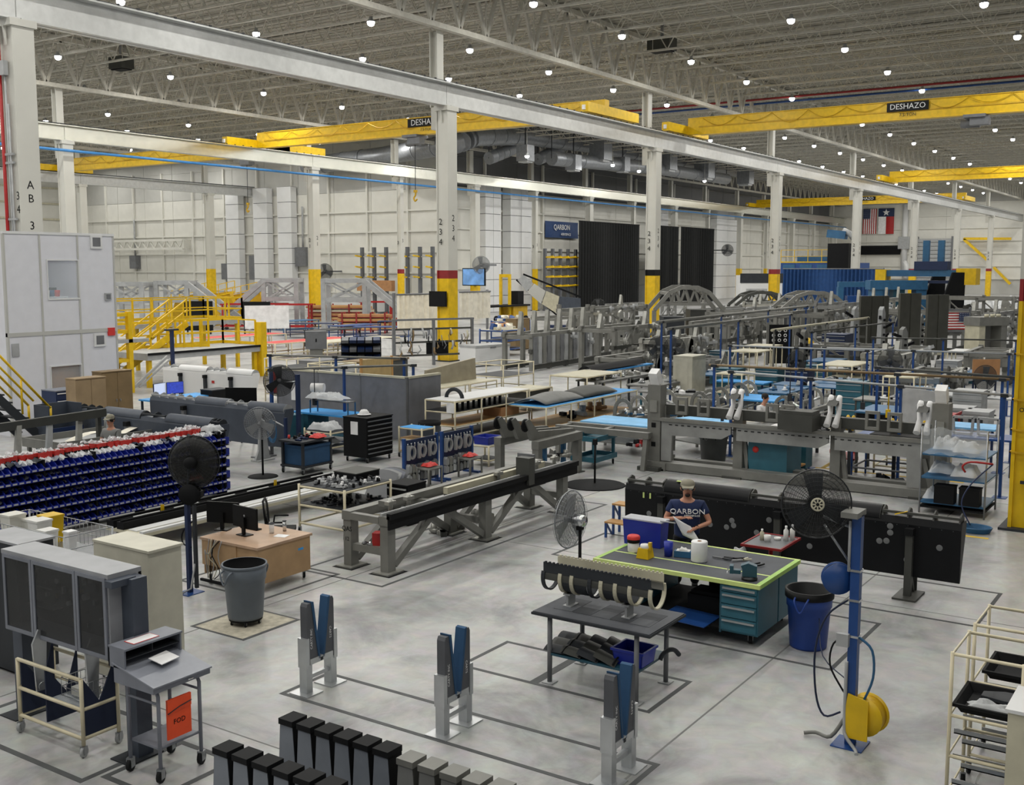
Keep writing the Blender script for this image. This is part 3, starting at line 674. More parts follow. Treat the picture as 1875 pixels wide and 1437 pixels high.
# green taped workbench
wb_ = T('workbench', 'teal drawer workbench with dark top edged in lime tape', 'workbench', (14.71, 6.58, 0))
MB().bx(-.81, .81, -1.29, 1.29, .85, .90).o('table_top', 'ctop', wb_)
for a in ((-.82, -.77, -1.3, 1.3), (.77, .82, -1.3, 1.3)): MB().bx(*a, .848, .905).o('lime_edge', 'lime', wb_)
for a in ((-1.3, -1.23), (1.23, 1.3)): MB().bx(-.77, .77, *a, .848, .905).o('lime_edge', 'mint', wb_)
MB().bx(-.28, -.24, -1.23, 1.23, .90, .903).o('lime_stripe', 'lime', wb_)
for (y0, y1, nm) in ((-1.27, -.72, 'right'), (.66, 1.2, 'left')):
    for x0, x1 in ((-.78, -.02), (.02, .78)):
        p = MB().bx(x0, x1, y0, y1, .17, .85).o('pedestal', 'teal', wb_)
        if x0 < -.1:
            z = .84; 
            for hh in (.1, .17, .19, .19):
                d = MB().bx(x0-.02, x0, y0+.02, y1-.02, z-hh+.008, z-.008).o('drawer', 'teal', p) if False else MB().bx(x0-.02, x0, y0+.02, y1-.02, z-hh+.008, z-.008).o('drawer', 'teal', wb_)
                MB().bx(x0-.05, x0-.02, y0+.04, y1-.04, z-.055, z-.03).o('handle', 'alu', d); z -= hh
MB().bx(-.78, .78, -.72, .66, .2, .23).o('lower_shelf', 'softblack', wb_); MB().bx(.7, .74, -.72, .1, .23, .8).o('back_panel', 'softblack', wb_)
MB().bx(-.80, -.775, -.74, -.715, .15, .84).o('side_post', 'tealdark', wb_)
for sx in (-.6, .6):
    for sy in (-1.1, 1.05): caster(wb_, sx, sy, .085)
tool = MB().bx(-.2, .2, -.3, .3, 0, .25).bx(-.17, .17, -.26, .26, .25, .3).o('tool_case', 'softblack', None, (14.55, 6.25, .23)); tag(tool, 'black tool case on the lower shelf of the workbench', 'case')
bb = MB().hexa([(-.3, -.35, 0), (.3, -.35, 0), (.3, .35, .03), (-.3, .35, .03), (-.3, -.35, .01), (.3, -.35, .01), (.3, .35, .045), (-.3, .35, .045)]).o('blue_board', 'postblue', None, (14.0, 6.35, .235)); tag(bb, 'blue flat board sticking out of the workbench shelf', 'board')
vise = T('bench_vise', 'dark blue bench vise on the near corner of the workbench', 'vise', (14.12, 5.52, .905), 20)
MB().lathe([(.001, 0), (.11, 0), (.11, .03), (.07, .05), (.001, .05)], n=16).o('swivel_base', 'darkmetal', vise)
MB().bx(-.06, .06, -.1, .1, .05, .15).prism([(-.1, .15), (.1, .15), (.12, .2), (.02, .24), (-.1, .2)], -.06, .06, 'x').o('body', 'tealdark', vise)
MB().bx(-.05, .05, .12, .26, .08, .13).bx(-.06, .06, .22, .27, .08, .19).o('moving_jaw', 'tealdark', vise); rod(vise, (-.1, .3, .1), (.1, .3, .1), .01, 'chrome', 'handle_bar')
z_ = .905
tr = MB().bx(-.27, .27, -.36, .36, 0, .01).bx(-.27, .27, -.36, -.34, 0, .32).bx(-.27, .27, .34, .36, 0, .32).bx(-.27, -.25, -.36, .36, 0, .32).bx(.25, .27, -.36, .36, 0, .32)
bxo = T('blue_tote', 'tall dark blue plastic tote on the workbench behind the wipes', 'tote', (15.05, 7.6, z_))
MB().hexa([(-.12, -.31, 0), (.12, -.31, 0), (.12, .31, 0), (-.12, .31, 0), (-.14, -.33, .4), (.14, -.33, .4), (.14, .33, .4), (-.14, .33, .4)]).o('body', 'binblue', bxo); MB().bx(-.15, .15, -.34, .34, .4, .42).o('lid', 'film', bxo)
rod(bxo, (-.1, -.3, .43), (-.1, -.55, .43), .012, 'ltgrey', 'rod')
wp = T('wipe_tub', 'white wipe tub with red lid at the end of the workbench', 'tub', (14.55, 7.55, z_))
MB().lathe([(.001, 0), (.085, 0), (.09, .02), (.09, .17), (.001, .17)], n=20).o('body', 'plastic', wp); MB().lathe([(.09, .15), (.098, .15), (.1, .21), (.001, .21)], n=20).o('band', 'softblack', wp); MB().lathe([(.1, .2), (.1, .24), (.08, .26), (.001, .262)], n=20).o('lid', 'brightred', wp)
yc = T('yellow_canister', 'squat yellow canister with white lid on the workbench', 'canister', (14.35, 7.25, z_))
MB().hexa([(-.1, -.1, 0), (.1, -.1, 0), (.1, .1, 0), (-.1, .1, 0), (-.08, -.08, .15), (.08, -.08, .15), (.08, .08, .15), (-.08, .08, .15)]).bx(-.03, .03, -.1, -.06, .12, .24).o('body', 'yellow', yc); MB().lathe([(.075, .15), (.08, .16), (.07, .2), (.001, .205)], n=16).o('lid', 'plastic', yc)
bc = MB().lathe([(.001, 0), (.06, 0), (.07, .22), (.001, .22)], n=16).o('blue_cup', 'binblue', None, (14.62, 7.0, z_)); tag(bc, 'dark blue cup beside the yellow canister', 'cup')
gb = T('glove_box', 'small blue and white glove box on the workbench', 'box', (14.72, 6.80, z_), 15)
MB().bx(-.07, .07, -.13, .13, 0, .09).o('box', 'machblue', gb); MB().bx(-.06, .06, -.1, .1, .09, .1).o('label_face', 'plastic', gb); crumple('glove', '', (0, 0, .1), .08, .12, .05, 'plastic', 4, par=gb)
pr_ = T('paper_roll', 'upright white paper towel roll on the workbench', 'paper roll', (14.62, 6.50, z_))
MB().lathe([(.03, .3), (.115, .3), (.12, .29), (.12, .01), (.115, 0), (.03, 0)], n=28).o('roll', 'paper', pr_); MB().lathe([(.03, .302), (.033, .302), (.033, .0), (.028, 0), (.028, .302)], n=16).o('core', 'card', pr_)
for i, (x, y, a) in enumerate(((15.0, 6.1, .3), (14.98, 5.98, 1.0), (14.9, 6.25, .1))):
    tt = T('hand_tool', ['dark pliers on the workbench beside the paper roll', 'tan handled wrench near the workbench middle', 'small grey tool next to the paper roll'][i], 'hand tool', (x, y, z_), math.degrees(a))
    MB().bar((0, 0, .015), (.02, .16, .015), .025, .02).o('jaw', ['softblack', 'ltgrey', 'grey'][i], tt); MB().bar((0, 0, .015), (-.05, -.14, .02), .022, .018).bar((0, 0, .015), (.04, -.14, .02), .022, .018).o('handle', ['softblack', 'beige', 'dkgrey'][i], tt)
pl = T('pliers', 'pair of black pliers alone on the right half of the workbench', 'hand tool', (14.75, 5.72, z_), 70)
MB().bar((0, 0, .015), (0, .1, .015), .03, .02).o('jaw', 'darkmetal', pl); MB().tube([(0, 0, .015), (-.05, -.08, .02), (-.04, -.2, .02)], .012, 6).o('handle', 'softblack', pl); MB().tube([(0, 0, .015), (.05, -.08, .02), (.04, -.2, .02)], .012, 6).o('handle', 'softblack', pl)
tape_rect('grey tape around the workbench and blue can', 13.7, 16.0, 4.2, 8.1)
trash_can('blue trash can with black liner beside the workbench', (14.46, 4.78), .3, .80, mat('canblue', '#1c3f8c', .45), 'black', False, 'black')
trash_can('grey trash can on a wheeled dolly', (10.8, 11.98), .305, .80, mat('cangrey', '#616972', .5), 'softblack', True, over=False)
fm = T('floor_mat_square', 'worn square floor patch under the grey trash can', 'floor patch', (10.8, 11.98, 0)); MB().bx(-.52, .52, -.5, .5, 0, .004).o('patch', mat('wornpatch', '#b3ad9c', .8, 0, .25, 9), fm)
for a in ((-.56, .56, -.56, -.5), (-.56, .56, .5, .56), (-.56, -.52, -.5, .5), (.52, .56, -.5, .5)): MB().bx(*a, 0, .005).o('strip', mat('tapegrey', '#4b4d4e', .7, 0, .2), fm)
pedestal_fan('grey pedestal fan standing between the workbench and the nose section', (14.05, 8.2), 1.38, .44, PI, 'wire', 'ltgrey', 'softblack', .28, 0, 'chrome', 'grey', 'mesh')

# ------------------------------------------------------------ wing flaps on stands
def flap(label, x, y0, y1, ztop, m, nose, posts, postm='fixdark', gapm='fixgrey', zb=.32, cat='wing flap', r=.19, dots=None, endm=None, lean=.0, pw=.1):
    t = T('wing_flap', label, cat, (x, y0, 0), 0, 'wing flaps on stands'); L_ = y1-y0; zc = ztop-r
    MB().prism([(.02, zb), (.06, zb), (2*r-.02, zc-.05), (2*r-.04, zc+.06), (.04, zc+.06), (0, zc-.05)], 0, L_).o('body', m, t)
    for (a, b) in nose:
        a, b = max(0, a-y0), min(L_, b-y0)
        s = MB(); pr = [(r+r*1.0*math.cos(q), zc+r*math.sin(q)) for q in [PI*i/10 for i in range(11)]]
        s.grid(lambda u, v: (pr[round(v*10)][0], a+(b-a)*u, pr[round(v*10)][1]), 1, 10)
        s.o('nose_cover', m, t)
        for e in (a, b): MB().prism([(p_[0]*.98+.004, p_[1]-.004) for p_ in pr], e-.008, e+.008).o('nose_rib', gapm, t)
    ed = sorted(nose); gaps = []; c = y0
    for a, b in ed: gaps.append((c, a)); c = b
    gaps.append((c, y1))
    for a, b in gaps:
        if b-a < .12: continue
        n = max(2, int((b-a)/.35)); a -= y0; b -= y0
        for i in range(n+1):
            y = a+.04+(b-a-.08)*i/n
            MB().prism([(.03, zc+.05), (2*r-.05, zc+.05), (2*r-.1, zc+.15), (r, zc+.19), (.08, zc+.15)], y-.012, y+.012).o('hinge_rib', gapm, t)
        MB().bx(.03, .07, a+.03, b-.03, zc+.10, zc+.14).o('stringer', gapm, t)
    for py in posts:
        y = py-y0
        p = MB().bx(-.11, -.11+pw, y-.055, y+.055, .03, ztop*.74).o('stand_post', postm, t); MB().bx(-.14, -.005, y-.065, y+.065, ztop*.72, ztop*.8).o('stand_pad', 'softblack', p)
        MB().bx(-.3, .32, y-.18, y+.18, 0, .03).o('stand_foot', postm, t); MB().bar((.25, y, .03), (-.05, y, .5), .06).o('stand_brace', postm, t)
        MB().bx(.3, .34, y-.05, y+.05, .03, zb+.35).o('rear_post', postm, t)
    if dots:
        dm = mat('patchdot', '#6f7172', .6)
        for (px, py) in dots:
            p = onX(px, py, x); k = max(0, min(1, (p.z-zb)/(zc-zb))); xs = .02*(1-k)-.004
            MB().lathe([(.001, -.004), (.035, -.003), (.05, 0)], (xs-.002, p.y-y0, p.z), 12, 'x').o('patch', dm, t)
    return t
def pxY(px, X, py=900): return onX(px, py, X).y
B = lambda a, b: (pxY(b, 17.6), pxY(a, 17.6))
fb = flap('long black wing flap lying on stands behind the man', 17.6, 3.47, 9.32, 1.40, 'flapblack', [B(1215, 1370), B(1480, 1612)], [pxY(1214, 17.6), pxY(1428, 17.6), pxY(1671, 17.6)], gapm='fixdark',
     dots=[(1188, 940), (1300, 960), (1330, 965), (1343, 962), (1408, 952), (1385, 975), (1482, 1000), (1630, 963), (1630, 975), (1610, 990), (1623, 990), (1660, 1025), (1720, 1003), (1340, 953)])
mat('rivet', '#55585a', .5, .4)
rv = MB().lathe([(.008, -.002), (.001, -.004)], n=5, axis='x').mesh('rivet', 'rivet')
for k in range(34):
    inst('rivet', rv, fb, (-.006+.03*0, .12+k*.17, 1.14))
MB().bar((-.0, pxY(1640, 17.6)-3.47, 1.30), (.05, pxY(1662, 17.6)-3.47, 1.36), .04, .01).o('yellow_tag', 'yellow', fb); MB().bar((.1, pxY(1235, 17.6)-3.47, 1.40), (.1, pxY(1252, 17.6)-3.47, 1.40), .06, .01).o('yellow_tag', 'lime', fb)
for px in (1179, 1191): MB().bx(-.012, -.002, pxY(px, 17.6)-3.47-.015, pxY(px, 17.6)-3.47+.015, 1.04, 1.14).o('yellow_tag', 'lime', fb)
S = 'slate'
flap('slate blue wing flap right behind the bin rack', 18.0, 20.75, 26.4, 1.5, S, [(23.75, 25.3), (21.1, 22.75)], [21.6, 24.2], 'grey', 'dkgrey')
flap('slate blue wing flap with long nose covers, in the middle row', 21.0, 21.55, 27.2, 1.5, S, [(23.9, 25.2), (21.6, 23.0)], [22.4, 25.6], 'grey', 'ltgrey')
wf_ = flap('white wing flap in front of the yellow stairs', 27.6, 29.9, 34.9, 1.5, 'white', [(32.4, 34.0), (29.95, 31.3)], [31.0, 32.4, 33.8], 'dkgrey', 'ltgrey')
MB().bx(-.012, -.004, 2.05, 2.2, .9, 1.0).o('red_mark', 'red', wf_)
flap('white topped wing flap partly hidden behind the grey partition', 31.5, 27.5, 30.3, 1.5, 'ltgrey', [(28.3, 29.6)], [28.5], 'dkgrey', 'grey')
for i, (px, py, X) in enumerate(((428, 845, 19.9),)):
    s = T('flap_cradle', 'light grey curved cradle standing by the slate flaps', 'cradle', (20.6, 22.0, 0)); MB().prism([(-.3, 0), (.3, 0), (.22, .12), (.1, .9), (.0, .98), (-.1, .9), (-.16, .3)], -.03, .03).o('plate', 'ltgrey', s); MB().bx(-.3, .3, -.15, .15, 0, .03).o('foot', 'ltgrey', s)
stl = T('step_stool', 'two step blue stool behind the black flap', 'step stool', (18.55, 9.85, 0))
for x0, z in ((-.3, .32), (.0, .62)):
    s = MB().bx(x0, x0+.3, -.26, .26, z-.03, z).o('tread', 'wood', stl)
    for y in (-.24, .24): post(stl, x0+.03, y, 0, z-.03, .04, 'postblue'); MB().bar((x0+.05, y, z-.05), (x0+.27, y, z-.3), .03).o('brace', 'postblue', stl)
for y in (-.24, .24): post(stl, .28, y, 0, .59, .04, 'postblue')
# red stand with bottles by the flap
rs = T('red_tray_stand', 'small red tray stand with bottles in front of the black flap', 'stand', (16.35, 6.05, 0))
MB().bx(-.42, .42, -.3, .3, .88, .9).o('tray', 'grey', rs)
for a in ((-.45, .45, -.33, -.3), (-.45, .45, .3, .33), (-.45, -.42, -.3, .3), (.42, .45, -.3, .3)): MB().bx(*a, .875, .912).o('rim', 'maroon', rs)
rod(rs, (0, 0, .05), (0, 0, .88), .035, 'red', 'column'); MB().bx(-.3, .3, -.04, .04, .02, .06).bx(-.04, .04, -.3, .3, .02, .06).o('foot', 'red', rs)
def bottle(label, x, y, z, r, h, m='plastic', cap='paper', neck=.4):
    b = T('bottle', label, 'bottle', (x, y, z)); MB().lathe([(.001, 0), (r, 0), (r, h*.68), (r*neck, h*.82), (r*neck, h*.88), (.001, h*.88)], n=14).o('body', m, b); MB().lathe([(r*neck*1.2, h*.86), (r*neck*1.2, h), (.001, h)], n=12).o('cap', cap, b)
bottle('tall white bottle at the right of the red tray', 16.52, 5.87, .9, .04, .24); bottle('tallest white bottle at the back of the red tray', 16.62, 5.8, .9, .04, .25); bottle('small pale bottle at the left of the red tray', 16.35, 6.2, .9, .035, .18, 'beige')
for i, (x, y) in enumerate(((16.32, 6.1), (16.5, 6.0))):
    o = MB().lathe([(.001, 0), (.05, 0), (.055, .1 if i == 0 else .04), (.048, .1 if i == 0 else .04), (.045, .01), (.001, .01)], n=16).o('jar' if i == 0 else 'dish', 'plastic', None, (x, y, .9)); tag(o, ['squat white jar on the red tray', 'shallow white dish between the bottles'][i], ['jar', 'dish'][i])
cn = T('plastic_pouch', 'clear plastic pouch hanging at the left edge of the red tray', 'pouch', (16.0, 6.43, .86)); crumple('pouch', '', (0, 0, -.2), .18, .2, .2, 'film', 9, par=cn)

# ------------------------------------------------------------ people
def hand(par, w, d, side, m='skin', curl=.6):
    """palm and five fingers; w wrist point, d direction of the fingers"""
    w = Vector(w); d = Vector(d).normalized(); up = Vector((0, 0, 1)); s = d.cross(up).normalized()*side; n = s.cross(d).normalized()*side
    a = w+d*.085
    h = MB().hexa([w-s*.028-n*.014, w+s*.028-n*.014, w+s*.026+n*.014, w-s*.026+n*.014, a-s*.042-n*.012, a+s*.042-n*.012, a+s*.042+n*.012, a-s*.042+n*.012]).o('hand', m, par)
    for k, L_ in enumerate((.065, .075, .07, .055)):
        b = a+s*(.032-.021*k); c = b+d*L_*.5-n*.012*curl; e = c+d*L_*.38-n*.035*curl
        MB().tube([b-d*.02, b, c, e], [.010, .0095, .009, .007], 6).o('finger', m, h)
    b = w+d*.03+s*.03; MB().tube([b, b+s*.03+d*.03, b+s*.035+d*.065-n*.02], [.012, .011, .008], 6).o('thumb', m, h)
def person(label, loc, rz, shirt, pants, armL, armR, hat=None, hair=None, sleeves='short', beard=False, scale=1, glasses=False, bend=0.0, chest=None, apron=None):
    p = T('person', label, 'person', loc, rz); p.scale = (scale,)*3
    f = -bend                                        # lean of the upper body to -Y
    neck = (0, f*.55, 1.49); hd = (0, f*.68-.02, 1.66)
    V = [(0, 0, .96, (.14, .105)), (0, f*.25, 1.12, (.15, .11)), (0, f*.42, 1.30, (.165, .115)), (0, f*.52, 1.44, (.11, .07)), (0, f*.58, 1.52, .055), (hd[0], hd[1], 1.60, (.065, .075)), (hd[0], hd[1], 1.69, (.078, .092)), (hd[0], hd[1]+.01, 1.765, (.055, .065))]
    E_ = [(0, 1), (1, 2), (2, 3), (3, 4), (4, 5), (5, 6), (6, 7)]
    SH = []
    for s, arm in ((1, armL), (-1, armR)):
        i = len(V); sh = (s*.185, f*.5, 1.425)
        el, wr = arm; V += [(*sh, .052), (*el, .042), (*wr, .028)]; E_ += [(3, i), (i, i+1), (i+1, i+2)]; SH.append((sh, el, wr))
    for s in (1, -1):
        i = len(V); V += [(s*.095, 0, .88, .085), (s*.11, -.02, .5, .06), (s*.12, .01, .1, .045)]; E_ += [(0, i), (i, i+1), (i+1, i+2)]
    skin_mesh('body', V, E_, 'skin', p)
    # clothes follow the body
    Vs = [(0, 0, .80, (.18, .14)), (0, f*.25, 1.10, (.19, .15)), (0, f*.42, 1.30, (.195, .15)), (0, f*.51, 1.43, (.14, .10)), (0, f*.55, 1.50, (.085, .08)), (0, 0, .93, (.185, .145))]; Es = [(0, 5), (5, 1), (1, 2), (2, 3), (3, 4)]
    for sh, el, wr in SH:
        i = len(Vs); k = .62
        Vs += [(*sh, .075)]; Es += [(3, i)]
        if sleeves == 'short': Vs += [tuple(sh[q]+(el[q]-sh[q])*k for q in range(3)) + (.068,)]; Es += [(i, i+1)]
        else: Vs += [(*el, .058), tuple(el[q]+(wr[q]-el[q])*.93 for q in range(3)) + (.045,)]; Es += [(i, i+1), (i+1, i+2)]
    skin_mesh('shirt', Vs, Es, shirt, p)
    Vp = [(0, 0, .99, (.155, .118))]; Ep = []
    for s in (1, -1):
        i = len(Vp); Vp += [(s*.095, 0, .86, .10), (s*.11, -.02, .5, .08), (s*.12, .01, .09, .065)]; Ep += [(0, i), (i, i+1), (i+1, i+2)]
    skin_mesh('trousers', Vp, Ep, pants, p)
    for s in (1, -1): MB().hexa([(s*.12-.045, -.2, 0), (s*.12+.045, -.2, 0), (s*.12+.04, .09, 0), (s*.12-.04, .09, 0), (s*.12-.04, -.18, .05), (s*.12+.04, -.18, .05), (s*.12+.04, .08, .09), (s*.12-.04, .08, .09)]).o('shoe', 'softblack', p)
    x, y, z = hd; fr = y-.088
    MB().prism([(fr-.022, z-.02), (fr+.01, z-.025), (fr+.01, z+.03)], -.014, .014, 'x').o('nose', 'skin', p)
    for s in (1, -1):
        MB().sphere((s*.033, fr+.012, z+.028), .012, 6).o('eye', 'dkgrey', p); MB().tube([(s*.075, y+.0, z+.04), (s*.088, y+.015, z+.02), (s*.078, y+.005, z-.02)], .012, 5).o('ear', 'skin', p)
    MB().tube([(-.025, fr+.006, z-.052), (0, fr, z-.055), (.025, fr+.006, z-.052)], .006, 5).o('mouth', mat('lip', '#8a4a44', .6), p)
    if beard: MB().sphere((0, fr+.026, z-.078), .036, 8, 1.0).o('beard', 'hair', p)
    if glasses:
        for s in (1, -1): MB().bx(s*.035-.026, s*.035+.026, fr-.006, fr-.002, z+.014, z+.042).o('lens', 'clear', p)
    cap_pr = [(.094, 0), (.098, .03), (.09, .07), (.06, .10), (.001, .112)]
    if hat: 
        c = MB().lathe(cap_pr, (x, y+.008, z+.055), 18).o('cap', hat, p); MB().hexa([(-.07, y-.17, z+.05), (.07, y-.17, z+.05), (.085, y-.05, z+.06), (-.085, y-.05, z+.06), (-.06, y-.17, z+.058), (.06, y-.17, z+.058), (.085, y-.05, z+.078), (-.085, y-.05, z+.078)]).o('visor', hat, c)
    if hair: MB().lathe([(.09, -.06), (.097, 0), (.092, .05), (.06, .085), (.001, .1)], (x, y+.022, z+.05), 16).o('hair', hair, p)
    for sd, (sh, el, wr) in zip((1, -1), SH): hand(p, wr, Vector(wr)-Vector(el), sd)
    if chest: text(chest[0], chest[1], 'paper', p, (0, f*.4-.166, chest[2]), FY, .012, sx=1.0); text(chest[3], chest[1]*.35, 'paper', p, (.06, f*.4-.168, chest[2]-.065), FY, .012)
    return p
man = person('man in navy T-shirt and khaki cap holding a white sheet behind the workbench', (15.98, 7.33), -64, 'tshirt', 'softblack', ((.30, -.08, 1.14), (.10, -.30, 1.10)), ((-.29, -.06, 1.17), (-.06, -.29, 1.26)), 'cap', 'hair', 'short', True, 1.0, True, .02, ('QARBON', .11, 1.33, 'AEROSPACE')); man.scale = (1.2, 1.15, 1.0)
MB().grid(lambda u, v: (-.15+.28*u+.16*v-.08, -.40-.03*math.sin(3*u)-.02*v, 1.30-.16*u-.30*v+.05*u*v), 6, 6).o('cloth', 'paper', None)
cl_ = bpy.data.objects['cloth']; cl_.name = 'white_sheet'; cl_.location = (15.98, 7.33, 0); cl_.rotation_euler.z = math.radians(-64); tag(cl_, 'white sheet held in both hands of the man in navy', 'sheet')
sm_ = cl_.modifiers.new('solid', 'SOLIDIFY'); sm_.thickness = .004
for s in (1,): MB().tube([(.12+.03*math.cos(a), -.275, 1.105+.035*math.sin(a)) for a in [i*PI/4 for i in range(8)]], .008, 5, True).o('watch', 'softblack', man)
person('person in white long sleeves with dark hair working at the fixture table', tuple(G(1388, 838)[:2]), -10, 'paper', 'dkgrey', ((.24, -.15, 1.18), (.16, -.40, 1.12)), ((-.24, -.15, 1.18), (-.14, -.42, 1.12)), None, 'hair', 'long', False, 1.0, False, .25)
person('person in grey cap bending behind the bin rack', (15.75, 21.8), -75, 'gravel', 'dkgrey', ((.26, -.1, 1.15), (.18, -.32, 1.0)), ((-.26, -.1, 1.15), (-.18, -.32, 1.0)), 'cap', 'hair', 'short', False, 1.0, True, .05)

# ------------------------------------------------------------ blue utility post with fan and reels
up = T('utility_post', 'blue utility post carrying a big dark fan and hose reels at right front', 'utility post', (11.63, 3.34, 0))
MB().bx(-.17, .17, -.17, .17, 0, .012).o('base_plate', 'postblue', up); MB().cb(0, 0, .012, .1, .1, 2.56).o('post', 'postblue', up)
MB().bx(-.2, .12, -.05, .13, 2.56, 2.62).o('top_channel', 'fixgrey', up)
rod(up, (0, .06, 2.42), (0, .38, 2.5), .016, 'wire', 'fan_arm'); rod(up, (0, .07, 2.02), (-.02, .36, 2.42), .014, 'wire', 'fan_brace'); rod(up, (-.06, .065, 1.95), (-.06, .065, 2.5), .016, 'ltgrey', 'bracket_bar')
fan_head(up, (-.12, .42, 2.66), .37, math.radians(-65), -.12, 'darkmesh' if False else 'darkmetal', 'dkgrey', 'dkgrey', 'softblack', 3, True, 'guard')
def reel(par, c, r, w, m, yaw, hose='softblack', name='hose_reel', arm=True):
    g_ = T('x', '', '') if False else None
    Rm = Matrix.Translation(c) @ Matrix.Rotation(yaw, 4, 'Z')
    def put(n, b, mm): o = b.o(n, mm, par); o.matrix_local = Rm; return o
    d = put(name, MB().lathe([(.001, -w/2-.012), (r, -w/2-.012), (r, -w/2), (r*.5, -w/2), (r*.5, w/2), (r, w/2), (r, w/2+.012), (.001, w/2+.012)], n=26, axis='y'), m)
    put('hose_coil', MB().lathe([(r*.5, -w/2), (r*.88, -w/2), (r*.9, 0), (r*.88, w/2), (r*.5, w/2)], n=22, axis='y'), hose)
    if arm: put('reel_bracket', MB().bx(-r*.15, r*1.15, w/2+.02, w/2+.05, -r*.3, r*.3).bx(r*1.0, r*1.15, -w/2, w/2+.05, -r*.3, r*.3), m)
reel(up, (0, .2, 1.84), .17, .09, 'postblue', math.radians(-90+25), 'softblack')
reel(up, (.1, -.14, .34), .22, .16, 'yellow', math.radians(-100), 'dkyellow', arm=False)
MB().prism([(-.2, .1), (.02, .1), (.06, .3), (.02, .6), (-.2, .55)], -.08, -.06, 'x').o('reel_guard', 'yellow', up)
MB().tube([(0, .07, 1.62), (-.01, .3, 1.4), (0, .42, 1.0), (0, .4, .5), (0, .3, .26), (0, .12, .34)], .012, 6).o('air_hose', 'navy', up)
MB().tube([(.02, .07, 1.2), (0, .22, 1.1), (0, .25, .85), (0, .12, .62), (0, .06, .55)], .011, 6).o('air_hose', 'softblack', up)
MB().tube([(0, -.06, 1.22), (0, -.2, 1.1), (0, -.22, .8), (0, -.12, .5)], .014, 6).o('air_hose', 'machblue', up)
MB().tube([(-.07, .05, .95), (-.07, .05, .25), (-.1, .02, .12), (-.16, -.1, .02), (-.25, -.14, .01)], .02, 6).o('conduit', 'ltgrey', up)
MB().tube([(0, .06, .3), (-.05, .2, .06), (-.02, .38, .05), (-.06, .5, .03)], .022, 6).o('hose_end', 'fixgrey', up)
for z in (.42, 1.22, 1.62, 1.95): MB().bx(-.06, .06, -.06, .06, z, z+.025).o('clamp', 'chrome', up)
MB().bx(-.11, -.05, .03, .16, 1.12, 1.26).o('regulator', 'ltgrey', up)
MB().tube([(14.2, 4.55, .5), (13.3, 4.2, .32), (12.4, 3.6, .4), (11.7, 3.36, .55)], .008, 5).o('loose_hose', 'navy', None); tag(bpy.data.objects['loose_hose'], 'thin blue hose running from the blue trash can to the utility post', 'hose')
tape_rect('grey tape line around the black wing flap', 16.6, 18.6, 3.0, 10.3)

# ------------------------------------------------------------ pipe racks at the right edge
def flow_rack(label, x, y, first):
    t = T('flow_rack', label, 'pipe rack', (x, y, 0), 0, 'beige pipe racks at the right edge')
    for sx in (-.37, .37):
        for sy in (-.62, 0, .62):
            if sy == 0 and sx > 0: continue
            rod(t, (sx, sy, .12), (sx, sy, 1.6), .018, 'pipe', 'post')
        caster(t, sx, -.62); caster(t, sx, .62)
    for z in (.2, .58, .98, 1.58): MB().tube([(-.37, -.62, z), (.37, -.62, z), (.37, .62, z), (-.37, .62, z)], .017, 6, True).o('rail', 'pipe', t)
    for z in (.3, .55, .8): 
        for sx in (-.3, .1): MB().bx(sx-.05, sx+.05, -.62, .58, z, z+.012).bx(sx-.05, sx-.042, -.62, .58, z, z+.05).o('roller_track', 'wire', t)
    return t
flow_rack('nearer beige pipe rack with a tray of black parts', 10.98, 1.5, True); flow_rack('second beige pipe rack behind the nearer one', 12.0, 1.5, False)
for i, (x, y, z) in enumerate(((10.98, 1.62, 1.0), (12.0, 1.55, 1.02))):
    open_box('parts_tray', ['black tray with a flat part on the nearer pipe rack', 'dark tray on the second pipe rack'][i], (x, y, z), .66, .95, .09, 'softblack', 'tray')
o = MB().prism([(-.1, -.3), (.08, -.3), (.14, -.1), (.14, .12), (.05, .3), (-.08, .3), (-.12, .1)], 0, .03, 'z').o('flat_plate', 'dkgrey', None, (11.08, 1.62, 1.06)); tag(o, 'dark grey pointed plate in the black tray', 'part')
crumple('bubble_bag', 'white plastic bag in the black tray on the pipe rack', (10.8, 1.75, 1.02), .18, .5, .12, 'film', 5)
gx = T('grey_crate_stack', 'pale grey cabinet with white top at the lower right corner', 'cabinet', (G(1846, 1297, 1.45).x+.3, G(1846, 1297, 1.45).y-.42, 0))
MB().bx(-.3, .3, -.6, .42, 0, 1.42).o('body', 'beige', gx); MB().bx(-.32, .32, -.6, .44, 1.42, 1.45).o('top', 'white', gx)
tape_strip('short blue floor tape under the nearer pipe rack', (10.5, 2.0), (10.5, 1.2), .1, 'skyblue'); tape_strip('blue floor tape running along the pipe racks', (10.5, 1.4), (12.4, 1.4), .1, 'skyblue')

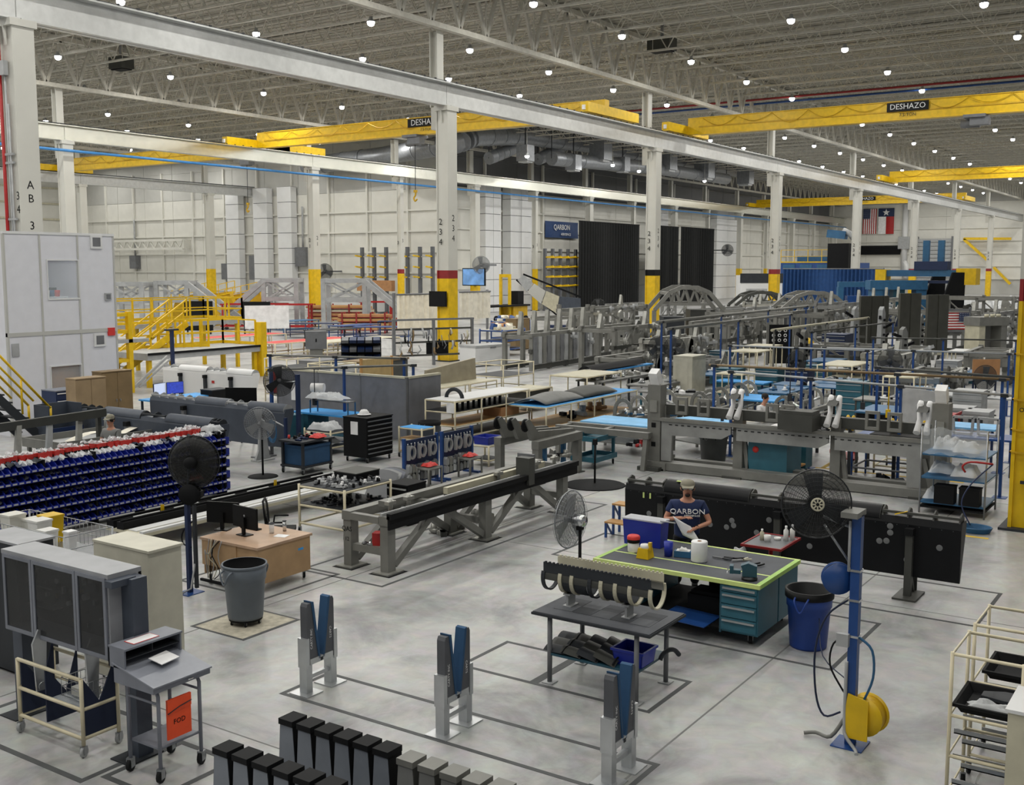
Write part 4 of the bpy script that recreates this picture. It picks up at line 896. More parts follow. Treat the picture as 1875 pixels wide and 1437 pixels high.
# ------------------------------------------------------------ left foreground
dc = T('display_cabinet', 'grey display cabinet with dark mesh doors on heavy posts at lower left', 'cabinet', (7.08, 10.66, 0))
MB().bx(-.21, .21, -.97, .97, 1.97, 2.02).o('top', mat('cabtop', '#9a9ca0', .45), dc); MB().bx(-.2, .2, -.97, .97, 1.08, 1.12).o('bottom', 'podium', dc)
MB().bx(.17, .21, -.97, .97, 1.1, 1.97).o('back_panel', 'dkgrey', dc)
for y in (-.97, .94): MB().bx(-.2, .2, y, y+.03, 1.1, 1.97).o('side_panel', mat('cabside', '#96989c', .45), dc)
for k, (y0, y1) in enumerate(((-.94, -.42), (-.42, .38), (.38, .94))):
    d = T('x', '', '') if False else MB().bx(-.225, -.2, y0+.005, y0+.045, 1.1, 1.98).bx(-.225, -.2, y1-.045, y1-.005, 1.1, 1.98).bx(-.225, -.2, y0+.045, y1-.045, 1.1, 1.14).bx(-.225, -.2, y0+.045, y1-.045, 1.94, 1.98).o('door', 'podium', dc)
    MB().bx(-.215, -.21, y0+.045, y1-.045, 1.14, 1.94).o('mesh_pane', 'tint', d)
for y in (-1.06, 1.0):
    MB().bx(-.05, .14, y-.09, y+.09, 0, 1.96).o('upright', 'slate', dc); MB().bx(-.22, .22, y-.16, y+.16, 0, .015).o('foot_plate', 'dkgrey', dc)
MB().bx(-.25, .05, -1.09, -.97, 1.9, 1.97).o('bracket', 'slate', dc); MB().bx(-.25, .05, -1.06, -.98, 1.1, 1.16).o('bracket', 'slate', dc)
R_ = random.Random(11)
for k in range(60):
    y = R_.uniform(-.88, .88); z = R_.uniform(1.16, 1.86); w = R_.uniform(.01, .04); h = R_.uniform(.02, .09)
    sh = MB()
    if k % 3 == 0: sh.cyl((.16, y, z), (.10, y, z), w, 8)
    else: sh.bx(.13, .17, y-w/2, y+w/2, z, z+h)
    sh.o('hung_tool', ['ltgrey', 'dktan', 'chrome', 'softblack', 'grey'][k % 5], dc)
for z in (1.32, 1.56, 1.78): MB().bx(.05, .17, .42, .93, z, z+.015).o('shelf', 'grey', dc)
# cream pipe cart under it
pc = T('pipe_cart', 'cream pipe cart with navy fabric dividers under the display cabinet', 'cart', (6.96, 10.62, 0))
for x, y in ((-.22, .58), (-.22, -.58), (.22, .58), (.22, -.58)):
    rod(pc, (x, y, .13), (x, y, .86), .022, 'pipe', 'post'); caster(pc, x, y, .06, m='ltgrey')
for z in (.2, .52): MB().tube([(-.22, -.58, z), (.22, -.58, z), (.22, .58, z), (-.22, .58, z)], .021, 8, True).o('rail', 'pipe', pc)
rod(pc, (-.22, -.58, .85), (-.22, .58, .85), .021, 'pipe', 'top_rail'); rod(pc, (.22, -.58, .85), (.22, .58, .85), .021, 'pipe', 'top_rail')
for y in (-.57, .1, .55): MB().prism([(-.2, .22), (.2, .22), (.2, .95), (.05, .5), (-.2, .85)] if y > -.5 else [(-.2, .22), (.2, .22), (.2, .95), (0, .55), (-.2, .86)], y-.01, y+.01).o('divider', 'navy', pc)
MB().bx(-.21, .21, -.55, .02, .5, .515).o('shelf', 'clear', pc)
for i, (y, x) in enumerate(((.32, -.1), (-.42, .05))):
    o = MB().prism([(-.07, .25), (.04, .25), (.08, .9), (-.02, .95), (-.1, .8)], -.012, .012).cyl((0, -.02, .3), (0, .02, .3), .05, 10).o('machined_arm', 'alu', None, (6.96+x, 10.62+y, .26)); tag(o, ['silver machined arm hanging at the left of the cream cart', 'silver machined arm standing at the right of the cream cart'][i], 'metal part')
wbk = T('wire_basket', 'wire basket with pale papers inside the cream pipe cart', 'basket', (7.0, 10.36, .54))
for z in (0, .1, .2): MB().tube([(-.15, -.2, z), (.15, -.2, z), (.15, .2, z), (-.15, .2, z)], .006, 4, True).o('hoop', 'wire', wbk)
for k in range(6):
    for s in (-.2, .2): rod(wbk, (-.15+.06*k, s, 0), (-.15+.06*k, s, .2), .004, 'wire', 'upright', 4)
MB().bx(-.1, .1, -.15, .1, .01, .1).o('papers', 'panelgrey', wbk)
tape_rect('grey tape rectangle around the display cabinet and cream cart', 6.35, 7.75, 9.55, 12.1, .07)
# shop desk on wheels
sd = T('shop_desk', 'grey wheeled shop desk with sloping top at lower left', 'desk', (7.08, 9.1, 0))
for x, y in ((-.26, -.22), (.26, -.22), (-.26, .26), (.26, .26)):
    MB().tube([(x, y, .14), (x, y, .9), (x*.98, y+(-.05 if y > 0 else .05), .99)], .02, 8).o('leg', 'podium', sd); caster(sd, x, y, .07)
MB().bx(-.25, .25, -.2, .25, .33, .35).o('lower_shelf', 'podium', sd)
for x in (-.26, .26): rod(sd, (x, -.22, .82), (x, .26, .82), .014, 'podium', 'brace')
rod(sd, (-.26, -.22, .36), (.26, -.22, .36), .012, 'podium', 'brace')
MB().prism([(-.28, .97), (.34, .97), (.34, 1.16), (-.28, 1.03)], -.36, .36, 'x').o('desk_box', 'podium', sd)
MB().hexa([(-.37, -.3, 1.03), (.37, -.3, 1.03), (.37, .36, 1.165), (-.37, .36, 1.165), (-.37, -.3, 1.045), (.37, -.3, 1.045), (.37, .36, 1.18), (-.37, .36, 1.18)]).o('sloping_top', mat('podtop', '#878b95', .35), sd)
hz = MB().bx(-.36, -.34, .16, .42, 1.13, 1.33).bx(.34, .36, .16, .42, 1.13, 1.33).bx(-.36, .36, .40, .42, 1.13, 1.33).bx(-.36, .36, .14, .42, 1.33, 1.35).o('pigeon_hole', 'podium', sd)
MB().bx(-.34, .34, .17, .40, 1.225, 1.235).bx(-.01, .0, .17, .4, 1.235, 1.33).o('divider_shelf', 'dkgrey', hz); MB().bx(-.34, .34, .385, .4, 1.15, 1.33).o('inner_back', 'black', hz)
rod(sd, (.05, -.3, 1.0), (.12, -.3, 1.0), .008, 'chrome', 'latch')
o = MB().bx(-.16, .16, -.08, .08, 0, .003).o('red_edged_sheet', 'brightred', None, (7.03, 9.38, 1.352)); MB().bx(-.152, .152, -.072, .072, .003, .004).o('page', 'paper', o); tag(o, 'white sheet with red border on top of the shop desk', 'paper')
o = MB().hexa([(-.13, -.1, -.005), (.13, -.1, -.005), (.13, .08, .033), (-.13, .08, .033), (-.13, -.1, .002), (.13, -.1, .002), (.13, .08, .04), (-.13, .08, .04)]).o('loose_sheet', 'paper', None, (7.12, 9.16, 1.15), .15); tag(o, 'loose white sheet lying on the slope of the shop desk', 'paper')
op = T('orange_pouch', 'orange pouch marked FOD hanging from the shop desk', 'pouch', (7.05, 8.86, .42))
MB().bx(-.15, .15, -.012, .006, 0, .42).o('pouch', 'orange', op); MB().bx(-.15, .15, -.02, -.008, .29, .42).o('flap_cover', 'orange', op); MB().tube([(-.15, -.022, .28), (0, -.022, .32), (.15, -.022, .34)], .006, 4).o('flap_edge', 'dkgrey', op)
text('FOD', .075, 'black', op, (0, -.014, .17), FY, .001)
tape_rect('grey tape rectangle under the shop desk', 6.55, 7.6, 8.6, 9.5, .07)
cabinet('tall beige cabinet standing behind the display cabinet', (8.52, 11.38), .5, 1.08, 1.8, mat('cabbeige', '#c3c0b0', .5), 0, name='storage_cabinet', handle='softblack')
# second cabinet at the far left edge, cropped
lc = cabinet('grey topped dark cabinet cut by the left edge', (7.95, 13.1), .5, .9, 1.75, 'dkgrey', 0, top=mat('cabtop', '#9a9ca0', .45))
# wire cart with tubs and buckets
wc = T('wire_cart', 'wire basket cart full of white tubs behind the beige cabinet', 'cart', (9.95, 15.55, 0))
for x, y in ((-.42, -1.1), (.42, -1.1), (-.42, 1.1), (.42, 1.1)): rod(wc, (x, y, .12), (x, y, 1.2), .015, 'wire', 'post'); caster(wc, x, y)
for z in (.3, .82, 1.0, 1.2): MB().tube([(-.42, -1.1, z), (.42, -1.1, z), (.42, 1.1, z), (-.42, 1.1, z)], .008, 4, True).o('hoop', 'wire', wc)
for k in range(22):
    y = -1.1+k*2.2/21
    for x in (-.42, .42): rod(wc, (x, y, .82), (x, y, 1.2), .004, 'wire', 'wire', 4)
MB().bx(-.42, .42, -1.1, 1.1, .81, .825).o('shelf', 'wire', wc); MB().bx(-.42, .42, -1.1, 1.1, .29, .305).o('shelf', 'wire', wc)
tubs = [(9.85, 15.55, .13, .42, 'plastic', 'white tall tub in the wire cart beside the yellow one'), (9.98, 15.95, .12, .36, 'offwhite', 'cream bucket at the left of the wire cart'), (10.15, 15.72, .14, .42, 'yellow', 'yellow tub in the wire cart'), (9.72, 15.15, .11, .34, 'plastic', 'white tub at the right of the wire cart'), (9.9, 14.85, .07, .32, 'paper', 'slim white bottle tub near the beige cabinet'), (9.8, 16.2, .14, .44, 'offwhite', 'tall cream bucket at the left end of the wire cart')]
for x, y, r, h, m, lb in tubs:
    t = T('tub', lb, 'tub', (x, y, .83)); MB().hexa([(-r*.85, -r*.85, 0), (r*.85, -r*.85, 0), (r*.85, r*.85, 0), (-r*.85, r*.85, 0), (-r, -r, h), (r, -r, h), (r, r, h), (-r, r, h)]).o('body', m, t); MB().bx(-r-.01, r+.01, -r-.01, r+.01, h, h+.03).o('lid', m, t)
rw = T('wipe_tub', 'white tub with red lid beside the beige cabinet', 'tub', (9.1, 12.55, 1.05)); MB().lathe([(.001, 0), (.14, 0), (.15, .25), (.001, .25)], n=20).o('body', 'plastic', rw); MB().lathe([(.15, .2), (.155, .26), (.001, .26)], n=20).o('band', 'softblack', rw); MB().lathe([(.16, .26), (.16, .31), (.13, .34), (.001, .345)], n=20).o('lid', 'brightred', rw)
pipe_rack('short wire stand holding the red lidded tub', (9.1, 12.6), .4, .5, 1.05, [(.3, 'wire'), (1.02, 'wire')], pm_='wire', r=.012)
# black utility post with a fan seen from behind
u2 = T('utility_post', 'dark blue utility post with a black fan in front of the bin rack', 'utility post', (11.35, 13.87, 0))
MB().bx(-.17, .17, -.15, .15, 0, .012).o('base_plate', 'postblue', u2); MB().cb(0, 0, .012, .07, .07, 1.5).o('post', 'dkblue', u2); MB().cb(.02, -.14, .1, .05, .05, 1.35).o('air_pipe', 'dkgrey', u2)
reel(u2, (.02, -.05, 1.62), .17, .1, 'softblack', math.radians(-60), 'softblack'); rod(u2, (0, .05, 1.5), (.1, .2, 1.55), .03, 'chrome', 'pipe_elbow')
rod(u2, (0, 0, 1.5), (.02, -.05, 2.1), .022, 'dkgrey', 'fan_mast'); fan_head(u2, (.12, -.05, 2.12), .42, math.radians(120), .1, 'darkmetal', 'dkgrey', 'dkgrey', 'softblack', screen='darkmesh')
MB().tube([(.05, -.1, 1.2), (0, .12, 1.0), (0, .14, .8), (.02, -.04, .75)], .012, 6).o('hose', 'softblack', u2); MB().tube([(0, -.14, .5), (-.06, -.1, .1), (-.16, .02, .02)], .016, 6).o('conduit', 'ltgrey', u2)

# tan desk with monitors and office chair
dk = T('office_desk', 'tan wooden desk with tangled cables beside the grey trash can', 'desk', (12.5, 13.55, 0))
MB().bx(-.62, .62, -.68, .68, .72, .76).o('desk_top', mat('desktop', '#b89a80', .45), dk)
MB().bx(-.58, .58, -.66, -.16, .14, .72).o('pedestal', 'desk', dk); MB().bx(-.6, -.57, -.16, .66, .3, .72).o('modesty_panel', 'desk', dk); MB().bx(-.57, .58, .62, .65, .14, .72).o('side_panel', 'desk', dk)
MB().bx(.3, .42, -.662, -.655, .52, .56).o('blue_label', 'skyblue', dk)
for x in (-.5, .5):
    for y in (-.58, .58): caster(dk, x, y, .055, rz=1)
MB().bar((-.64, .66, .05), (-.64, -.2, .05), .04).o('lower_bar', 'softblack', dk)
for k in range(7): MB().tube([(-.62, .15+.05*k, .76), (-.66-.02*(k % 3), .2+.05*k+.1*math.sin(k), .5+.05*(k % 2)), (-.66, .1+.07*k, .2+.06*k), (-.64, .3+.03*k, .1)], .008, 5).o('cable', ['ltgrey', 'softblack', 'beige'][k % 3], dk)
def monitor(label, loc, rz, w=.52, h=.31, m='black', scr='black'):
    t = T('monitor', label, 'monitor', loc, rz); MB().bx(-w/2, w/2, -.02, .02, .12, .12+h).o('casing', m, t); MB().bx(-w/2+.012, w/2-.012, -.024, -.02, .135, .12+h-.015).o('screen', scr, t)
    MB().bx(-.03, .03, .02, .06, .02, .3).o('stand', m, t); MB().bx(-.12, .12, -.07, .11, 0, .015).o('base', m, t); return t
m1 = monitor('black monitor seen from behind on the tan desk', (12.4, 13.7, .76), 85, .62, .36); MB().lathe([(.001, .002), (.02, .002)], (0, .021, .33), 10, 'y').o('badge', 'ltgrey', m1)
monitor('second dark monitor at the left of the tan desk', (12.45, 14.3, .76), 110, .6, .36)
o = MB().bx(-.06, .06, -.2, .2, 0, .02).o('keyboard', 'softblack', None, (12.75, 13.95, .76)); tag(o, 'black keyboard on the tan desk behind the monitors', 'keyboard')
for x, y, r, h, m, lb, nm in ((12.72, 13.42, .045, .16, 'film', 'clear plastic cup with lid on the tan desk', 'cup'), (12.95, 13.35, .035, .17, 'chrome', 'steel tumbler at the back of the tan desk', 'tumbler')):
    o = MB().lathe([(.001, 0), (r*.85, 0), (r, h), (.001, h)], n=16).o(nm, m, None, (x, y, .76)); MB().lathe([(r*1.08, h), (r*1.08, h+.012), (.001, h+.014)], n=16).o('lid', 'dkgrey', o); tag(o, lb, 'cup')
o = MB().bx(-.09, .09, -.11, .11, 0, .004).o('paper_sheet', 'paper', None, (12.68, 13.15, .76), .3); tag(o, 'white sheet of paper on the tan desk corner', 'paper')
ch_ = T('office_chair', 'black mesh office chair behind the tan desk', 'chair', (13.75, 14.25, 0), 40)
MB().bx(-.25, .25, -.24, .24, .46, .53).o('seat', 'softblack', ch_)
MB().tube([(-.22, .25, .62), (-.24, .28, .95), (-.16, .3, 1.06), (.16, .3, 1.06), (.24, .28, .95), (.22, .25, .62)], .02, 6, True).o('back_frame', 'softblack', ch_); MB().bx(-.22, .22, .265, .275, .64, 1.05).o('back_mesh', 'guard', ch_)
rod(ch_, (0, 0, .1), (0, 0, .46), .03, 'softblack', 'gas_lift'); MB().bar((0, .2, .48), (0, .28, .75), .05, .03).o('back_bar', 'softblack', ch_)
for k in range(5): a = k*2*PI/5; MB().bar((0, 0, .12), (.28*math.cos(a), .28*math.sin(a), .08), .05, .03).o('base_arm', 'softblack', ch_); caster(ch_, .28*math.cos(a), .28*math.sin(a), .028)
for s in (-1, 1): MB().tube([(s*.27, .18, .5), (s*.29, .15, .7), (s*.29, -.1, .7)], .018, 6).o('armrest', 'softblack', ch_)
tape_rect('grey tape around the tan desk', 11.7, 13.5, 12.6, 14.6, .06)

# ------------------------------------------------------------ blue bin rack
br = T('bin_rack', 'dark steel rack holding rows of blue parts bins', 'rack', (11.2, 19.2, 0)); NB, BW, NR, RH = 41, .138, 7, .195
MB().bx(0, NB*BW, .3, .33, .05, 1.52).o('back_panel', 'softblack', br)
for k in range(6): MB().bx(k*NB*BW/5-.02, k*NB*BW/5+.02, .02, .32, 0, 1.5).o('upright', 'softblack', br)
for j in range(NR): MB().bx(0, NB*BW, .0, .3, .12+j*RH-.012, .12+j*RH).o('shelf', 'softblack', br)
MB().bx(-.05, NB*BW+.3, .3, .6, 1.44, 1.47).o('top_board', 'softblack', br)
def bin_mesh(w=.125, d=.25, h=.125, m='binblue'):
    b = MB(); t = .006; X = w/2
    b.bx(-X, X, -d/2, d/2, 0, t).bx(-X, X, d/2-t, d/2, t, h)
    for s in (-1, 1): b.prism([(-d/2-.01, t), (d/2, t), (d/2, h), (-d/2+.07, h), (-d/2-.02, h*.45)], s*X-t/2, s*X+t/2, 'x')
    b.bx(-X, X, -d/2-.02, -d/2-.01, 0, h*.45); return b.mesh('bin', m)
bme = bin_mesh(); bre = bin_mesh(m='brightred'); lbm = MB().bx(-.045, .045, -.148, -.145, .01, .04).mesh('label_card', 'panelgrey')
def bag_mesh(seed, m):
    R = random.Random(seed); return MB().grid(lambda u, v: ((u-.5)*.12+R.uniform(-.02, .02), (v-.5)*.22+R.uniform(-.02, .02), .03+R.uniform(.02, .10)), 4, 5).mesh('bag', m)
bags = [bag_mesh(1, 'film'), bag_mesh(12, 'film'), bag_mesh(2, 'ltgrey'), bag_mesh(3, 'dkgrey'), bag_mesh(4, 'grey'), bag_mesh(6, 'navy'), bag_mesh(7, 'dkblue'), bag_mesh(8, 'podium')]
R_ = random.Random(5); rowname = ['bottom', 'second', 'third', 'fourth', 'fifth', 'sixth', 'top']
for j in range(NR):
    for i in range(NB):
        red = (j, i) in ((2, 33), (2, 34), (2, 35), (1, 33))
        o = inst('parts_bin', bre if red else bme, None, (11.2+(i+.5)*BW, 19.33, .121+j*RH))
        tag(o, '%s parts bin, %s from the left on the %s shelf of the bin rack' % ('red' if red else 'blue', nth(i), rowname[j]), 'bin', 'parts bins on the %s shelf' % rowname[j])
        inst('label_card', lbm, o); q = R_.random()
        if j == NR-1: inst('bag', bags[0 if q < .7 else R_.randrange(8)], o, (0, .05, .05), R_.uniform(-.4, .4)).scale = (1.2, 1.2, 1.5)
        elif q < .75: inst('bag', bags[R_.randrange(8)], o, (0, .02, .01), R_.uniform(-.4, .4))
rbm = bin_mesh(.13, .24, .12, 'brightred')
for i in range(36):
    o = inst('parts_bin', rbm, None, (11.35+i*.142, 19.62, 1.472), PI); tag(o, 'red bin, %s from the left along the top board of the bin rack' % nth(i), 'bin', 'red bins along the top of the bin rack'); o.rotation_euler.z += R_.uniform(-.35, .35); o.location.y += R_.uniform(-.05, .05)
    inst('bag', bags[R_.choice((0, 0, 1))], o, (0, -.03, .05), .3).scale = (1.15, 1.2, R_.uniform(.6, 1.5))
crumple('plastic_bag', 'heap of clear plastic bags on the right end of the bin rack', (16.75, 19.55, 1.475), .45, .35, .2, 'film', 3); crumple('plastic_bag', 'white crumpled bag on the left end of the bin rack top', (11.35, 19.65, 1.60), .6, .3, .22, 'film', 8)
eb = T('bin_rack', 'short end rack of blue bins behind the black fan', 'rack', (17.0, 19.25, 0), 90)
MB().bx(-.05, .9, .28, .3, .05, 1.5).o('back_panel', 'softblack', eb)
for j in range(5): MB().bx(0, .8, 0, .3, .12+j*.26, .135+j*.26).o('shelf', 'softblack', eb)
for j in range(5):
    for i in range(3):
        o = inst('parts_bin', bme, None, (16.9, 19.4+i*.26, .136+j*.26), -PI/2); o.scale = (1.7, 1.1, 1.3); tag(o, 'larger blue bin, %s in depth on the %s shelf of the end rack' % (nth(i), rowname[j]), 'bin', 'larger bins on the end rack %s shelf' % rowname[j])

# long low tray table and black rails
rt = T('rail_table', 'long low table with black rails and white strips behind the desk', 'table', (15.2, 17.2, 0))
MB().bx(-2.6, 3.0, -.55, .55, .26, .32).o('table_top', 'beige', rt); MB().bx(-2.55, 2.9, -.3, -.05, .32, .34).o('white_strip', 'white', rt); MB().bx(-2.6, 3.0, -.54, -.44, .32, .36).o('white_strip', 'white', rt)
for y in (.02, .32): MB().bx(-2.6, 3.1, y, y+.2, .32, .46).bx(-2.6, 3.1, y+.05, y+.1, .46, .5).o('rail', 'softblack', rt)
for k in range(6): MB().bx(-2.3+k*.95, -1.7+k*.95, .1, .13, .50, .515).o('white_tape', 'white', rt)
for x in (-2.4, 0, 2.6):
    for y in (-.45, .45): post(rt, x, y, 0, .26, .06, 'grey')
for x in (-1.6, 1.4): MB().bx(x, x+.08, .2, .21, .47, .6).o('yellow_clip', 'yellow', rt)
pcx, pcy = 15.93, 14.7
ptc = pipe_rack('cream pipe cart with trays of small dark parts', (pcx, pcy), 1.35, 1.2, .98, [(.2, None), (.56, 'dkgrey'), (.93, 'dkgrey')])
clutter('silver and black fasteners spread on the top tray of the parts cart', (pcx, pcy, .965), 1.15, 1.0, .09, 60, ['ltgrey', 'softblack', 'paper', 'grey'], 21)
clutter('dark brackets on the middle tray of the parts cart', (pcx, pcy, .595), 1.1, 1.0, .09, 40, ['dkgrey', 'softblack', 'fixdark', 'grey'], 22)
o = MB().bx(-.35, .35, -.3, .3, 0, .12).o('black_drawer_unit', 'softblack', None, (16.5, 14.9, .97)); MB().bx(-.36, .36, -.31, .31, .12, .14).o('lid', 'fixdark', o); tag(o, 'black flat case with grey lid on the parts cart', 'case')
dcab = drawer_cabinet('black drawer unit standing behind the parts cart', (17.1, 14.1), .55, .6, .85, 4, 'softblack', -90, hm='ltgrey')
gp = T('panel_stack', 'leaning stack of grey curved panels beside the blue pegboards', 'panels', (17.6, 15.4, 0))
for k in range(4): MB().grid(lambda u, v: (-.1+k*.12+u*.5, (v-.5)*.7, .02+.75*u+.06*math.sin(PI*v)), 4, 5).o('panel', ['grey', 'ltgrey', 'podium', 'grey'][k], gp)

# long grey rail fixture
rx = T('rail_fixture', 'long grey steel rail fixture on braced legs in the middle', 'fixture', (17.0, 12.4, 0))
for y in (-.42, .42): MB().bx(-3.1, 3.15, y-.1, y+.1, .84, 1.0).o('side_beam', 'fixgrey', rx)
for x in (-3.05, -1.5, 0, 1.5, 3.05): MB().bx(x-.06, x+.06, -.32, .32, .86, .98).o('cross_beam', 'fixgrey', rx)
MB().bx(-3.1, 3.15, -.56, -.52, .78, 1.02).bx(-3.1, 3.15, -.6, -.5, .96, 1.06).o('black_rail', 'softblack', rx); MB().bx(-3.1, 3.1, -.40, -.36, 1.0, 1.05).o('slide_rail', 'ltgrey', rx)
MB().bx(-2.5, 2.6, .05, .2, 1.0, 1.1).o('carriage_bar', 'fixgrey', rx); MB().bx(-1.0, 2.4, -.2, -.1, 1.0, 1.12).o('carriage_bar', 'beige', rx)
MB().bx(1.15, 1.35, -.62, -.3, .85, 1.4).o('carriage_block', 'fixdark', rx); MB().bx(1.5, 1.56, -.5, -.1, 1.0, 1.42).o('carriage_plate', 'grey', rx)
for k, x in enumerate((-2.7, -2.2, .6, 2.0, 2.7)): MB().cyl((x, -.25, 1.0), (x, -.25, 1.22), .04, 8).bx(x-.1, x+.1, -.3, -.2, 1.12, 1.18).o('clamp', 'bare', rx)
for x in (-2.98, -.1, 2.75):
    for y in (-.42, .42):
        l = MB().cb(x, y, .03, .2, .17, .82).o('leg', 'fixgrey', rx); MB().cb(x, y, 0, .42, .36, .03).o('foot', 'bare', l)
        p = MB().cb(x, y, -.0, .5, .46, .004).o('floor_pad', 'softblack', rx)
    MB().bx(x-.06, x+.06, -.34, .34, .3, .42).o('leg_tie', 'fixgrey', rx)
for y in (-.42, .42):
    for a, b in ((-2.85, -1.7), (-.22, -1.4), (.05, 1.25), (2.6, 1.5)): MB().bar((a, y, .12), (b, y, .84), .12, .12).o('diagonal', 'fixgrey', rx)
text('QAS', .12, 'softblack', rx, (-3.085, .42, .68), FX, .001); text('12', .1, 'softblack', rx, (-3.085, .42, .5), FX, .001)
o = MB().bx(-.1, .1, -.07, .07, 0, .22).o('red_box', 'red', None, (14.15, 12.32, .42), .4); tag(o, 'small red box hung inside the near legs of the rail fixture', 'box')
clutter('chrome clamps lying on the leg tie of the rail fixture', (14.02, 12.3, .425), .08, .5, .06, 6, ['chrome', 'wire'], 33)
clutter('grey hoses and brackets on the floor under the rail fixture', (17.4, 13.05, 0), 1.8, .5, .22, 14, ['fixgrey', 'fixdark', 'bare'], 34)
tape_rect('grey tape rectangle around the long rail fixture', 13.3, 20.9, 11.5, 13.4, .06)

# ------------------------------------------------------------ white booth at left and what stands around it
YB = 31.5
def by(px, py): return onY(px, py, YB)
x0, x1 = by(14, 600).x, by(213, 600).x; zt, zs = by(213, 433).z, by(213, 603).z
bo = T('inspection_booth', 'white two storey panel booth at the left with a window on each floor', 'booth', (x0, YB, 0)); WX = x1-x0
win = []
for (a, b) in (((86, 477), (145, 545)), ((93, 672), (150, 716))): p, q = by(*a), by(*b); win.append((p.x-x0, q.x-x0, q.z, p.z))
seam = [0, by(79, 600).x-x0, by(148, 600).x-x0, WX]
mat('booth', '#dfe0e6', .4, 0, .03)
for lv, (za, zb_) in enumerate(((0, zs-.06), (zs+.06, zt))):
    for k in range(3):
        a, b = seam[k]+.03, seam[k+1]-.03
        if k == 1:
            w = win[1-lv]
            MB().bx(a, b, 0, .08, za, w[2]).o('panel', 'booth', bo); MB().bx(a, b, 0, .08, w[3], zb_).o('panel', 'booth', bo)
            MB().bx(a, w[0], 0, .08, w[2], w[3]).o('panel', 'booth', bo)
            if w[1] < b: MB().bx(w[1], b, 0, .08, w[2], w[3]).o('panel', 'booth', bo)
            f = MB().bx(w[0]-.03, w[1]+.03, -.03, 0, w[2]-.05, w[2]).bx(w[0]-.03, w[1]+.03, -.03, 0, w[3], w[3]+.04).bx(w[0]-.03, w[0], -.03, 0, w[2], w[3]).bx(w[1], w[1]+.03, -.03, 0, w[2], w[3]).o('window_frame', 'white', bo)
            MB().bx(w[0], w[1], .03, .04, w[2], w[3]).o('pane', 'glass', f)
        else: MB().bx(a, b, 0, .08, za, zb_).o('panel', 'booth', bo)
for s_ in seam: MB().bx(s_-.03, s_+.03, -.02, .08, 0, zt).o('mullion', 'panelgrey', bo)
MB().bx(-.03, WX+.03, -.025, .08, zs-.06, zs+.06).o('floor_band', 'panelgrey', bo); MB().bx(-.03, WX+.03, -.03, 4.0, zt, zt+.08).o('roof', 'white', bo)
MB().bx(-.03, .05, .08, 4.0, 0, zt).o('side_wall', 'booth', bo); MB().bx(WX-.05, WX+.03, .08, 4.0, 0, zt).o('side_wall', 'booth', bo); MB().bx(0, WX, 3.9, 4.0, 0, zt).o('rear_wall', 'booth', bo); MB().bx(.05, WX-.05, .08, 3.9, zs-.1, zs).o('upper_floor', 'grey', bo)
for px, py, s_, m in ((175, 443, .22, 'white'), (182, 622, .22, 'white'), (197, 543, .12, 'ltgrey'), (203, 607, .13, 'brightred')):
    p = by(px, py); v = MB().bx(p.x-x0-s_, p.x-x0+s_, -.05, 0, p.z-s_, p.z+s_).o('alarm_box' if m == 'brightred' else 'vent', m, bo)
    if m != 'brightred': MB().bx(p.x-x0-s_*.65, p.x-x0+s_*.65, -.06, -.05, p.z-s_*.65, p.z+s_*.65).o('grille', 'grey', v)
p = by(28, 641); MB().bx(p.x-x0-.12, p.x-x0+.12, -.03, 0, p.z-.2, p.z+.2).o('notice', 'ltgrey', bo)
# room contents seen through the panes
w = win[0]; o = MB().bx(-.45, .45, -.3, .3, 0, .04).o('booth_table', 'white', None, (x0+w[0]+.55, YB+.75, w[2]+.0))
for sx in (-.4, .4):
    for sy in (-.25, .25): MB().cb(sx, sy, zs-w[2], .04, .04, w[2]-zs).o('leg', 'ltgrey', o)
tag(o, 'white table inside the upper booth window', 'table')
for k, (dx, m) in enumerate(((.35, 'plastic'), (.52, 'machblue'), (.72, 'brightred'))):
    o = MB().lathe([(.001, 0), (.07, 0), (.09, .2), (.001, .2)], n=12).o('tub', m, None, (x0+w[0]+dx, YB+.62, w[2]+.042)); tag(o, ['white', 'blue', 'red'][k]+' tub on the table inside the upper booth window', 'tub')
o = MB().bx(0, 1.5, 0, .5, 0, 1.6).o('storage_unit', 'card', None, (x0+win[1][0]-.2, YB+.35, .9)); o2 = MB().bx(0, 1.5, 0, .5, 0, .9).o('plinth', 'dkgrey', o, (0, 0, -.9)); MB().bx(.05, .4, -.02, 0, .1, .8).o('door', 'maroon', o); tag(o, 'orange brown cupboard inside the lower booth window', 'cupboard')
o = MB().bx(-.22, .22, -.2, .2, 0, 1.9).bx(-.23, .23, -.21, .21, 1.9, 1.94).o('grey_locker', 'grey', None, (x0+win[0][0]+.42, YB+2.6, zs)); tag(o, 'grey locker inside the upper booth window', 'locker')
o = MB().bx(-.25, .25, -.2, .2, 0, 1.3).o('yellow_column_box', 'dkyellow', None, (x0+win[0][0]+1.0, YB+2.6, zs)); MB().bx(-.26, .26, -.21, .21, 1.3, 1.5).o('red_cap', 'brightred', o); tag(o, 'yellow and red column stand-in behind the upper booth window', 'cabinet')  # box added to stand in for the yellow and red column behind
o = T('booth_chair', 'black chair inside the upper booth window', 'chair', (x0+win[0][0]+1.1, YB+1.35, zs)); MB().bx(-.22, .22, -.22, .22, .45, .52).o('seat', 'softblack', o); MB().bx(-.22, .22, .2, .25, .55, 1.4).o('backrest', 'softblack', o); rod(o, (0, 0, 0), (0, 0, .45), .05, 'softblack', 'stem')
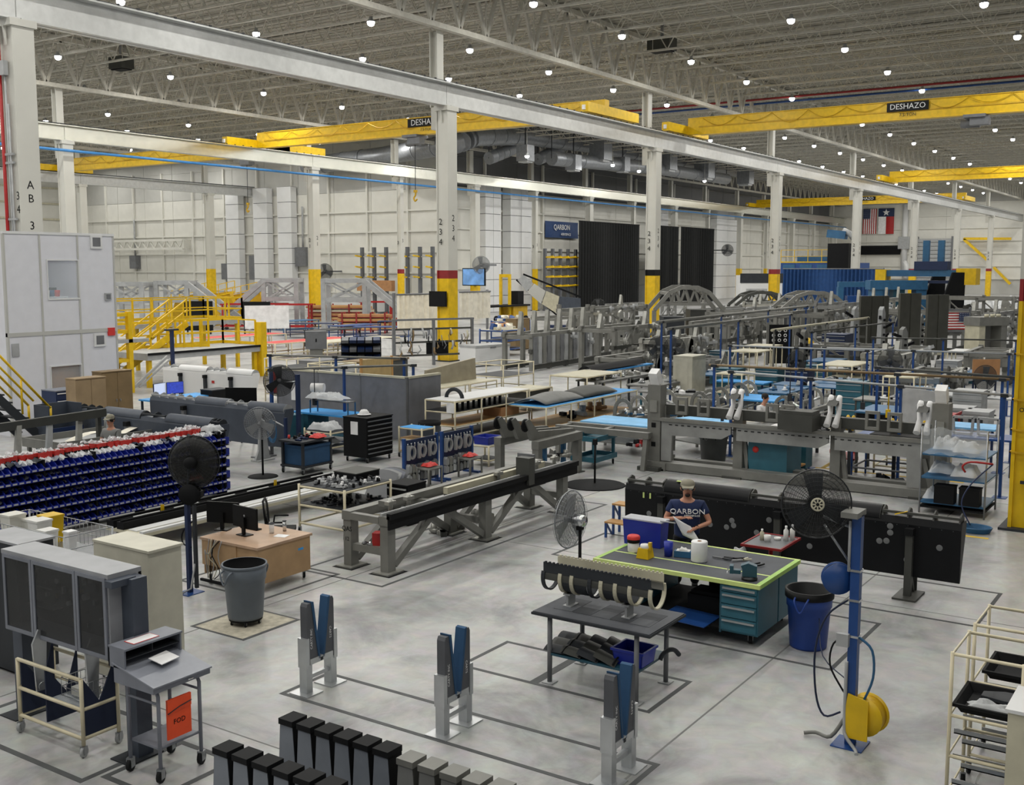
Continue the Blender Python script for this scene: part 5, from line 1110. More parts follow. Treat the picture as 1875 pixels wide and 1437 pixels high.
for z in (zs-.2, zt-.15):                                # ceiling lights of the two booth rooms
    l = bpy.data.objects.new('room_light', bpy.data.lights.new('room_light', 'AREA')); l.data.energy = 28; l.data.size = 1.0; C.objects.link(l); l.parent = bo; l.location = (WX/2, 1.4, z)
    MB().bx(WX/2-.6, WX/2+.6, .9, 1.9, z+.01, z+.05).o('light_panel', 'white', bo)
# stair with yellow rails at the left edge
ys = T('stair', 'dark steel stair with yellow handrails at the left edge', 'stair', (0, 0, 0))
def sy(px, py, Y=26.8): return onY(px, py, Y)
for Y in (26.4, 27.4):
    a = sy(-60, 606); b = sy(76, 745); MB().cyl((a.x, Y, a.z), (b.x, Y, b.z), .035, 8).cyl((b.x, Y, b.z), (b.x, Y, b.z-.5), .035, 8).o('handrail', 'yellow', ys); a = sy(-60, 628); b = sy(45, 732); MB().cyl((a.x, Y, a.z), (b.x, Y, b.z), .03, 8).o('mid_rail', 'yellow', ys)
    a = sy(-60, 690); b = sy(60, 800); MB().bar((a.x, Y, a.z), (b.x, Y, b.z), .05, .22).o('stringer', 'dkgrey', ys)
for k in range(8): a = sy(-60+15*k, 680+14*k); MB().bx(a.x-.12, a.x+.12, 26.42, 27.38, a.z-.02, a.z+.02).o('tread', 'dkgrey', ys)
for k in (0, 4, 7): a = sy(-50+18*k, 630+16*k); MB().cyl((a.x, 26.4, a.z), (a.x, 26.4, a.z-.9), .028, 6).o('rail_post', 'yellow', ys)
drawer_cabinet('blue drawer cabinet with white handles in front of the booth', (19.75, 29.75), .8, .75, 1.55, 6, 'dkblue', 0, 'podium', hm='paper')
cabinet('left tan steel cabinet in front of the booth', (19.62, 28.3), 1.0, .5, 2.0, 'tan', 2); cabinet('right darker tan steel cabinet beside the booth corner', (21.4, 29.5), 1.1, .5, 2.0, 'dktan', 2)
sp_ = T('slate_bin', 'open slate blue sheet metal bin below the stair', 'bin', (17.3, 26.2, 0)); 
for a in ((-.5, .5, .3, .34), (-.5, -.46, -.3, .3), (.46, .5, -.3, .3)): MB().bx(*a, 0, 1.6).o('side', 'slate', sp_)
MB().bx(-.5, .5, -.34, -.3, 0, 1.0).o('front', 'dkblue', sp_); MB().bx(-.46, .46, -.3, .3, .1, .14).o('bottom', 'slate', sp_)
pd = bench('computer table with bright blue top beside the tan cabinets', (24.3, 30.0), 2.4, 1.0, .85, 'skyblue', 'dkgrey')
monitor('lit monitor with white screen on the blue computer table', (23.6, 30.05, .85), 15, .62, .4, 'dkblue', 'screen'); monitor('lit monitor with purple screen on the blue computer table', (24.2, 30.0, .85), -10, .62, .4, 'dkblue', 'screenblue')
o = MB().bx(-.4, .4, -.3, .3, 0, 1.0).o('black_cabinet', 'softblack', None, (25.6, 29.6, 0)); MB().bx(-.41, .41, -.31, .31, 1.0, 1.03).o('top', 'dkgrey', o); tag(o, 'black cabinet between the computer table and the slate flap', 'cabinet')
# grey tray table behind the bins, leaning parts
tt = T('tray_table', 'long grey tray table with foam strips behind the bin rack', 'table', (17.4, 24.05, 0))
MB().bx(-2.0, 1.95, -.75, .75, .86, .9).o('tray_floor', 'ltgrey', tt)
for a in ((-2.0, 1.95, -.78, -.74), (-2.0, 1.95, .74, .78), (-2.04, -2.0, -.78, .78), (1.95, 1.99, -.78, .78)): MB().bx(*a, .84, 1.06).o('tray_side', 'fixgrey', tt)
for x in (-1.9, 1.85):
    for y in (-.7, .7): post(tt, x, y, 0, .86, .08, 'fixgrey')
for k in range(2): MB().grid(lambda u, v: (-1.4+k*1.6+u*1.5, -.3+.3*v+.1*k, .95+.15*math.sin(PI*u)), 8, 2).o('foam_strip', 'shadecloth', tt)
ln = T('leaning_arms', 'silver machined arms leaning on a dark rail at the far left', 'metal parts', (14.6, 23.6, 0))
MB().bar((-1.8, .2, 1.5), (2.2, -.1, 1.62), .12, .2).o('dark_rail', 'fixdark', ln)
for x in (-1.7, 2.1): post(ln, x, .05, 0, 1.5, .1, 'fixdark', 'rail_post')
for k in range(4): MB().hexa([(-.3+.8*k-.3, -.5, 0), (-.1+.8*k-.3, -.5, 0), (-.1+.8*k-.3, -.42, 0), (-.3+.8*k-.3, -.42, 0), (.2+.8*k-.3, .0, 1.55), (.32+.8*k-.3, .0, 1.55), (.32+.8*k-.3, .08, 1.55), (.2+.8*k-.3, .08, 1.55)]).o('arm', 'alu' if k % 2 else 'bare', ln)
bench('blue topped bench cut by the left edge behind the bins', (13.2, 22.4), 1.6, .9, .95, 'skyblue', 'softblack')
clutter('red and black tools on the blue bench at the left edge', (13.3, 22.4, .96), 1.2, .6, .1, 9, ['brightred', 'softblack', 'ltgrey'], 41)

# ------------------------------------------------------------ yellow platform with stairs
def rail_run(par, pts, z0, z1, m='yellow', r=.035, step=1.3):
    for i in range(len(pts)-1):
        a, b = Vector(pts[i]), Vector(pts[i+1]); n = max(1, round((b-a).length/step))
        for z in (z1, (z0+z1)/2): MB().bar((a.x, a.y, a.z+z), (b.x, b.y, b.z+z), .06).o('handrail', m, par)
        MB().bar((a.x, a.y, a.z+z0+.08), (b.x, b.y, b.z+z0+.08), .03, .14).o('toe_board', m, par)
        for k in range(n+1): p = a+(b-a)*k/n; MB().cb(p.x, p.y, p.z+z0, .07, .07, z1-z0).o('rail_post', m, par)
pf = T('yellow_platform', 'grey deck platform ringed by yellow guard rails behind the white flap', 'platform', (30.4, 39.4, 0)); zd = 1.5
MB().bx(0, 6.5, 0, 2.6, zd-.3, zd).o('deck', 'ltgrey', pf); MB().bx(0, 6.5, -.05, 0, zd-.08, zd+.02).o('edge_strip', 'softblack', pf)
for x in (.2, 6.3):
    for y in (.2, 2.4): post(pf, x, y, 0, zd-.3, .18, 'yellow')
rail_run(pf, [(0, 2.6, zd), (6.5, 2.6, zd), (6.5, .3, zd)], 0, 1.2); rail_run(pf, [(2.2, 2.6, zd), (4.4, 1.2, zd)], 0, 1.3, step=.35)
MB().bx(6.5, 6.85, -.1, .3, -.0, 2.6).o('end_post', 'yellow', pf)
st = T('yellow_stair', 'yellow stair with slanted rails left of the grey deck', 'stair', (30.2, 41.6, 0))
for y in (0, 1.2):
    MB().bar((-.5, y, 0), (4.2, y, 2.6), .08, .3).o('stringer', 'yellow', st)
    for h in (.6, 1.1): MB().bar((-.3, y, h), (4.2, y, 2.6+h), .06).o('handrail', 'yellow', st)
    for k in range(5): MB().cb(.2+k*.95, y, .35+k*.53, .06, .06, 1.05).o('rail_post', 'yellow', st)
for k in range(8): MB().bx(-.3+k*.55, .0+k*.55, .05, 1.15, .12+k*.31, .17+k*.31).o('tread', 'ltgrey', st)
up_ = T('yellow_platform', 'upper yellow railed platform behind the stair', 'platform', (33.5, 44.0, 0)); MB().bx(-6, 6.5, 0, 3, 2.3, 2.5).o('deck', 'ltgrey', up_)
rail_run(up_, [(-6, 0, 2.5), (6.5, 0, 2.5), (6.5, 3, 2.5), (-6, 3, 2.5)], 0, 1.15, step=1.1)
for x in (-5.8, -2, 2, 6.3):
    for y in (.2, 2.8): post(up_, x, y, 0, 2.3, .16, 'yellow')
cg = T('yellow_cage', 'tall yellow steel cage tower beside the booth', 'platform', (27.4, 38.6, 0))
for x in (0, 1.5):
    for y in (0, 1.6): post(cg, x, y, 0, 3.4, .2, 'yellow')
for z in (.5, 1.3, 2.1, 2.5, 3.2):
    for y in (0, 1.6): MB().bx(0, 1.5, y-.06, y+.06, z, z+.14).o('beam', 'yellow', cg)
    for x in (0, 1.5): MB().bx(x-.06, x+.06, 0, 1.6, z, z+.14).o('beam', 'yellow', cg)
MB().bx(-.1, 2.4, -.1, 1.7, 2.1, 2.25).o('deck', 'ltgrey', cg); MB().bx(.1, 1.1, .3, 1.0, 2.6, 3.6).o('box', 'yellow', cg); MB().bar((1.6, 0, .2), (3.4, 0, 1.4), .1).bar((1.9, 0, .2), (3.6, 0, 1.3), .06).o('ramp', 'ltgrey', cg)
o = T('tall_post', 'thin dark blue post with a cross top behind the white flap', 'post', (29.3, 36.4, 0)); post(o, 0, 0, 0, 2.65, .12, 'dkblue', 'post'); MB().bx(-.3, .3, -.08, .08, 2.65, 2.72).o('cross_top', 'dkgrey', o)

# ------------------------------------------------------------ centre left: partition, benches, fans
pa = T('partition_wall', 'grey fabric partition with cream top edge behind the blue bench', 'partition', (25.3, 20.8, 0))
for k in range(3): MB().bx(-.05, .05, k*1.8+.02, k*1.8+1.78, .02, 1.9).o('panel', mat('partgrey', '#74767c', .6), pa); MB().bx(-.07, .07, k*1.8+.02, k*1.8+1.78, 1.9, 1.96).o('cap', 'beige', pa)
for k in range(4): MB().cb(0, k*1.8, 0, .12, .05, 1.93).o('post', 'grey', pa)
MB().bx(.05, 1.6, -.05, .05, .02, 1.9).o('return_panel', mat('partgrey', '#74767c', .6), pa); MB().bx(.05, 1.6, -.07, .07, 1.9, 1.96).o('cap', 'beige', pa)
MB().bx(-.08, -.05, 4.4, 4.75, .95, 1.5).o('notice', 'paper', pa)
b1 = bench('bench with bright blue top and teal drawers in front of the partition', (23.9, 22.4), 2.6, 1.0, .92, 'skyblue', 'teal', 90, 4, 'teal', .3)
MB().bx(-.9, .6, .1, .45, 1.3, 1.33).o('over_shelf', 'wire', b1)
for x in (-.9, .6):
    for y in (.12, .43): post(b1, x, y, .92, 1.3, .03, 'machblue', 'shelf_post')
crumple('plastic_wrap', 'heap of white plastic film on the shelf over the blue bench', (23.6, 22.4, 1.335), .55, 1.3, .26, 'film', 12)
o = MB().cyl((0, -.2, .13), (0, .2, .13), .13, 16).o('film_roll', 'paper', None, (23.7, 22.9, 1.52), .4); tag(o, 'white roll of film lying on the plastic heap', 'roll')
drawer_cabinet('teal drawer cabinet at the left end of the blue bench', (22.9, 23.4), .65, .7, .9, 4, 'teal', -90, hm='ltgrey')
pipe_rack('cream cart with clear plastic bags beside the black tool chest', (22.6, 21.5), .8, 1.0, .7, [(.2, 'dkgrey'), (.6, 'dkgrey')])
crumple('plastic_wrap', 'clear plastic bag spilling from the cream cart', (22.5, 21.5, .63), .6, .8, .3, 'film', 14); crumple('plastic_wrap', 'second clear bag on the lower tray of the cream cart', (22.5, 21.5, .23), .6, .8, .3, 'film', 15)
tc = drawer_cabinet('black wheeled tool chest with silver drawer pulls', (22.3, 19.7), 1.05, .85, 1.22, 8, 'softblack', 0, casters=True, hm='grey', name='tool_chest', cat='tool chest')
MB().bx(-.54, -.525, -.1, .15, .75, 1.1).o('sticker', 'paper', tc)
o = T('hard_hat', 'white hard hat on top of the black tool chest', 'hard hat', (22.2, 19.75, 1.225)); MB().lathe([(.14, .03), (.13, .09), (.08, .15), (.001, .165)], n=16).o('shell', 'paper', o); MB().lathe([(.001, .02), (.19, .02), (.185, .035), (.13, .04)], n=16).o('brim', 'paper', o)
pipe_rack('small cream cart with blue tray right of the black tool chest', (23.4, 18.9), .55, .8, .85, [(.15, 'wood'), (.5, 'wood'), (.8, 'skyblue')])
trash_can('grey trash can beside the partition end', (24.6, 19.4), .3, .8, 'slate', 'softblack')
pedestal_fan('silver pedestal fan with round base near the bin rack', (18.95, 20.25), 1.35, .4, math.radians(-60), 'wire', 'ltgrey', 'softblack', .38, 0, 'chrome', 'ltgrey', 'mesh')
uc = T('utility_cart', 'dark utility cart with a slate blue bin and red rags', 'cart', (20.15, 19.9, 0))
for x in (-.5, .5):
    for y in (-.35, .35): post(uc, x, y, .14, .8, .06, 'dkgrey'); caster(uc, x, y, .065)
MB().bx(-.58, .58, -.42, .42, .8, .85).o('top', 'dkgrey', uc); MB().bx(-.55, .55, -.4, .4, .17, .22).o('shelf', 'dkgrey', uc)
o = MB().bx(-.45, .48, -.36, .34, 0, .48).bx(-.47, .5, -.38, .36, .44, .5).o('storage_bin', 'foam', None, (20.15, 19.9, .225)); tag(o, 'slate blue bin on the shelf of the dark utility cart', 'bin')
clutter('black and gold hand tools on the dark utility cart', (20.15, 19.9, .855), .95, .65, .1, 22, ['softblack', 'beige', 'dkblue', 'brightred'], 51)
crumple('red_rag', 'red rags on the corner of the dark utility cart', (20.3, 19.65, .86), .35, .3, .14, 'brightred', 6, 'rag')
tp = T('air_post', 'dark post with coiled blue hoses behind the utility cart', 'utility post', (20.5, 21.0, 0)); post(tp, 0, 0, 0, 1.25, .07, 'dkblue', 'post')
for k in range(4): MB().tube([(-.06, .45+.16*math.cos(a), .9+.26*math.sin(a)-.03*k) for a in [i*PI/8 for i in range(16)]], .013, 5, True).o('hose_coil', 'machblue', tp)
rod(tp, (-.05, .4, 1.15), (0, .0, 1.0), .02, 'ltgrey', 'hook')
tv = T('fan_post', 'blue post with a large wire fan in front of the partition', 'utility post', (22.2, onX(545, 700, 22.2).y, 0)); post(tv, 0, 0, 0, 2.2, .1, 'dkblue', 'post'); rod(tv, (0, 0, 2.0), (0, .5, 1.95), .02, 'wire', 'fan_arm'); fan_head(tv, (-.1, .62, 2.0), .45, math.radians(-40), 0, 'darkmetal', 'dkgrey', 'grey', 'dkgrey', screen='guard')
monitor('wide black screen on a stand behind the slate flap', (22.6, 25.0, 1.05), -60, .95, .45); pipe_rack('dark stand under the wide black screen', (22.6, 25.0), .5, .5, 1.05, [(1.03, 'softblack')], pm_='softblack', casters=False)
ch2 = dup(ch_, (22.7, 23.9), -120, 'black office chair beside the teal drawer cabinet')
def overhead(label, a, b, z, n, m='fixgrey', pmn='postblue', r=.035, extra=None, drop=False):
    a, b = Vector((a[0], a[1], 0)), Vector((b[0], b[1], 0)); d = b-a
    t = T('overhead_rail', label, 'overhead rail', a); rod(t, (0, 0, z), (d.x, d.y, z), r, m, 'rail')
    for k in range(n):
        p = d*(k/(n-1) if n > 1 else 0)*.96+d*.02; post(t, p.x, p.y, 0, z, .065, pmn, 'post'); MB().cb(p.x, p.y, 0, .3, .3, .012).o('foot', pmn, t); MB().cb(p.x, p.y, z-.05, .16, .16, .08).o('cap', 'dkgrey', t)
    for (q, h) in (extra or []): p = d*q; MB().cyl((p.x, p.y, z), (p.x, p.y, z-h), .015, 5).bx(p.x-.05, p.x+.05, p.y-.05, p.y+.05, z-h-.2, z-h).o('air_drop', 'yellow' if q > .6 else 'dkgrey', t)
    return t
overhead('grey overhead rail above the grey partition, back one', (24.84, 26.2), (26.3, 21.6), 2.4, 3); overhead('grey overhead rail above the blue bench, front one', (22.4, 23.6), (26.0, 21.0), 2.25, 3, extra=[(.3, .9)])

# blue pegboards with hung grey brackets
for k, (xa, lb) in enumerate(((19.7, 'blue pegboard rack hung with grey brackets, left one'), (21.15, 'blue pegboard rack hung with grey brackets, right one'))):
    t = T('pegboard_rack', lb, 'tool rack', (xa, 16.3, 0)); MB().bx(0, 1.25, -.02, .02, .1, 1.15).o('board', 'dkblue', t)
    for x in (0, 1.25): post(t, x, 0, 0, 1.2, .07, 'postblue', 'post'); MB().bx(x-.05, x+.05, -.25, .25, 0, .05).o('foot', 'postblue', t)
    R_ = random.Random(60+k)
    for i in range(3):
        c = .22+.4*i; o = MB()
        for q in range(16): a = q*PI/8; b = (q+1)*PI/8; o.bar((c+.11*math.cos(a), -.06, .85+.14*math.sin(a)), (c+.11*math.cos(b), -.06, .85+.14*math.sin(b)), .05, .07, (0, 1, 0))
        o.bx(c-.16, c-.09, -.09, -.03, .68, 1.03); o.o('bracket', 'ltgrey', t)
    for i in range(9): x = .08+.13*i; rod(t, (x, -.05, 1.08), (x, -.05, .98), .016, 'chrome', 'hook', 6)
    for i in range(16): x = .08+.145*(i % 8); z = .14+.2*(i//8)+R_.uniform(0, .06); MB().prism([(x-.06, z), (x+.05, z), (x+.06, z+.12), (x-.02, z+.2), (x-.06, z+.15)], -.13, -.03).o('bracket', ['ltgrey', 'bare', 'chrome', 'grey'][i % 4], t)
    for i in range(7): x = .1+.16*i; MB().bx(x-.05, x+.05, -.1, -.03, .32+R_.uniform(0, .15), .55).o('bracket', ['bare', 'ltgrey', 'grey'][i % 3], t)
    crumple('red_rag', 'red rags in front of the %s pegboard' % ['left', 'right'][k], (xa+.55+.2*k, 15.98, .5), .35, .25, .12, 'brightred', 70+k, 'rag')
    o = pipe_rack('small shelf stand before the %s pegboard' % ['left', 'right'][k], (xa+.55+.2*k, 15.98), .5, .35, .5, [(.46, 'fixgrey')], pm_='fixgrey', casters=False)
open_box('parts_bin', 'blue tote on a low cream stand right of the pegboards', (23.5, 16.6, .55), .55, .5, .22, 'binblue'); pipe_rack('low cream stand under the blue tote', (23.5, 16.6), .6, .55, .55, [(.15, 'dkgrey'), (.53, 'ltgrey')], casters=False)

# blade fixture at the end of the rail fixture
bf = T('blade_fixture', 'grey fixture with three black scoop blades behind the rail fixture', 'fixture', (22.9, 14.6, 0))
for y in (-.55, .55):
    MB().bx(-1.0, 1.1, y-.1, y+.1, .85, 1.05).o('beam', 'fixgrey', bf)
    for x in (-.9, 1.0): post(bf, x, y, 0, .85, .18, 'fixgrey'); MB().cb(x, y, 0, .3, .3, .02).o('foot', 'fixdark', bf)
for k in range(3):
    y = -.4+.4*k
    MB().prism([(-1.25, 1.55), (-1.1, 1.6), (-.7, 1.25), (1.0, 1.12), (1.1, 1.05), (-.95, 1.05)], y-.05, y+.05).o('contour_board', 'fixgrey', bf); MB().lathe([(.001, 0), (.16, 0), (.16, .04), (.001, .04)], (-1.2, y-.02, 1.45), 14, 'y').o('scoop', 'black', bf)
for x in (-.5, .4): MB().cb(x, -.5, .2, .1, .1, .65).o('blue_strut', 'machblue', bf)
clutter('small clamps on the blade fixture', (22.9, 14.2, .5), 1.4, .5, .2, 8, ['fixgrey', 'bare', 'softblack'], 81)
pedestal_fan('black stand with a round rubber base near the teal cart', (22.65, 12.82), 1.1, .01, 0, 'wire', 'ltgrey', 'softblack', .75)

# ------------------------------------------------------------ centre: cream shelving, tables, carts
def cream(label, a, lx, ly, h, lv, **k): return pipe_rack(label, a, lx, ly, h, lv, **k)
cream('long cream shelving rack with pale top sheet right of the partition', (27.5, 19.7), 4.0, 1.1, 1.3, [(.2, 'dkgrey'), (.55, 'wood'), (.95, 'dkgrey'), (1.28, 'white')], mids=2, casters=False, cat='shelving', name='shelving_rack')
for k in range(9): o = MB().bx(-.02, .02, -.04, .04, 0, .32).o('dark_bar', 'softblack', None, (25.8+k*.28, 19.3, .97)); tag(o, 'upright dark bar, %s from the near end of the long cream rack' % nth(k), 'metal bar', 'dark bars on the long cream rack')
o = MB().bx(-.5, .5, -.35, .35, 0, .28).o('cardboard_box', 'card', None, (28.4, 19.5, .585)); MB().bx(-.5, .5, -.03, .03, .28, .283).o('tape', 'tan', o); tag(o, 'long cardboard box on the long cream rack', 'box')
o = MB().tube([(0, .3*math.cos(a), .3+.28*math.sin(a)) for a in [i*PI/10 for i in range(11)]], .06, 8).o('black_pipe_bend', 'dkgrey', None, (26.2, 19.7, .99)); tag(o, 'grey hose loop on the long cream rack', 'hose')
o = MB().bx(-.01, .01, -.14, .14, -.3, 0).o('sheet_sign', 'paper', None, (25.48, 19.3, 1.25)); tag(o, 'white sheet taped to the near end of the long cream rack', 'paper')
cream('second cream rack carrying grey wing skins', (31.3, 18.5), 6.0, 1.5, .92, [(.25, 'wood'), (.9, 'skyblue')], mids=3, cat='shelving', name='shelving_rack')
for k, (x, lb) in enumerate(((29.7, 'curved grey wing skin lying at the near end of the second cream rack'), (32.0, 'curved grey wing skin at the far end of the second cream rack'))):
    o = MB().grid(lambda u, v: ((u-.5)*2.3, (v-.5)*1.2, .06+.26*math.sin(PI*min(1, v*1.02))*(.55+.45*math.sin(PI*u))), 10, 8).o('wing_skin', 'fixdark' if k else 'gravel', None, (x, 18.5, .93)); tag(o, lb, 'wing skin'); sm = o.modifiers.new('solid', 'SOLIDIFY'); sm.thickness = .03
clutter('brown boxes on the lower deck of the second cream rack', (32.0, 18.5, .3), 3.5, 1.0, .3, 7, ['card', 'ltgrey', 'softblack'], 91)
cream('cream table frame with beige panels leaning on it', (32.5, 24.5), 3.6, 1.5, .95, [(.3, None), (.92, 'beige')], mids=1, casters=False, cat='table', name='frame_table')
o = MB().hexa([(-1.5, -.1, 0), (1.5, -.1, 0), (1.5, .1, 0), (-1.5, .1, 0), (-1.5, -.05, .55), (1.5, -.05, .8), (1.5, .05, .8), (-1.5, .05, .55)]).o('beige_panel', mat('honey', '#9c9480', .6), None, (32.5, 24.6, .96)); tag(o, 'long khaki panel standing on the cream table frame', 'panel')
o = T('panel_board', 'tan framed board standing behind the shelving', 'board', (30.4, 26.4, 0)); MB().bx(-.8, .8, -.03, .03, .7, 1.9).o('sheet', mat('boardtan', '#b39b6b', .6), o)
for x in (-.85, .85): post(o, x, 0, 0, 1.95, .08, 'wood', 'post')
cream('tall cream cage rack by the tan board', (29.0, 27.3), 1.2, 1.2, 1.8, [(.3, 'wood'), (.8, 'dkgrey'), (1.3, None), (1.78, None)], casters=False, name='cage_rack', cat='rack'); cream('cream cage rack with red boxes behind the first', (30.9, 31.2), 1.8, 1.2, 1.7, [(.3, 'dkgrey'), (.8, 'dkgrey'), (1.3, 'dkgrey'), (1.68, None)], casters=False, name='cage_rack', cat='rack')
for k in range(6): o = MB().bx(-.22, .22, -.4, .4, 0, .36).bx(-.23, .23, -.41, .41, .3, .36).o('red_box', 'red', None, (30.4+.5*(k % 3), 31.2, .335+.5*(k//3))); tag(o, 'red box, %s in the cage rack near the yellow column' % nth(k), 'box', 'red boxes in the cage rack')
cream('cream open frame table left of the grey hanging jig', (36.5, 25.0), 2.2, 1.6, 1.4, [(.4, None), (.9, 'dkgrey'), (1.38, None)], casters=False, mids=1, cat='table', name='frame_table'); cream('cream open frame with wooden top before the grey jig', (36.0, 20.8), 2.6, 1.6, 1.2, [(.3, None), (1.18, 'beige')], casters=False, mids=1, cat='table', name='frame_table'); cream('cream low crate table with dark side', (33.6, 21.9), 1.7, 1.1, .8, [(.2, 'wood'), (.78, 'beige')], casters=False, cat='table', name='frame_table')
o = MB().bx(-.7, .7, -.45, .45, 0, .5).bx(-.72, .72, -.47, .47, .44, .5).o('dark_crate', 'fixdark', None, (33.7, 21.9, .24)); tag(o, 'dark crate under the low cream crate table', 'crate')
bench('long table with a thin blue plank behind the wing skins', (40.0, 21.5), 5.0, .6, 1.1, 'skyblue', 'fixgrey')
o = MB().grid(lambda u, v: ((u-.5)*4.6, (v-.5)*.7, .05+.2*math.sin(PI*v)), 8, 5).o('dark_skin', 'softblack', None, (39.6, 21.6, 1.1)); tag(o, 'thin black skin panel on the long blue plank', 'panel')
for k, (x, y, lb) in enumerate(((37.5, 20.3, 'left'), (37.2, 18.0, 'right'))):
    bench('dark framed table with rows of chrome fittings, %s one' % lb, (x, y), 4.2, 1.2, 1.0, 'gravel', 'dkgrey', casters=False); clutter('rows of chrome fittings on the %s dark framed table' % lb, (x, y, 1.0), 3.8, .9, .18, 26, ['chrome', 'bare', 'ltgrey'], 95+k)
cabinet('tall beige cabinet in the middle of the floor', (37.7, 17.3), 1.2, .8, 1.95, mat('cabbeige', '#c3c0b0', .5), 0)
cab_blue = [('teal drawer unit right of the tall beige cabinet', (40.2, 16.7), 'teal'), ('second teal drawer unit behind the blue post', (41.0, 15.4), 'teal'), ('dark blue drawer unit beside the teal ones', (41.3, 14.3), 'dkblue')]
for lb, p, m in cab_blue: drawer_cabinet(lb, p, .9, .8, 1.3, 6, m, -90, hm='ltgrey')
bench('bright blue bench right of the tall beige cabinet', (39.0, 15.7), 2.0, 1.0, .95, 'skyblue', 'dkblue', 90, 3)

# teal cart, light blue tables, contour jigs
tcz = T('teal_cart', 'two deck teal plastic cart beside the light blue table', 'cart', (24.95, 14.15, 0))
for z in (.18, .72):
    MB().bx(-.55, .55, -.35, .35, z, z+.03).o('deck', 'teal', tcz)
    for a in ((-.58, .58, -.38, -.35), (-.58, .58, .35, .38), (-.58, -.55, -.35, .35), (.55, .58, -.35, .35)): MB().bx(*a, z, z+.13).o('lip', 'teal', tcz)
for x in (-.5, .5):
    for y in (-.3, .3): post(tcz, x, y, .2, .72, .07, 'teal'); caster(tcz, x, y, .07)
bench('light blue layout table behind the teal cart', (27.4, 14.5), 2.2, 1.4, .88, mat('ltblue', '#7ebbe8', .6), 'fixgrey', 90, shelf=.3); bench('light blue layout table beside the fixture post', (28.5, 12.6), 1.6, 1.1, .92, mat('ltblue', '#7ebbe8', .6), 'fixgrey', 70, shelf=.3)
ff = T('frame_fixture', 'low grey frame fixture in front of the light blue table', 'fixture', (25.4, 13.9, 0))
for x in (-.3, .35): MB().bx(x-.08, x+.08, -1.3, 1.5, .82, .98).o('beam', 'fixgrey', ff)
for y in (-1.2, .1, 1.4): MB().bx(-.3, .35, y-.06, y+.06, .84, .96).o('cross_beam', 'fixgrey', ff)
for x in (-.3, .35):
    for y in (-1.2, 1.4): MB().bar((x, y, .82), (x-.15, y, 0), .12).o('leg', 'fixgrey', ff)
def hoop_jig(label, loc, L, rz, n=5, seed=1, H=.75):
    """low bed with rounded saddle hoops, like the curved jigs in the middle"""
    t = T('saddle_jig', label, 'fixture', loc, rz); R = random.Random(seed)
    for y in (-.4, .4): MB().bx(-L/2, L/2, y-.07, y+.07, H-.14, H).o('bed_beam', 'fixgrey', t)
    for x in (-L/2+.2, 0, L/2-.2):
        for y in (-.4, .4): post(t, x, y, 0, H-.14, .12, 'fixdark')
    for k in range(n):
        x = -L/2+.3+k*(L-.6)/(n-1); r = .34; pts = [(x+.02*q, -.28+.0*q, H) for q in (0,)] + [(x, r*math.cos(a)*.8, H+.15+r*math.sin(a)) for a in [PI*i/8 for i in range(8, -1, -1)]] + [(x, .28, H)]
        b = MB()
        for i in range(len(pts)-1): b.bar(pts[i], pts[i+1], .1, .05, (1, 0, 0))
        b.o('saddle', 'bare' if k % 2 else 'fixgrey', t)
        MB().cyl((x+.15, R.uniform(-.3, .3), H), (x+.15, R.uniform(-.3, .3), H+.2), .05, 8).o('pin', 'chrome', t)
    rod(t, (-L/2, -.5, H-.2), (L/2, -.5, H-.2), .03, 'bare', 'pipe'); rod(t, (-L/2+.3, .1, H+.12), (L/2-.3, .1, H+.12), .06, 'fixgrey', 'tube')
    return t
hoop_jig('curved saddle jig beside the second cream rack', (30.2, 15.3), 3.6, 0, 4, 3, .8); hoop_jig('curved saddle jig in front of the tall beige cabinet', (33.3, 14.0), 4.6, 0, 6, 4, .85); hoop_jig('curved saddle jig right of the beige cabinet', (33.5, 11.6), 3.4, 0, 4, 8, .8)
clutter('bright metal clamps and tubes on the floor table by the saddle jigs', (28.9, 14.6, .88), .7, 1.6, .14, 16, ['chrome', 'bare', 'machblue'], 97)
cf = T('contour_fixture', 'big grey contour fixture with bridge templates at right centre', 'fixture', (25.6, 9.25, 0))
MB().bx(-.35, .05, -3.7, 3.6, .02, .22).o('base_beam', 'fixgrey', cf); MB().bx(.5, .75, -3.7, 3.6, .02, .2).o('base_beam', 'fixgrey', cf)
for y in (-3.35, -1.3, 1.15, 3.25):
    p = MB().cb(.1, y, .05, .24, .24, 1.6).o('post', 'fixgrey', cf); MB().bar((.1, y-.25, .1), (.1, y-.1, 1.2), .1).o('gusset', 'fixgrey', cf); MB().bx(-.4, .6, y-.25, y+.25, 0, .05).o('foot', 'fixdark', cf)
    MB().bar((.1, y, .2), (.65, y, .2), .16).o('tie', 'fixgrey', cf)
for (y0, y1) in ((-3.5, -1.35), (-1.3, 1.15), (1.2, 3.4)): MB().bx(0, .22, y0, y1, 1.42, 1.68).o('top_beam', 'fixdark', cf)
def template(y0, y1, legs):
    z1 = 1.28; b = [(y0, z1), (y1, z1), (y1, z1-.34), (y1-.25, z1-.34)]
    if legs[1]: b = [(y0, z1), (y1, z1), (y1, .25), (y1-.28, .25), (y1-.3, z1-.36)]
    b += [(y0+.3, z1-.36), (y0+.28, .25), (y0, .25)] if legs[0] else [(y0+.25, z1-.34), (y0, z1-.2)]
    MB().prism(b, -.24, -.17, 'x').o('template', mat('tmpl', '#9d9e9c', .42, .3), cf)
template(1.25, 3.15, (0, 1)); template(-1.2, 1.1, (0, 0)); template(-3.3, -1.35, (1, 0))
for k in range(36): MB().bx(-.255, -.245, -3.1+k*.17, -3.02+k*.17, 1.19, 1.21).o('stamp_mark', 'softblack', cf)
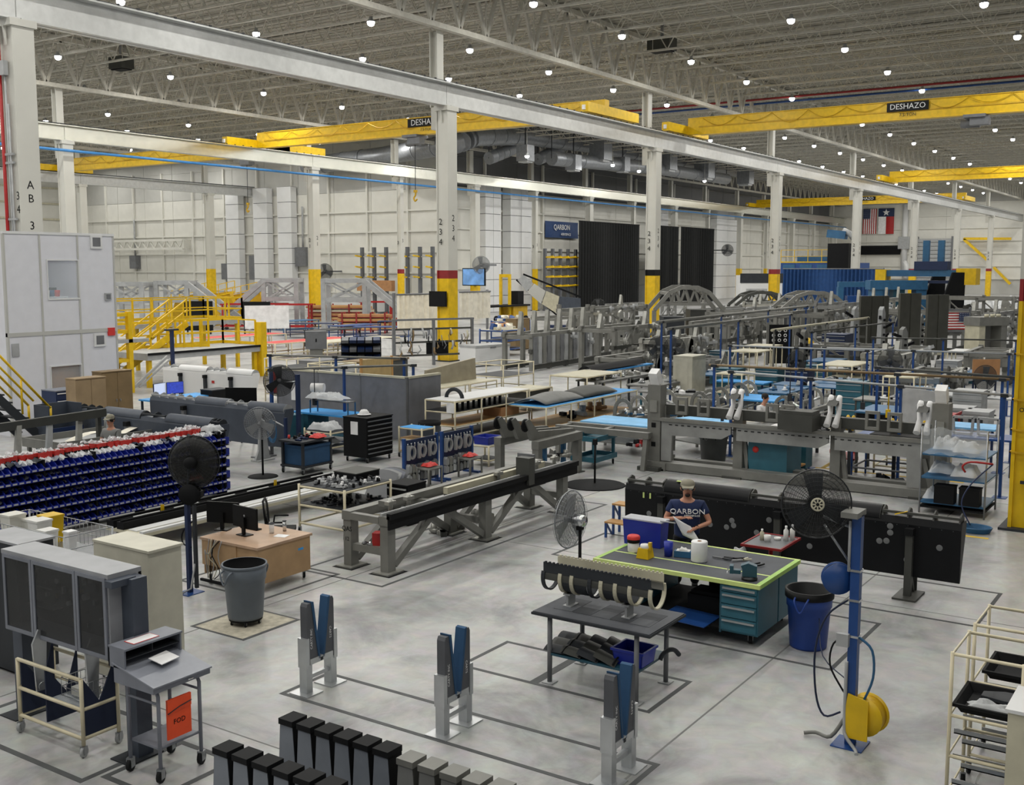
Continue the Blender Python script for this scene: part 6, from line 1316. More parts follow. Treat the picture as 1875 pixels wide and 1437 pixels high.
MB().bx(-.3, -.12, -3.5, 3.4, 1.28, 1.36).o('top_rail', 'fixgrey', cf)
for y in (-3.3, -1.25, 1.2):                             # white twin claws on the beam
    for q in (-.1, .1): MB().tube([(.05, y+q, 2.18), (0, y+q, 2.12), (0, y+q, 1.78), (-.25, y+q, 1.5)], [.06, .075, .06, .085], 8).o('claw', 'paper', cf)
    MB().prism([(-.3, 1.98), (.15, 1.98), (.15, 2.18)], y-.12, y+.12).o('claw_plate', 'fixdark', cf)
for k, y in enumerate((-2.7, -2.2, -.2, .2, 2.0, 2.6)):
    b = MB().bx(-.25, -.17, y-.16, y-.1, 1.48, 1.92).bx(-.25, -.17, y+.1, y+.16, 1.48, 1.92).bx(-.25, -.17, y-.1, y+.1, 1.48, 1.55).bx(-.25, -.17, y-.1, y+.1, 1.85, 1.92); b.o('window_clamp', 'fixgrey', cf)
o = MB().bx(-.3, .3, -.42, .42, 0, .38).bx(-.28, .28, -.4, .4, .38, .46).o('grey_box', 'fixdark', None, (25.3, 8.75, 1.37)); tag(o, 'dark grey box on the contour fixture rail', 'box')
for y, lb in ((12.6, 'grey box column at the left end of the contour fixture'), (5.55, 'grey box column at the right end of the contour fixture')):
    c = T('jig_column', lb, 'fixture', (25.5, y, 0)); MB().cb(0, 0, .1, .36, .36, 2.1).o('column', 'fixgrey', c); MB().bx(-.5, .5, -.3, .3, 0, .1).o('foot', 'fixdark', c); MB().bar((-.2, 0, .1), (-.2, -.4, .1), .2).bar((0, .15, .15), (0, .35, .9), .1).o('brace', 'fixgrey', c); MB().bx(-.22, -.18, -.1, .1, 1.5, 1.8).o('plate', 'bare', c); MB().hexa([(-.15, -.12, 2.2), (.1, -.12, 2.25), (.1, .12, 2.25), (-.15, .12, 2.2), (-.3, -.12, 2.5), (-.1, -.12, 2.62), (-.1, .12, 2.62), (-.3, .12, 2.5)]).o('white_head', 'paper', c)
    for z in (.6, 1.1, 1.6): MB().bx(-.19, -.18, -.06, .06, z, z+.12).o('slot', 'softblack', c)
clutter('red and grey valves beside the left jig column', (25.1, 12.95, .6), .2, .3, .2, 7, ['red', 'ltgrey', 'softblack'], 101)
kc = trash_can('grey trash can with chalk writing behind the contour fixture', (27.1, 11.7), .38, .9, mat('cangrey2', '#4b4d4c', .6), 'softblack')
text('KIBY', .2, 'black', kc, (-.37, -.06, .72), (PI/2, 0, -PI/2+.15), .002)
rb_ = T('roller_bench', 'long dark bench with a cream paper roll right of the chalk marked can', 'bench', (29.4, 11.0, 0)); MB().bx(-.9, .9, -1.2, 1.2, .5, .56).o('deck', 'dkgrey', rb_); rod(rb_, (-.95, -.2, .95), (-.95, .5, .95), .12, 'shadecloth', 'paper_roll', 14); rod(rb_, (-.95, -.5, .95), (-.95, .8, .95), .03, 'wood', 'roll_bar')
for x in (-.8, .8):
    for y in (-1.1, 1.1): post(rb_, x, y, 0, 1.0, .07, 'dkgrey')
tb2 = T('teal_desk_unit', 'teal pedestal cabinet with wooden top and red dot under the fixture', 'cabinet', (26.6, 9.65, 0))
MB().bx(-.95, .1, -.5, .5, .1, .9).o('pedestal', 'teal', tb2); MB().bx(.45, .95, -.5, .5, .1, .9).o('pedestal', 'teal', tb2); MB().bx(-1.0, .2, -.55, .55, .9, .95).o('wood_top', 'wood', tb2); MB().bx(.1, .45, -.5, .5, .2, .24).o('shelf', 'wood', tb2); MB().bx(.1, .45, .42, .46, .24, .9).o('back_panel', 'dkblue', tb2)
MB().lathe([(.001, -.01), (.08, -.008), (.08, 0)], (-.955, .3, .72), 14, 'x').o('red_dot', 'brightred', tb2)
for x in (-.8, .8):
    for y in (-.4, .4): post(tb2, x, y, 0, .1, .06, 'ltgrey')
def red_cart(label, loc, rz=0, h=.85):
    t = T('red_cart', label, 'cart', loc, rz)
    for z in (.2, h): MB().bx(-.55, .55, -.32, .32, z, z+.03).o('deck', 'red', t); MB().bx(-.57, .57, -.34, -.31, z, z+.09).o('lip', 'red', t); MB().bx(-.57, .57, .31, .34, z, z+.09).o('lip', 'red', t)
    for x in (-.5, .5):
        for y in (-.28, .28): post(t, x, y, .15, h, .05, 'red'); caster(t, x, y, .065)
red_cart('red two deck cart behind the contour fixture', (28.9, 8.75), 20); red_cart('red tool cart near the white whiteboard', (33.5, 7.2), 0, .9)
o = MB().grid(lambda u, v: ((u-.5)*.4, (v-.5)*.2, .02+.05*math.sin(PI*v)), 4, 4).o('white_rag', 'paper', None, (28.8, 8.7, .89)); tag(o, 'white rag on top of the red two deck cart', 'rag')
bt = pipe_rack('tall blue framed table with a dark pad under the bridge template', (27.2, 7.0), 1.2, 1.7, 1.15, [(.35, None), (1.1, 'postblue')], casters=False, pm_='grey', legm='postblue', name='frame_table', cat='table'); o = MB().bx(-.4, .4, -.6, .6, 0, .04).o('dark_pad', 'softblack', None, (27.2, 6.9, 1.135)); tag(o, 'dark pad on the tall blue framed table', 'pad')
pipe_rack('cream frame cart behind the tall blue table', (28.6, 6.9), 1.2, 1.6, .8, [(.2, None), (.5, None), (.78, None)]); hs = clutter('black tool bases with cables on the floor under the bridge template', (26.75, 7.0, 0), .5, 1.2, .22, 6, ['softblack', 'dkgrey'], 103)
# blue wire shelving by the yellow column
ws = T('wire_shelving', 'chrome and blue wire shelving full of plastic wrapped parts by the yellow column', 'shelving', (24.4, 4.85, 0))
for x in (-.45, .75):
    for y in (-.55, .75): rod(ws, (x, y, 0), (x, y, 1.85), .02, 'wire', 'post')
for z in (.22, .75, 1.25): MB().bx(-.45, .75, -.55, .75, z, z+.03).o('shelf', 'machblue', ws)
MB().bx(-.45, .75, -.55, .75, .12, .16).o('bottom_deck', 'softblack', ws)
rng = random.Random(9)
for k, (x, y, z) in enumerate(((24.3, 4.75, .79), (24.5, 5.25, .79), (24.4, 4.75, 1.29), (24.6, 5.2, 1.29), (24.3, 5.3, .26))): crumple('wrapped_part', ['plastic wrapped part on the middle wire shelf, right', 'plastic wrapped part on the middle wire shelf, left', 'grey plastic heap on the top wire shelf, right', 'grey plastic heap on the top wire shelf, left', 'plastic wrapped part on the lowest wire shelf'][k], (x, y, z), .6, .5, .35, 'film', 110+k)
for k, (x, y) in enumerate(((24.05, 4.6), (24.05, 5.1))): o = MB().bx(-.15, .15, -.2, .2, 0, .35).bx(-.16, .16, -.21, .21, .35, .38).o('black_case', 'softblack', None, (x, y, .255)); tag(o, ['black case at the right of the lowest wire shelf', 'black case at the left of the lowest wire shelf'][k], 'case')
MB().grid(lambda u, v: (-.46, -.55+1.3*u, 1.3+.55*v+.03*math.sin(20*u)), 16, 4).o('plastic_cover', 'clear', ws)
hz_ = T('hose_coil', 'blue coiled hose on the floor at the foot of the yellow column', 'hose', (22.75, 4.25, 0))
for k in range(5): MB().tube([(.2*math.cos(a)*(1+.05*k), .28*math.sin(a)*(1+.04*k), .02+.02*k) for a in [i*PI/9 for i in range(18)]], .018, 5, True).o('loop', 'machblue', hz_)
MB().tube([(.1, .1, .1), (.2, .3, .5), (.3, .15, .9), (.5, -.2, 1.3)], .014, 5).o('riser', 'dkblue', hz_); MB().tube([(.5, -.2, 1.3), (.4, .2, 1.32), (.38, .35, 1.22), (.42, .3, 1.1)], .022, 5).o('red_end', 'red', hz_)
tape_strip('yellow floor tape at the foot of the yellow column', (22.3, 4.9), (22.3, 3.9), .12); tape_strip('yellow floor tape line behind the contour fixture', (27.9, 11.5), (27.9, 5.5), .12); tape_strip('yellow floor tape leading away from the contour fixture', (28.0, 9.0), (32.0, 9.2), .12)
o = MB().bx(-.2, .2, -.15, .15, 0, .12).bx(-.21, .21, -.16, .16, .09, .13).o('grey_step', 'ltgrey', None, (21.7, 2.75, 0)); tag(o, 'small grey step box in front of the yellow column', 'step')

# benches behind the contour fixture, blue posts and overhead rails
wt = bench('work table with papers where the person in white works', (28.3, 9.7), 1.2, 3.4, 1.0, 'gravel', 'fixdark'); clutter('tan templates and tools on the table of the person in white', (28.3, 9.3, 1.0), .8, 2.2, .12, 18, ['beige', 'grey', 'softblack', 'red'], 120)
o = MB().bx(-.2, .2, -.3, .3, 0, .005).o('paper_sheet', 'paper', None, (28.2, 10.15, 1.0)); tag(o, 'white paper sheet on the table of the person in white', 'paper')
bench('bright blue bench behind the person in white', tuple(G(1388, 727, .95)[:2]), 1.6, 1.8, .95, 'skyblue', 'dkblue'); bench('grey blue bench with dark cabinet under it, centre right', (33.6, 9.0), 1.2, 2.0, .95, 'machblue', 'softblack', 90, 3, 'softblack')
drawer_cabinet('teal drawer cabinet with silver pulls behind the blue post', (33.9, 8.0), .8, .9, 1.3, 7, 'teal', -90, hm='alu'); bench('long light blue bench right of the teal drawer cabinet', (31.6, 6.6), 1.1, 2.4, .92, mat('ltblue', '#7ebbe8', .6), 'dkblue'); bench('deep blue bench near the yellow column', (29.6, 5.6), 1.0, 2.0, .95, 'postblue', 'dkblue')
for k, y in enumerate((5.9, 5.3)):
    f = T('square_frame', ['left', 'right'][k]+' rounded grey frame standing on the deep blue bench', 'frame part', (29.5, y, .95)); b = MB()
    pts = [(-.02, -.22, .03), (-.02, -.24, .45), (-.02, .24, .45), (-.02, .22, .03)]
    for i in range(4): b.bar(pts[i], pts[(i+1) % 4], .06, .08, (1, 0, 0))
    b.o('frame', 'ltgrey', f)
wbd = T('whiteboard', 'leaning grey whiteboard on a cream stand near the right side', 'whiteboard', (30.9, 7.35, 0), 60); MB().bx(-.6, .6, -.02, .02, .8, 1.9).o('panel', 'ltgrey', wbd)
for a in ((-.63, -.6, .78, 1.93), (.6, .63, .78, 1.93)): MB().bx(a[0], a[1], -.03, .03, a[2], a[3]).o('side_frame', 'pipe', wbd)
for x in (-.6, .6): MB().bar((x, 0, .8), (x, -.25, 0), .04).o('leg', 'pipe', wbd); MB().bar((x, 0, .8), (x, .25, 0), .04).o('leg', 'pipe', wbd)
o = MB().cyl((0, 0, 0), (0, 0, .35), .1, 12).cyl((0, 0, .35), (0, 0, .42), .05, 8).o('red_extinguisher', 'brightred', None, (29.4, 6.45, .96)); tag(o, 'red canister on the deep blue bench', 'canister')
for k in range(3):
    t = T('wire_spool', ['first', 'second', 'third'][k]+' yellow hose spool counted from the left behind the bridge template', 'hose spool', (27.4, [8.15, 7.05, 6.3][k], 1.32)); MB().lathe([(.001, -.08), (.2, -.08), (.2, -.06), (.12, -.06), (.12, .06), (.2, .06), (.2, .08), (.001, .08)], n=18, axis='y').o('spool', 'yellow', t); post(t, 0, 0, -1.32, -.15, .08, 'dkgrey', 'stand')
overhead('brown overhead pipe on blue posts across the right middle', (29.45, 12.9), (29.76, 4.9), 2.4, 4, 'dktan', extra=[(.3, .7), (.55, .8)]); overhead('white overhead conduit on blue posts just below the brown pipe', (28.4, 11.9), (26.5, 4.3), 2.35, 4, 'ltgrey', r=.03, extra=[(.62, .6)]); overhead('grey overhead rail on dark posts behind the yellow column', (32.5, 9.0), (31.5, 5.0), 2.3, 2, 'fixdark')
overhead('long grey overhead rail running away above the centre right', (36.0, 17.4), (50.9, 18.1), 3.0, 3, 'fixgrey', r=.06); overhead('longest grey overhead rail above the saddle jigs', (40.2, 19.9), (62.3, 21.2), 3.0, 4, 'fixgrey', r=.07); overhead('pale overhead rail with tan posts right of the teal units', (44.0, 16.5), (58.0, 16.5), 2.6, 3, 'beige', 'fixgrey', r=.06); overhead('dark overhead rail by the second pair of fans', (42.0, 14.2), (52.0, 13.6), 2.7, 3, 'fixdark')

# ------------------------------------------------------------ steel jigs farther back
bpy.context.view_layer.update()
REG = []
def bbox2(o):
    pts = []
    for q in [o] + list(o.children_recursive):
        if q.type == 'MESH': pts += [q.matrix_world @ Vector(c) for c in q.bound_box]
    return pts
for o in list(C.objects):
    if o.parent or 'category' not in o or o['category'] in ('overhead rail', 'floor tape', 'ceiling light', 'crane runway', 'bridge crane', 'roof truss', 'pipe', 'hose', 'person'): continue
    q = bbox2(o)
    if q and min(p.z for p in q) < 1.0: REG.append((min(p.x for p in q), max(p.x for p in q), min(p.y for p in q), max(p.y for p in q)) if o['category'] != 'column' else (o.location.x-.5, o.location.x+.5, o.location.y-.5, o.location.y+.5))
def free(loc, lx, ly, rz=0, pad=.08, reach=10):
    """slide a floor standing thing along its line of sight until its footprint is clear of the others"""
    a = math.radians(rz); hx = (abs(lx*math.cos(a))+abs(ly*math.sin(a)))/2+pad; hy = (abs(lx*math.sin(a))+abs(ly*math.cos(a)))/2+pad
    d = Vector((loc[0], loc[1])).normalized()
    for k in range(int(reach/.25)):
        for s in ((1, -1) if k else (1,)):
            x, y = loc[0]+d.x*s*k*.25, loc[1]+d.y*s*k*.25
            if not any(x-hx < b[1] and x+hx > b[0] and y-hy < b[3] and y+hy > b[2] for b in REG):
                REG.append((x-hx, x+hx, y-hy, y+hy)); return (x, y)
    REG.append((loc[0]-hx, loc[0]+hx, loc[1]-hy, loc[1]+hy)); return (loc[0], loc[1])
_pr, _be, _dc, _ca = pipe_rack, bench, drawer_cabinet, cabinet
def pipe_rack(label, loc, lx, ly, *a, **k): return _pr(label, free(loc, lx, ly, k.get('rz', 0)), lx, ly, *a, **k)
def bench(label, loc, lx, ly, h, tm='skyblue', lm='tealdark', rz=0, *a, **k): return _be(label, free(loc, lx, ly, rz), lx, ly, h, tm, lm, rz, *a, **k)
def drawer_cabinet(label, loc, lx, ly, h, n, m='teal', rz=0, *a, **k): return _dc(label, free(loc, lx, ly, rz), lx, ly, h, n, m, rz, *a, **k)
def cabinet(label, loc, lx, ly, *a, **k): return _ca(label, free(loc, lx, ly), lx, ly, *a, **k)
def at(px, py, z=0): p = G(px, py, z); return (p.x, p.y)
def frame_jig(label, loc, L, W, H, rz=0, seed=1, n=4, arms=6, plates=3, m='fixgrey', m2='fixdark', horns=0, slats=0, braces=True):
    R = random.Random(seed); t = T('assembly_jig', label, 'assembly jig', free(loc, L+.3, W+.9, rz), rz)
    for y in (-W/2, W/2): MB().bx(-L/2, L/2, y-.1, y+.1, .05, .3).o('base_rail', m2, t)
    for k in range(n):
        x = -L/2+.1+k*(L-.2)/(n-1)
        for y in (-W/2, W/2): MB().cb(x, y, .0, .22, .2, H*R.uniform(.86, 1)).o('post', m, t)
        MB().bx(x-.08, x+.08, -W/2, W/2, H*.8, H*.8+.18).o('tie_beam', m, t)
        if braces and k < n-1: MB().bar((x, -W/2, .3), (x+(L-.2)/(n-1), -W/2, H*.8), .09).o('brace', m, t)
    for y, z in ((-W/2, H*.9), (W/2, H*.88), (-W/2, H*.5)): MB().bx(-L/2-.1, L/2+.1, y-.1, y+.1, z-.1, z+.1).o('beam', m if z > H*.6 else m2, t)
    for k in range(arms):
        x = R.uniform(-L/2, L/2); z = R.uniform(H*.3, H*.95); l = R.uniform(.2, .6)
        MB().bar((x, -W/2, z), (x+R.uniform(-.2, .2), -W/2-l, z+R.uniform(-.15, .2)), .1, .14).cyl((x, -W/2-l*.6, z-.15), (x, -W/2-l*.6, z+.2), .07, 8).o('clamp_arm', R.choice(['bare', m, 'ltgrey']), t)
    for k in range(plates):
        x = R.uniform(-L/2+.4, L/2-.4); z = R.uniform(H*.25, H*.6); w = R.uniform(.25, .5); h = R.uniform(.4, .9)
        MB().prism([(x-w, z), (x+w, z), (x+w*.8, z+h), (x-w*.2, z+h*1.1), (x-w, z+h*.5)], -W/2-.16, -W/2-.1).o('contour_plate', R.choice([m, 'bare', 'gravel', m2]), t)
    for k in range(horns):
        x = -L/2+.3+k*(L-.6)/max(1, horns-1); MB().prism([(x-.16, H*.9), (x+.22, H*.9), (x+.16, H*(1.45 if slats else 1.15)), (x+.02, H*(1.5 if slats else 1.2))], -.1, .1).o('horn', 'bare', t)
    for k in range(slats):
        x = -L/2+.2+k*(L-.4)/max(1, slats-1); MB().bx(x-.16, x+.16, -W/2-.18, -W/2-.1, .35, H*.86).o('slat', ['grey', 'ltgrey', 'fixgrey'][k % 3], t)
    return t
def arch_jig(label, loc, W, H, rz, m='fixgrey', D=2.0):
    t = T('arch_jig', label, 'assembly jig', free(loc, W*.8, D*.8, rz), rz)
    for y in (-D/2, D/2):
        pts = [(-W/2, y, 0), (-W/2, y, H*.62), (-W/2+W*.22, y, H*.92), (-W*.12, y, H), (W*.12, y, H), (W/2-W*.22, y, H*.92), (W/2, y, H*.62), (W/2, y, 0)]
        a = MB()
        for i in range(7): a.bar(pts[i], pts[i+1], .26, .26, (0, 1, 0))
        a.o('arch', m, t)
        a = MB().bar((-W/2+W*.22, y, H*.72), (W/2-W*.22, y, H*.72), .16)
        for i in range(4): x = -W*.28+i*W*.14; a.bar((x, y, H*.72), (x+W*.07, y, H*.97), .1).bar((x+W*.07, y, H*.97), (x+W*.14, y, H*.72), .1)
        a.o('lattice', m, t)
    for x in (-W/2, W/2): MB().bx(x-.3, x+.3, -D/2-.3, D/2+.3, 0, .12).o('foot', 'fixdark', t)
    for x, z in ((-W*.3, H*.9), (W*.3, H*.9), (0, H)): MB().bx(x-.1, x+.1, -D/2, D/2, z-.1, z+.1).o('tie', m, t)
    MB().bx(-W*.34, -W*.04, -D*.3, D*.3, .1, H*.5).o('machine_box', 'dkgrey', t); MB().bx(W*.05, W*.4, -D*.25, D*.3, .1, H*.62).o('machine_box', 'fixdark', t)
    return t
def tall_panel(label, loc, W, H, z0, rz=0, m='#46463f', legm='beige'):
    t = T('corrugated_panel_stand', label, 'panel stand', free(loc, W, 1.2, rz), rz); mm = mat('tallpanel', m, .55); k = max(3, int(W/.32))
    for i in range(k): a = -W/2+i*W/k; MB().bx(a+.012, a+W/k-.012, -.06 if i % 2 else -.09, .06, z0, H).o('panel', mm, t)
    for s in (-1, 1): post(t, s*W*.4, 0, 0, z0, .1, legm, 'leg'); MB().bx(s*W*.4-.1, s*W*.4+.1, -.6, .6, 0, .1).o('foot', 'fixdark', t); MB().bar((s*W*.4, .55, .1), (s*W*.4, .06, H*.5), .1).o('brace', 'fixdark', t)
    MB().bx(-W/2, W/2, -.08, .1, z0-.14, z0).o('sill', legm, t)
    return t
def blade_column(label, loc, H, rz=0, seed=1, m='bare'):
    R = random.Random(seed); t = T('jig_column', label, 'assembly jig', free(loc, 1.0, .8, rz), rz)
    MB().prism([(-.3, 0), (.3, 0), (.22, H*.45), (.16, H*.9), (.02, H), (-.12, H*.95), (-.22, H*.4)], -.12, .12).o('column', m, t); MB().bx(-.5, .5, -.4, .4, 0, .12).o('foot', 'fixdark', t)
    for k in range(6): z = H*(.25+.11*k); MB().cyl((0, -.14, z), (0, -.2, z), .06, 8).o('hole_ring', 'softblack', t)
    for k in range(4): z = H*(.35+.16*k); s = R.choice((-1, 1)); MB().bar((s*.15, 0, z), (s*.6, R.uniform(-.3, .1), z+R.uniform(-.1, .3)), .12).o('clamp_arm', R.choice(['fixgrey', 'bare', 'softblack']), t)
    return t
frame_jig('long grey jig with hanging slats and horn blades, centre', at(1012, 668), 7.5, 1.6, 2.0, 3, 1, 5, 4, 0, horns=6, slats=16)
frame_jig('tall grey jig with a white topped beam in front of the left black curtain', at(1105, 648), 7.5, 2.2, 3.1, 3, 2, 5, 14, 6)
frame_jig('dense grey jig with curved plates right of the hanging slats', at(1140, 672), 5.0, 2.0, 2.4, -4, 3, 4, 12, 6, 'fixgrey', 'fixdark', 2)
frame_jig('wide low jig under the dense one with a blue topped deck', at(1165, 698), 4.5, 1.6, 1.3, 0, 4, 4, 8, 3)
arch_jig('big trapezoid arch jig in front of the right black curtain', at(1253, 632), 4.6, 3.9, -56, 'fixgrey', 3.5); arch_jig('smaller trapezoid arch jig in front of the blue curtain', at(1482, 614), 5.2, 3.3, -56, 'fixgrey', 3.0); arch_jig('distant arch jig at the left of the blue curtain foot', at(1390, 596), 5, 3.0, -56, 'fixdark', 3)
JL = [(1330, 655, 6.0, 2.0, 2.4, 'jig behind the cream cages at centre right'), (1335, 622, 9, 2.5, 2.5, 'jig row right of the big arch'), (1400, 640, 7, 2.2, 2.6, 'jig left of the dark perforated panel'), (1425, 606, 9, 2.5, 2.6, 'jig in front of the yellow footed column'), (1495, 650, 3.6, 2.0, 3.0, 'densely clamped jig left of the navy cabinet'), (1545, 622, 6, 2.0, 3.0, 'jig behind the navy cabinet'), (1590, 690, 5, 1.6, 1.6, 'low jig before the tall dark panels'), (1640, 705, 4.5, 1.6, 1.7, 'low curved jig in front of the tall dark panels'),
      (1700, 720, 5, 1.5, 1.3, 'low jig at right before the yellow column'), (1800, 640, 6, 2, 2.6, 'jig right of the flag frame'), (1760, 612, 8, 2.2, 3.2, 'grey scaffold jig behind the flag'), (1240, 664, 5, 1.6, 1.8, 'jig behind the pair of fans'), (1060, 620, 10, 2.0, 1.9, 'far jig in front of the tilted wing'), (1185, 610, 9, 2.2, 2.6, 'far jig between the black curtains'), (1690, 640, 6, 2, 2.8, 'jig between the tall dark panels'), (1620, 606, 8, 2, 3.0, 'far jig below the blue gantry'), (1815, 700, 4, 1.6, 1.6, 'low jig beside the brown board'), (1290, 700, 4.2, 1.6, 1.1, 'low jig with blue deck left of the cream cages'), (1840, 610, 8, 2, 2.0, 'far jig at the right edge beside the yellow column')]
for k, (px, py, L_, W_, H_, lb) in enumerate(JL): frame_jig('grey steel '+lb, at(px, py), L_, W_, H_, [2, -3, 88, 0][k % 4], 200+k, 4, 10, 4, ['fixgrey', 'gravel', 'fixgrey', 'bare'][k % 4], 'fixdark', [0, 2, 0, 3][k % 4])
tall_panel('dark corrugated tall panel with a slot, left of three', at(1596, 668), 1.9, 3.7, .9, -34); tall_panel('dark corrugated tall panel, middle of three', at(1661, 676), 1.4, 3.9, .9, -34); tall_panel('dark corrugated tall panel beside the flag, right of three', at(1711, 684), 1.35, 3.9, 1.1, -34)
for k, (px, py, H_, lb) in enumerate(((1562, 672, 3.2, 'pale blade column left of the tall panels'), (1610, 690, 3.3, 'pale blade column between the left and middle tall panels'), (1650, 705, 2.6, 'perforated blade column before the middle tall panel'), (1680, 702, 2.8, 'perforated blade column before the right tall panel'), (1135, 655, 2.8, 'slanted blade column in the tall centre jig'), (1470, 690, 2.3, 'leaning grey column behind the overhead rail'))): blade_column(lb, at(px, py), H_, -34+20*(k % 2), 300+k, ['ltgrey', 'ltgrey', 'gravel', 'gravel', 'bare', 'fixgrey'][k])
fp = T('flag_frame', 'steel frame hung with a stars and stripes banner at right', 'flag', (*at(1748, 660), 0), -56)
def us_flag(par, w, h, z0, vertical=False, y=-.03):
    """flag cloth in the local XZ plane, facing -Y; stripes and canton are separate pieces of cloth"""
    for i in range(13):
        m = 'red' if i % 2 == 0 else 'paper'
        if vertical: MB().grid(lambda u, v: (-w/2+(i+u)*w/13, y-.03*math.sin(6*v+i*.4), z0+h*v), 1, 8).o('stripe', m, par)
        else: MB().grid(lambda u, v: (-w/2+u*w, y-.04*math.sin(7*u), z0+h-(i+v)*h/13), 8, 1).o('stripe', m, par)
    if vertical: cx0, cx1, cz0, cz1 = -w/2, -w/2+w*7/13, z0+h*.6, z0+h
    else: cx0, cx1, cz0, cz1 = -w/2, -w/2+w*.42, z0+h*6/13, z0+h
    c = MB().grid(lambda u, v: (cx0+(cx1-cx0)*u, y-.035-.04*math.sin(7*u*.42), cz0+(cz1-cz0)*v), 6, 4).o('canton', 'dkblue', par)
    st = MB()
    for i in range(5):
        for j in range(6): x = cx0+(cx1-cx0)*(j+.5)/6; z = cz0+(cz1-cz0)*(i+.5)/5; s = min(w, h)*.022; st.prism([(x+(s if q % 2 == 0 else s*.42)*math.sin(q*PI/5), z+(s if q % 2 == 0 else s*.42)*math.cos(q*PI/5)) for q in range(10)], y-.1, y-.09)
    tag(st.o('stars', 'paper', c), kind='stuff')
us_flag(fp, 1.35, .95, 1.75)
for o in [q for q in fp.children if q.name.startswith('canton')]: o.scale.x = -1
for x in (-.75, .75): post(fp, x, .05, 0, 3.0, .1, 'grey', 'post')
for z in (1.6, 2.8): MB().bx(-.75, .75, 0, .08, z, z+.1).o('beam', 'grey', fp)
nb_ = T('bridge_block', 'massive grey n shaped block beside the yellow column', 'fixture', (*at(1802, 672), 0), -34)
MB().bx(-.95, -.55, -.5, .5, 0, 2.5).o('leg', 'beige', nb_); MB().bx(.55, .95, -.5, .5, 0, 2.5).o('leg', 'fixgrey', nb_); MB().bx(-1.0, 1.0, -.55, .55, 2.2, 2.65).o('bridge', 'fixgrey', nb_); MB().bx(-.5, .55, .2, .4, .9, 2.2).o('web', 'gravel', nb_)
for x in (-.4, 0, .4): MB().cyl((x, -.4, 2.65), (x, -.4, 2.8), .12, 10).o('boss', 'beige', nb_)
o = T('brown_board', 'brown cardboard sheet standing beside the yellow column', 'board', (*at(1803, 728), 0), -56); MB().bx(-.55, .55, -.02, .02, .75, 1.55).o('sheet', 'card', o); MB().bx(-.5, .5, -.3, .3, .7, .75).o('ledge', 'machblue', o)
for x in (-.45, .45): post(o, x, .1, 0, .7, .06, 'dkblue')
pp = T('perforated_panel', 'black perforated panel with white circles behind the posts', 'panel', (*at(1427, 676), 0), -56); MB().bx(-.6, .6, -.03, .03, .3, 2.3).o('panel', 'softblack', pp)
for x in (-.65, .65): post(pp, x, 0, 0, 2.4, .12, 'fixgrey', 'post')
for i in range(3):
    for j in range(3): MB().lathe([(.05, -.04), (.09, -.04), (.09, -.03), (.05, -.03)], (-.35+i*.3, 0, 1.5+j*.25), 10, 'y').o('ring', 'paper', pp)
drawer_cabinet('tall navy drawer cabinet among the jigs', at(1532, 672), 1.2, 1.4, 1.85, 9, 'dkblue', -90, hm='ltgrey'); bench('teal pedestal desk with pale blue top before the navy cabinet', at(1512, 684), 2.2, 1.3, 1.0, 'machblue', 'teal', 0, 4, 'teal'); drawer_cabinet('teal cabinet under the pale blue desk top', at(1497, 692), .9, .9, .9, 4, 'teal', -90)
fj = bench('small grey stand under the yellow bag', at(1478, 668), 1.0, .8, 1.1, 'fixgrey', 'fixdark'); crumple('yellow_bag', 'yellow bag lying left of the teal pedestal desk', (fj.location.x, fj.location.y, 1.1), .6, .5, .45, 'yellow', 130)
for k, (px, py, r, lb) in enumerate(((1201, 700, .48, 'left fan of the pair behind the tall beige cabinet'), (1236, 702, .48, 'right fan of the pair behind the tall beige cabinet'), (1450, 728, .5, 'grey fan behind the overhead rails at centre right'), (1625, 760, .42, 'black fan aimed down near the whiteboard'), (755, 646, .55, 'wire fan in front of the left cream curtain'), (1095, 612, .55, 'dark fan at the foot of the left black curtain'), (1805, 760, .45, 'dark fan in front of the brown board'))): p = free(at(px, py), .7, .7); pedestal_fan(lb, p, [1.75, 1.75, 1.4, 1.9, 2.2, 2.2, 1.3][k], r, math.radians([-40, -80, -30, 100, -150, -60, 130][k]), 'darkmetal', 'grey', 'dkgrey', .35, 0, 'dkgrey', 'ltgrey', 'guard')
for k, (px, py, lx, ly, h, lb) in enumerate(((1372, 728, 1.6, 1.2, 1.9, 'tall cream cage rack right of the blue posts'), (1395, 712, 1.4, 1.2, 1.9, 'second tall cream cage rack behind the first one'), (1545, 706, 2.6, 1.4, 1.3, 'cream table frame before the tall dark panels'), (1655, 735, 1.6, 1.0, 1.6, 'cream cage rack below the middle tall panel'), (1345, 735, 1.2, 1.0, 1.4, 'cream rack left of the tall cages'), (1760, 690, 1.8, 1.0, 1.1, 'white framed table in front of the flag'))): pipe_rack(lb, at(px, py), lx, ly, h, [(.3, 'beige'), (h*.5, 'ltgrey' if k % 2 else 'beige'), (h-.03, 'beige' if k != 5 else 'white')], casters=False, name='cage_rack', cat='rack', mids=1)
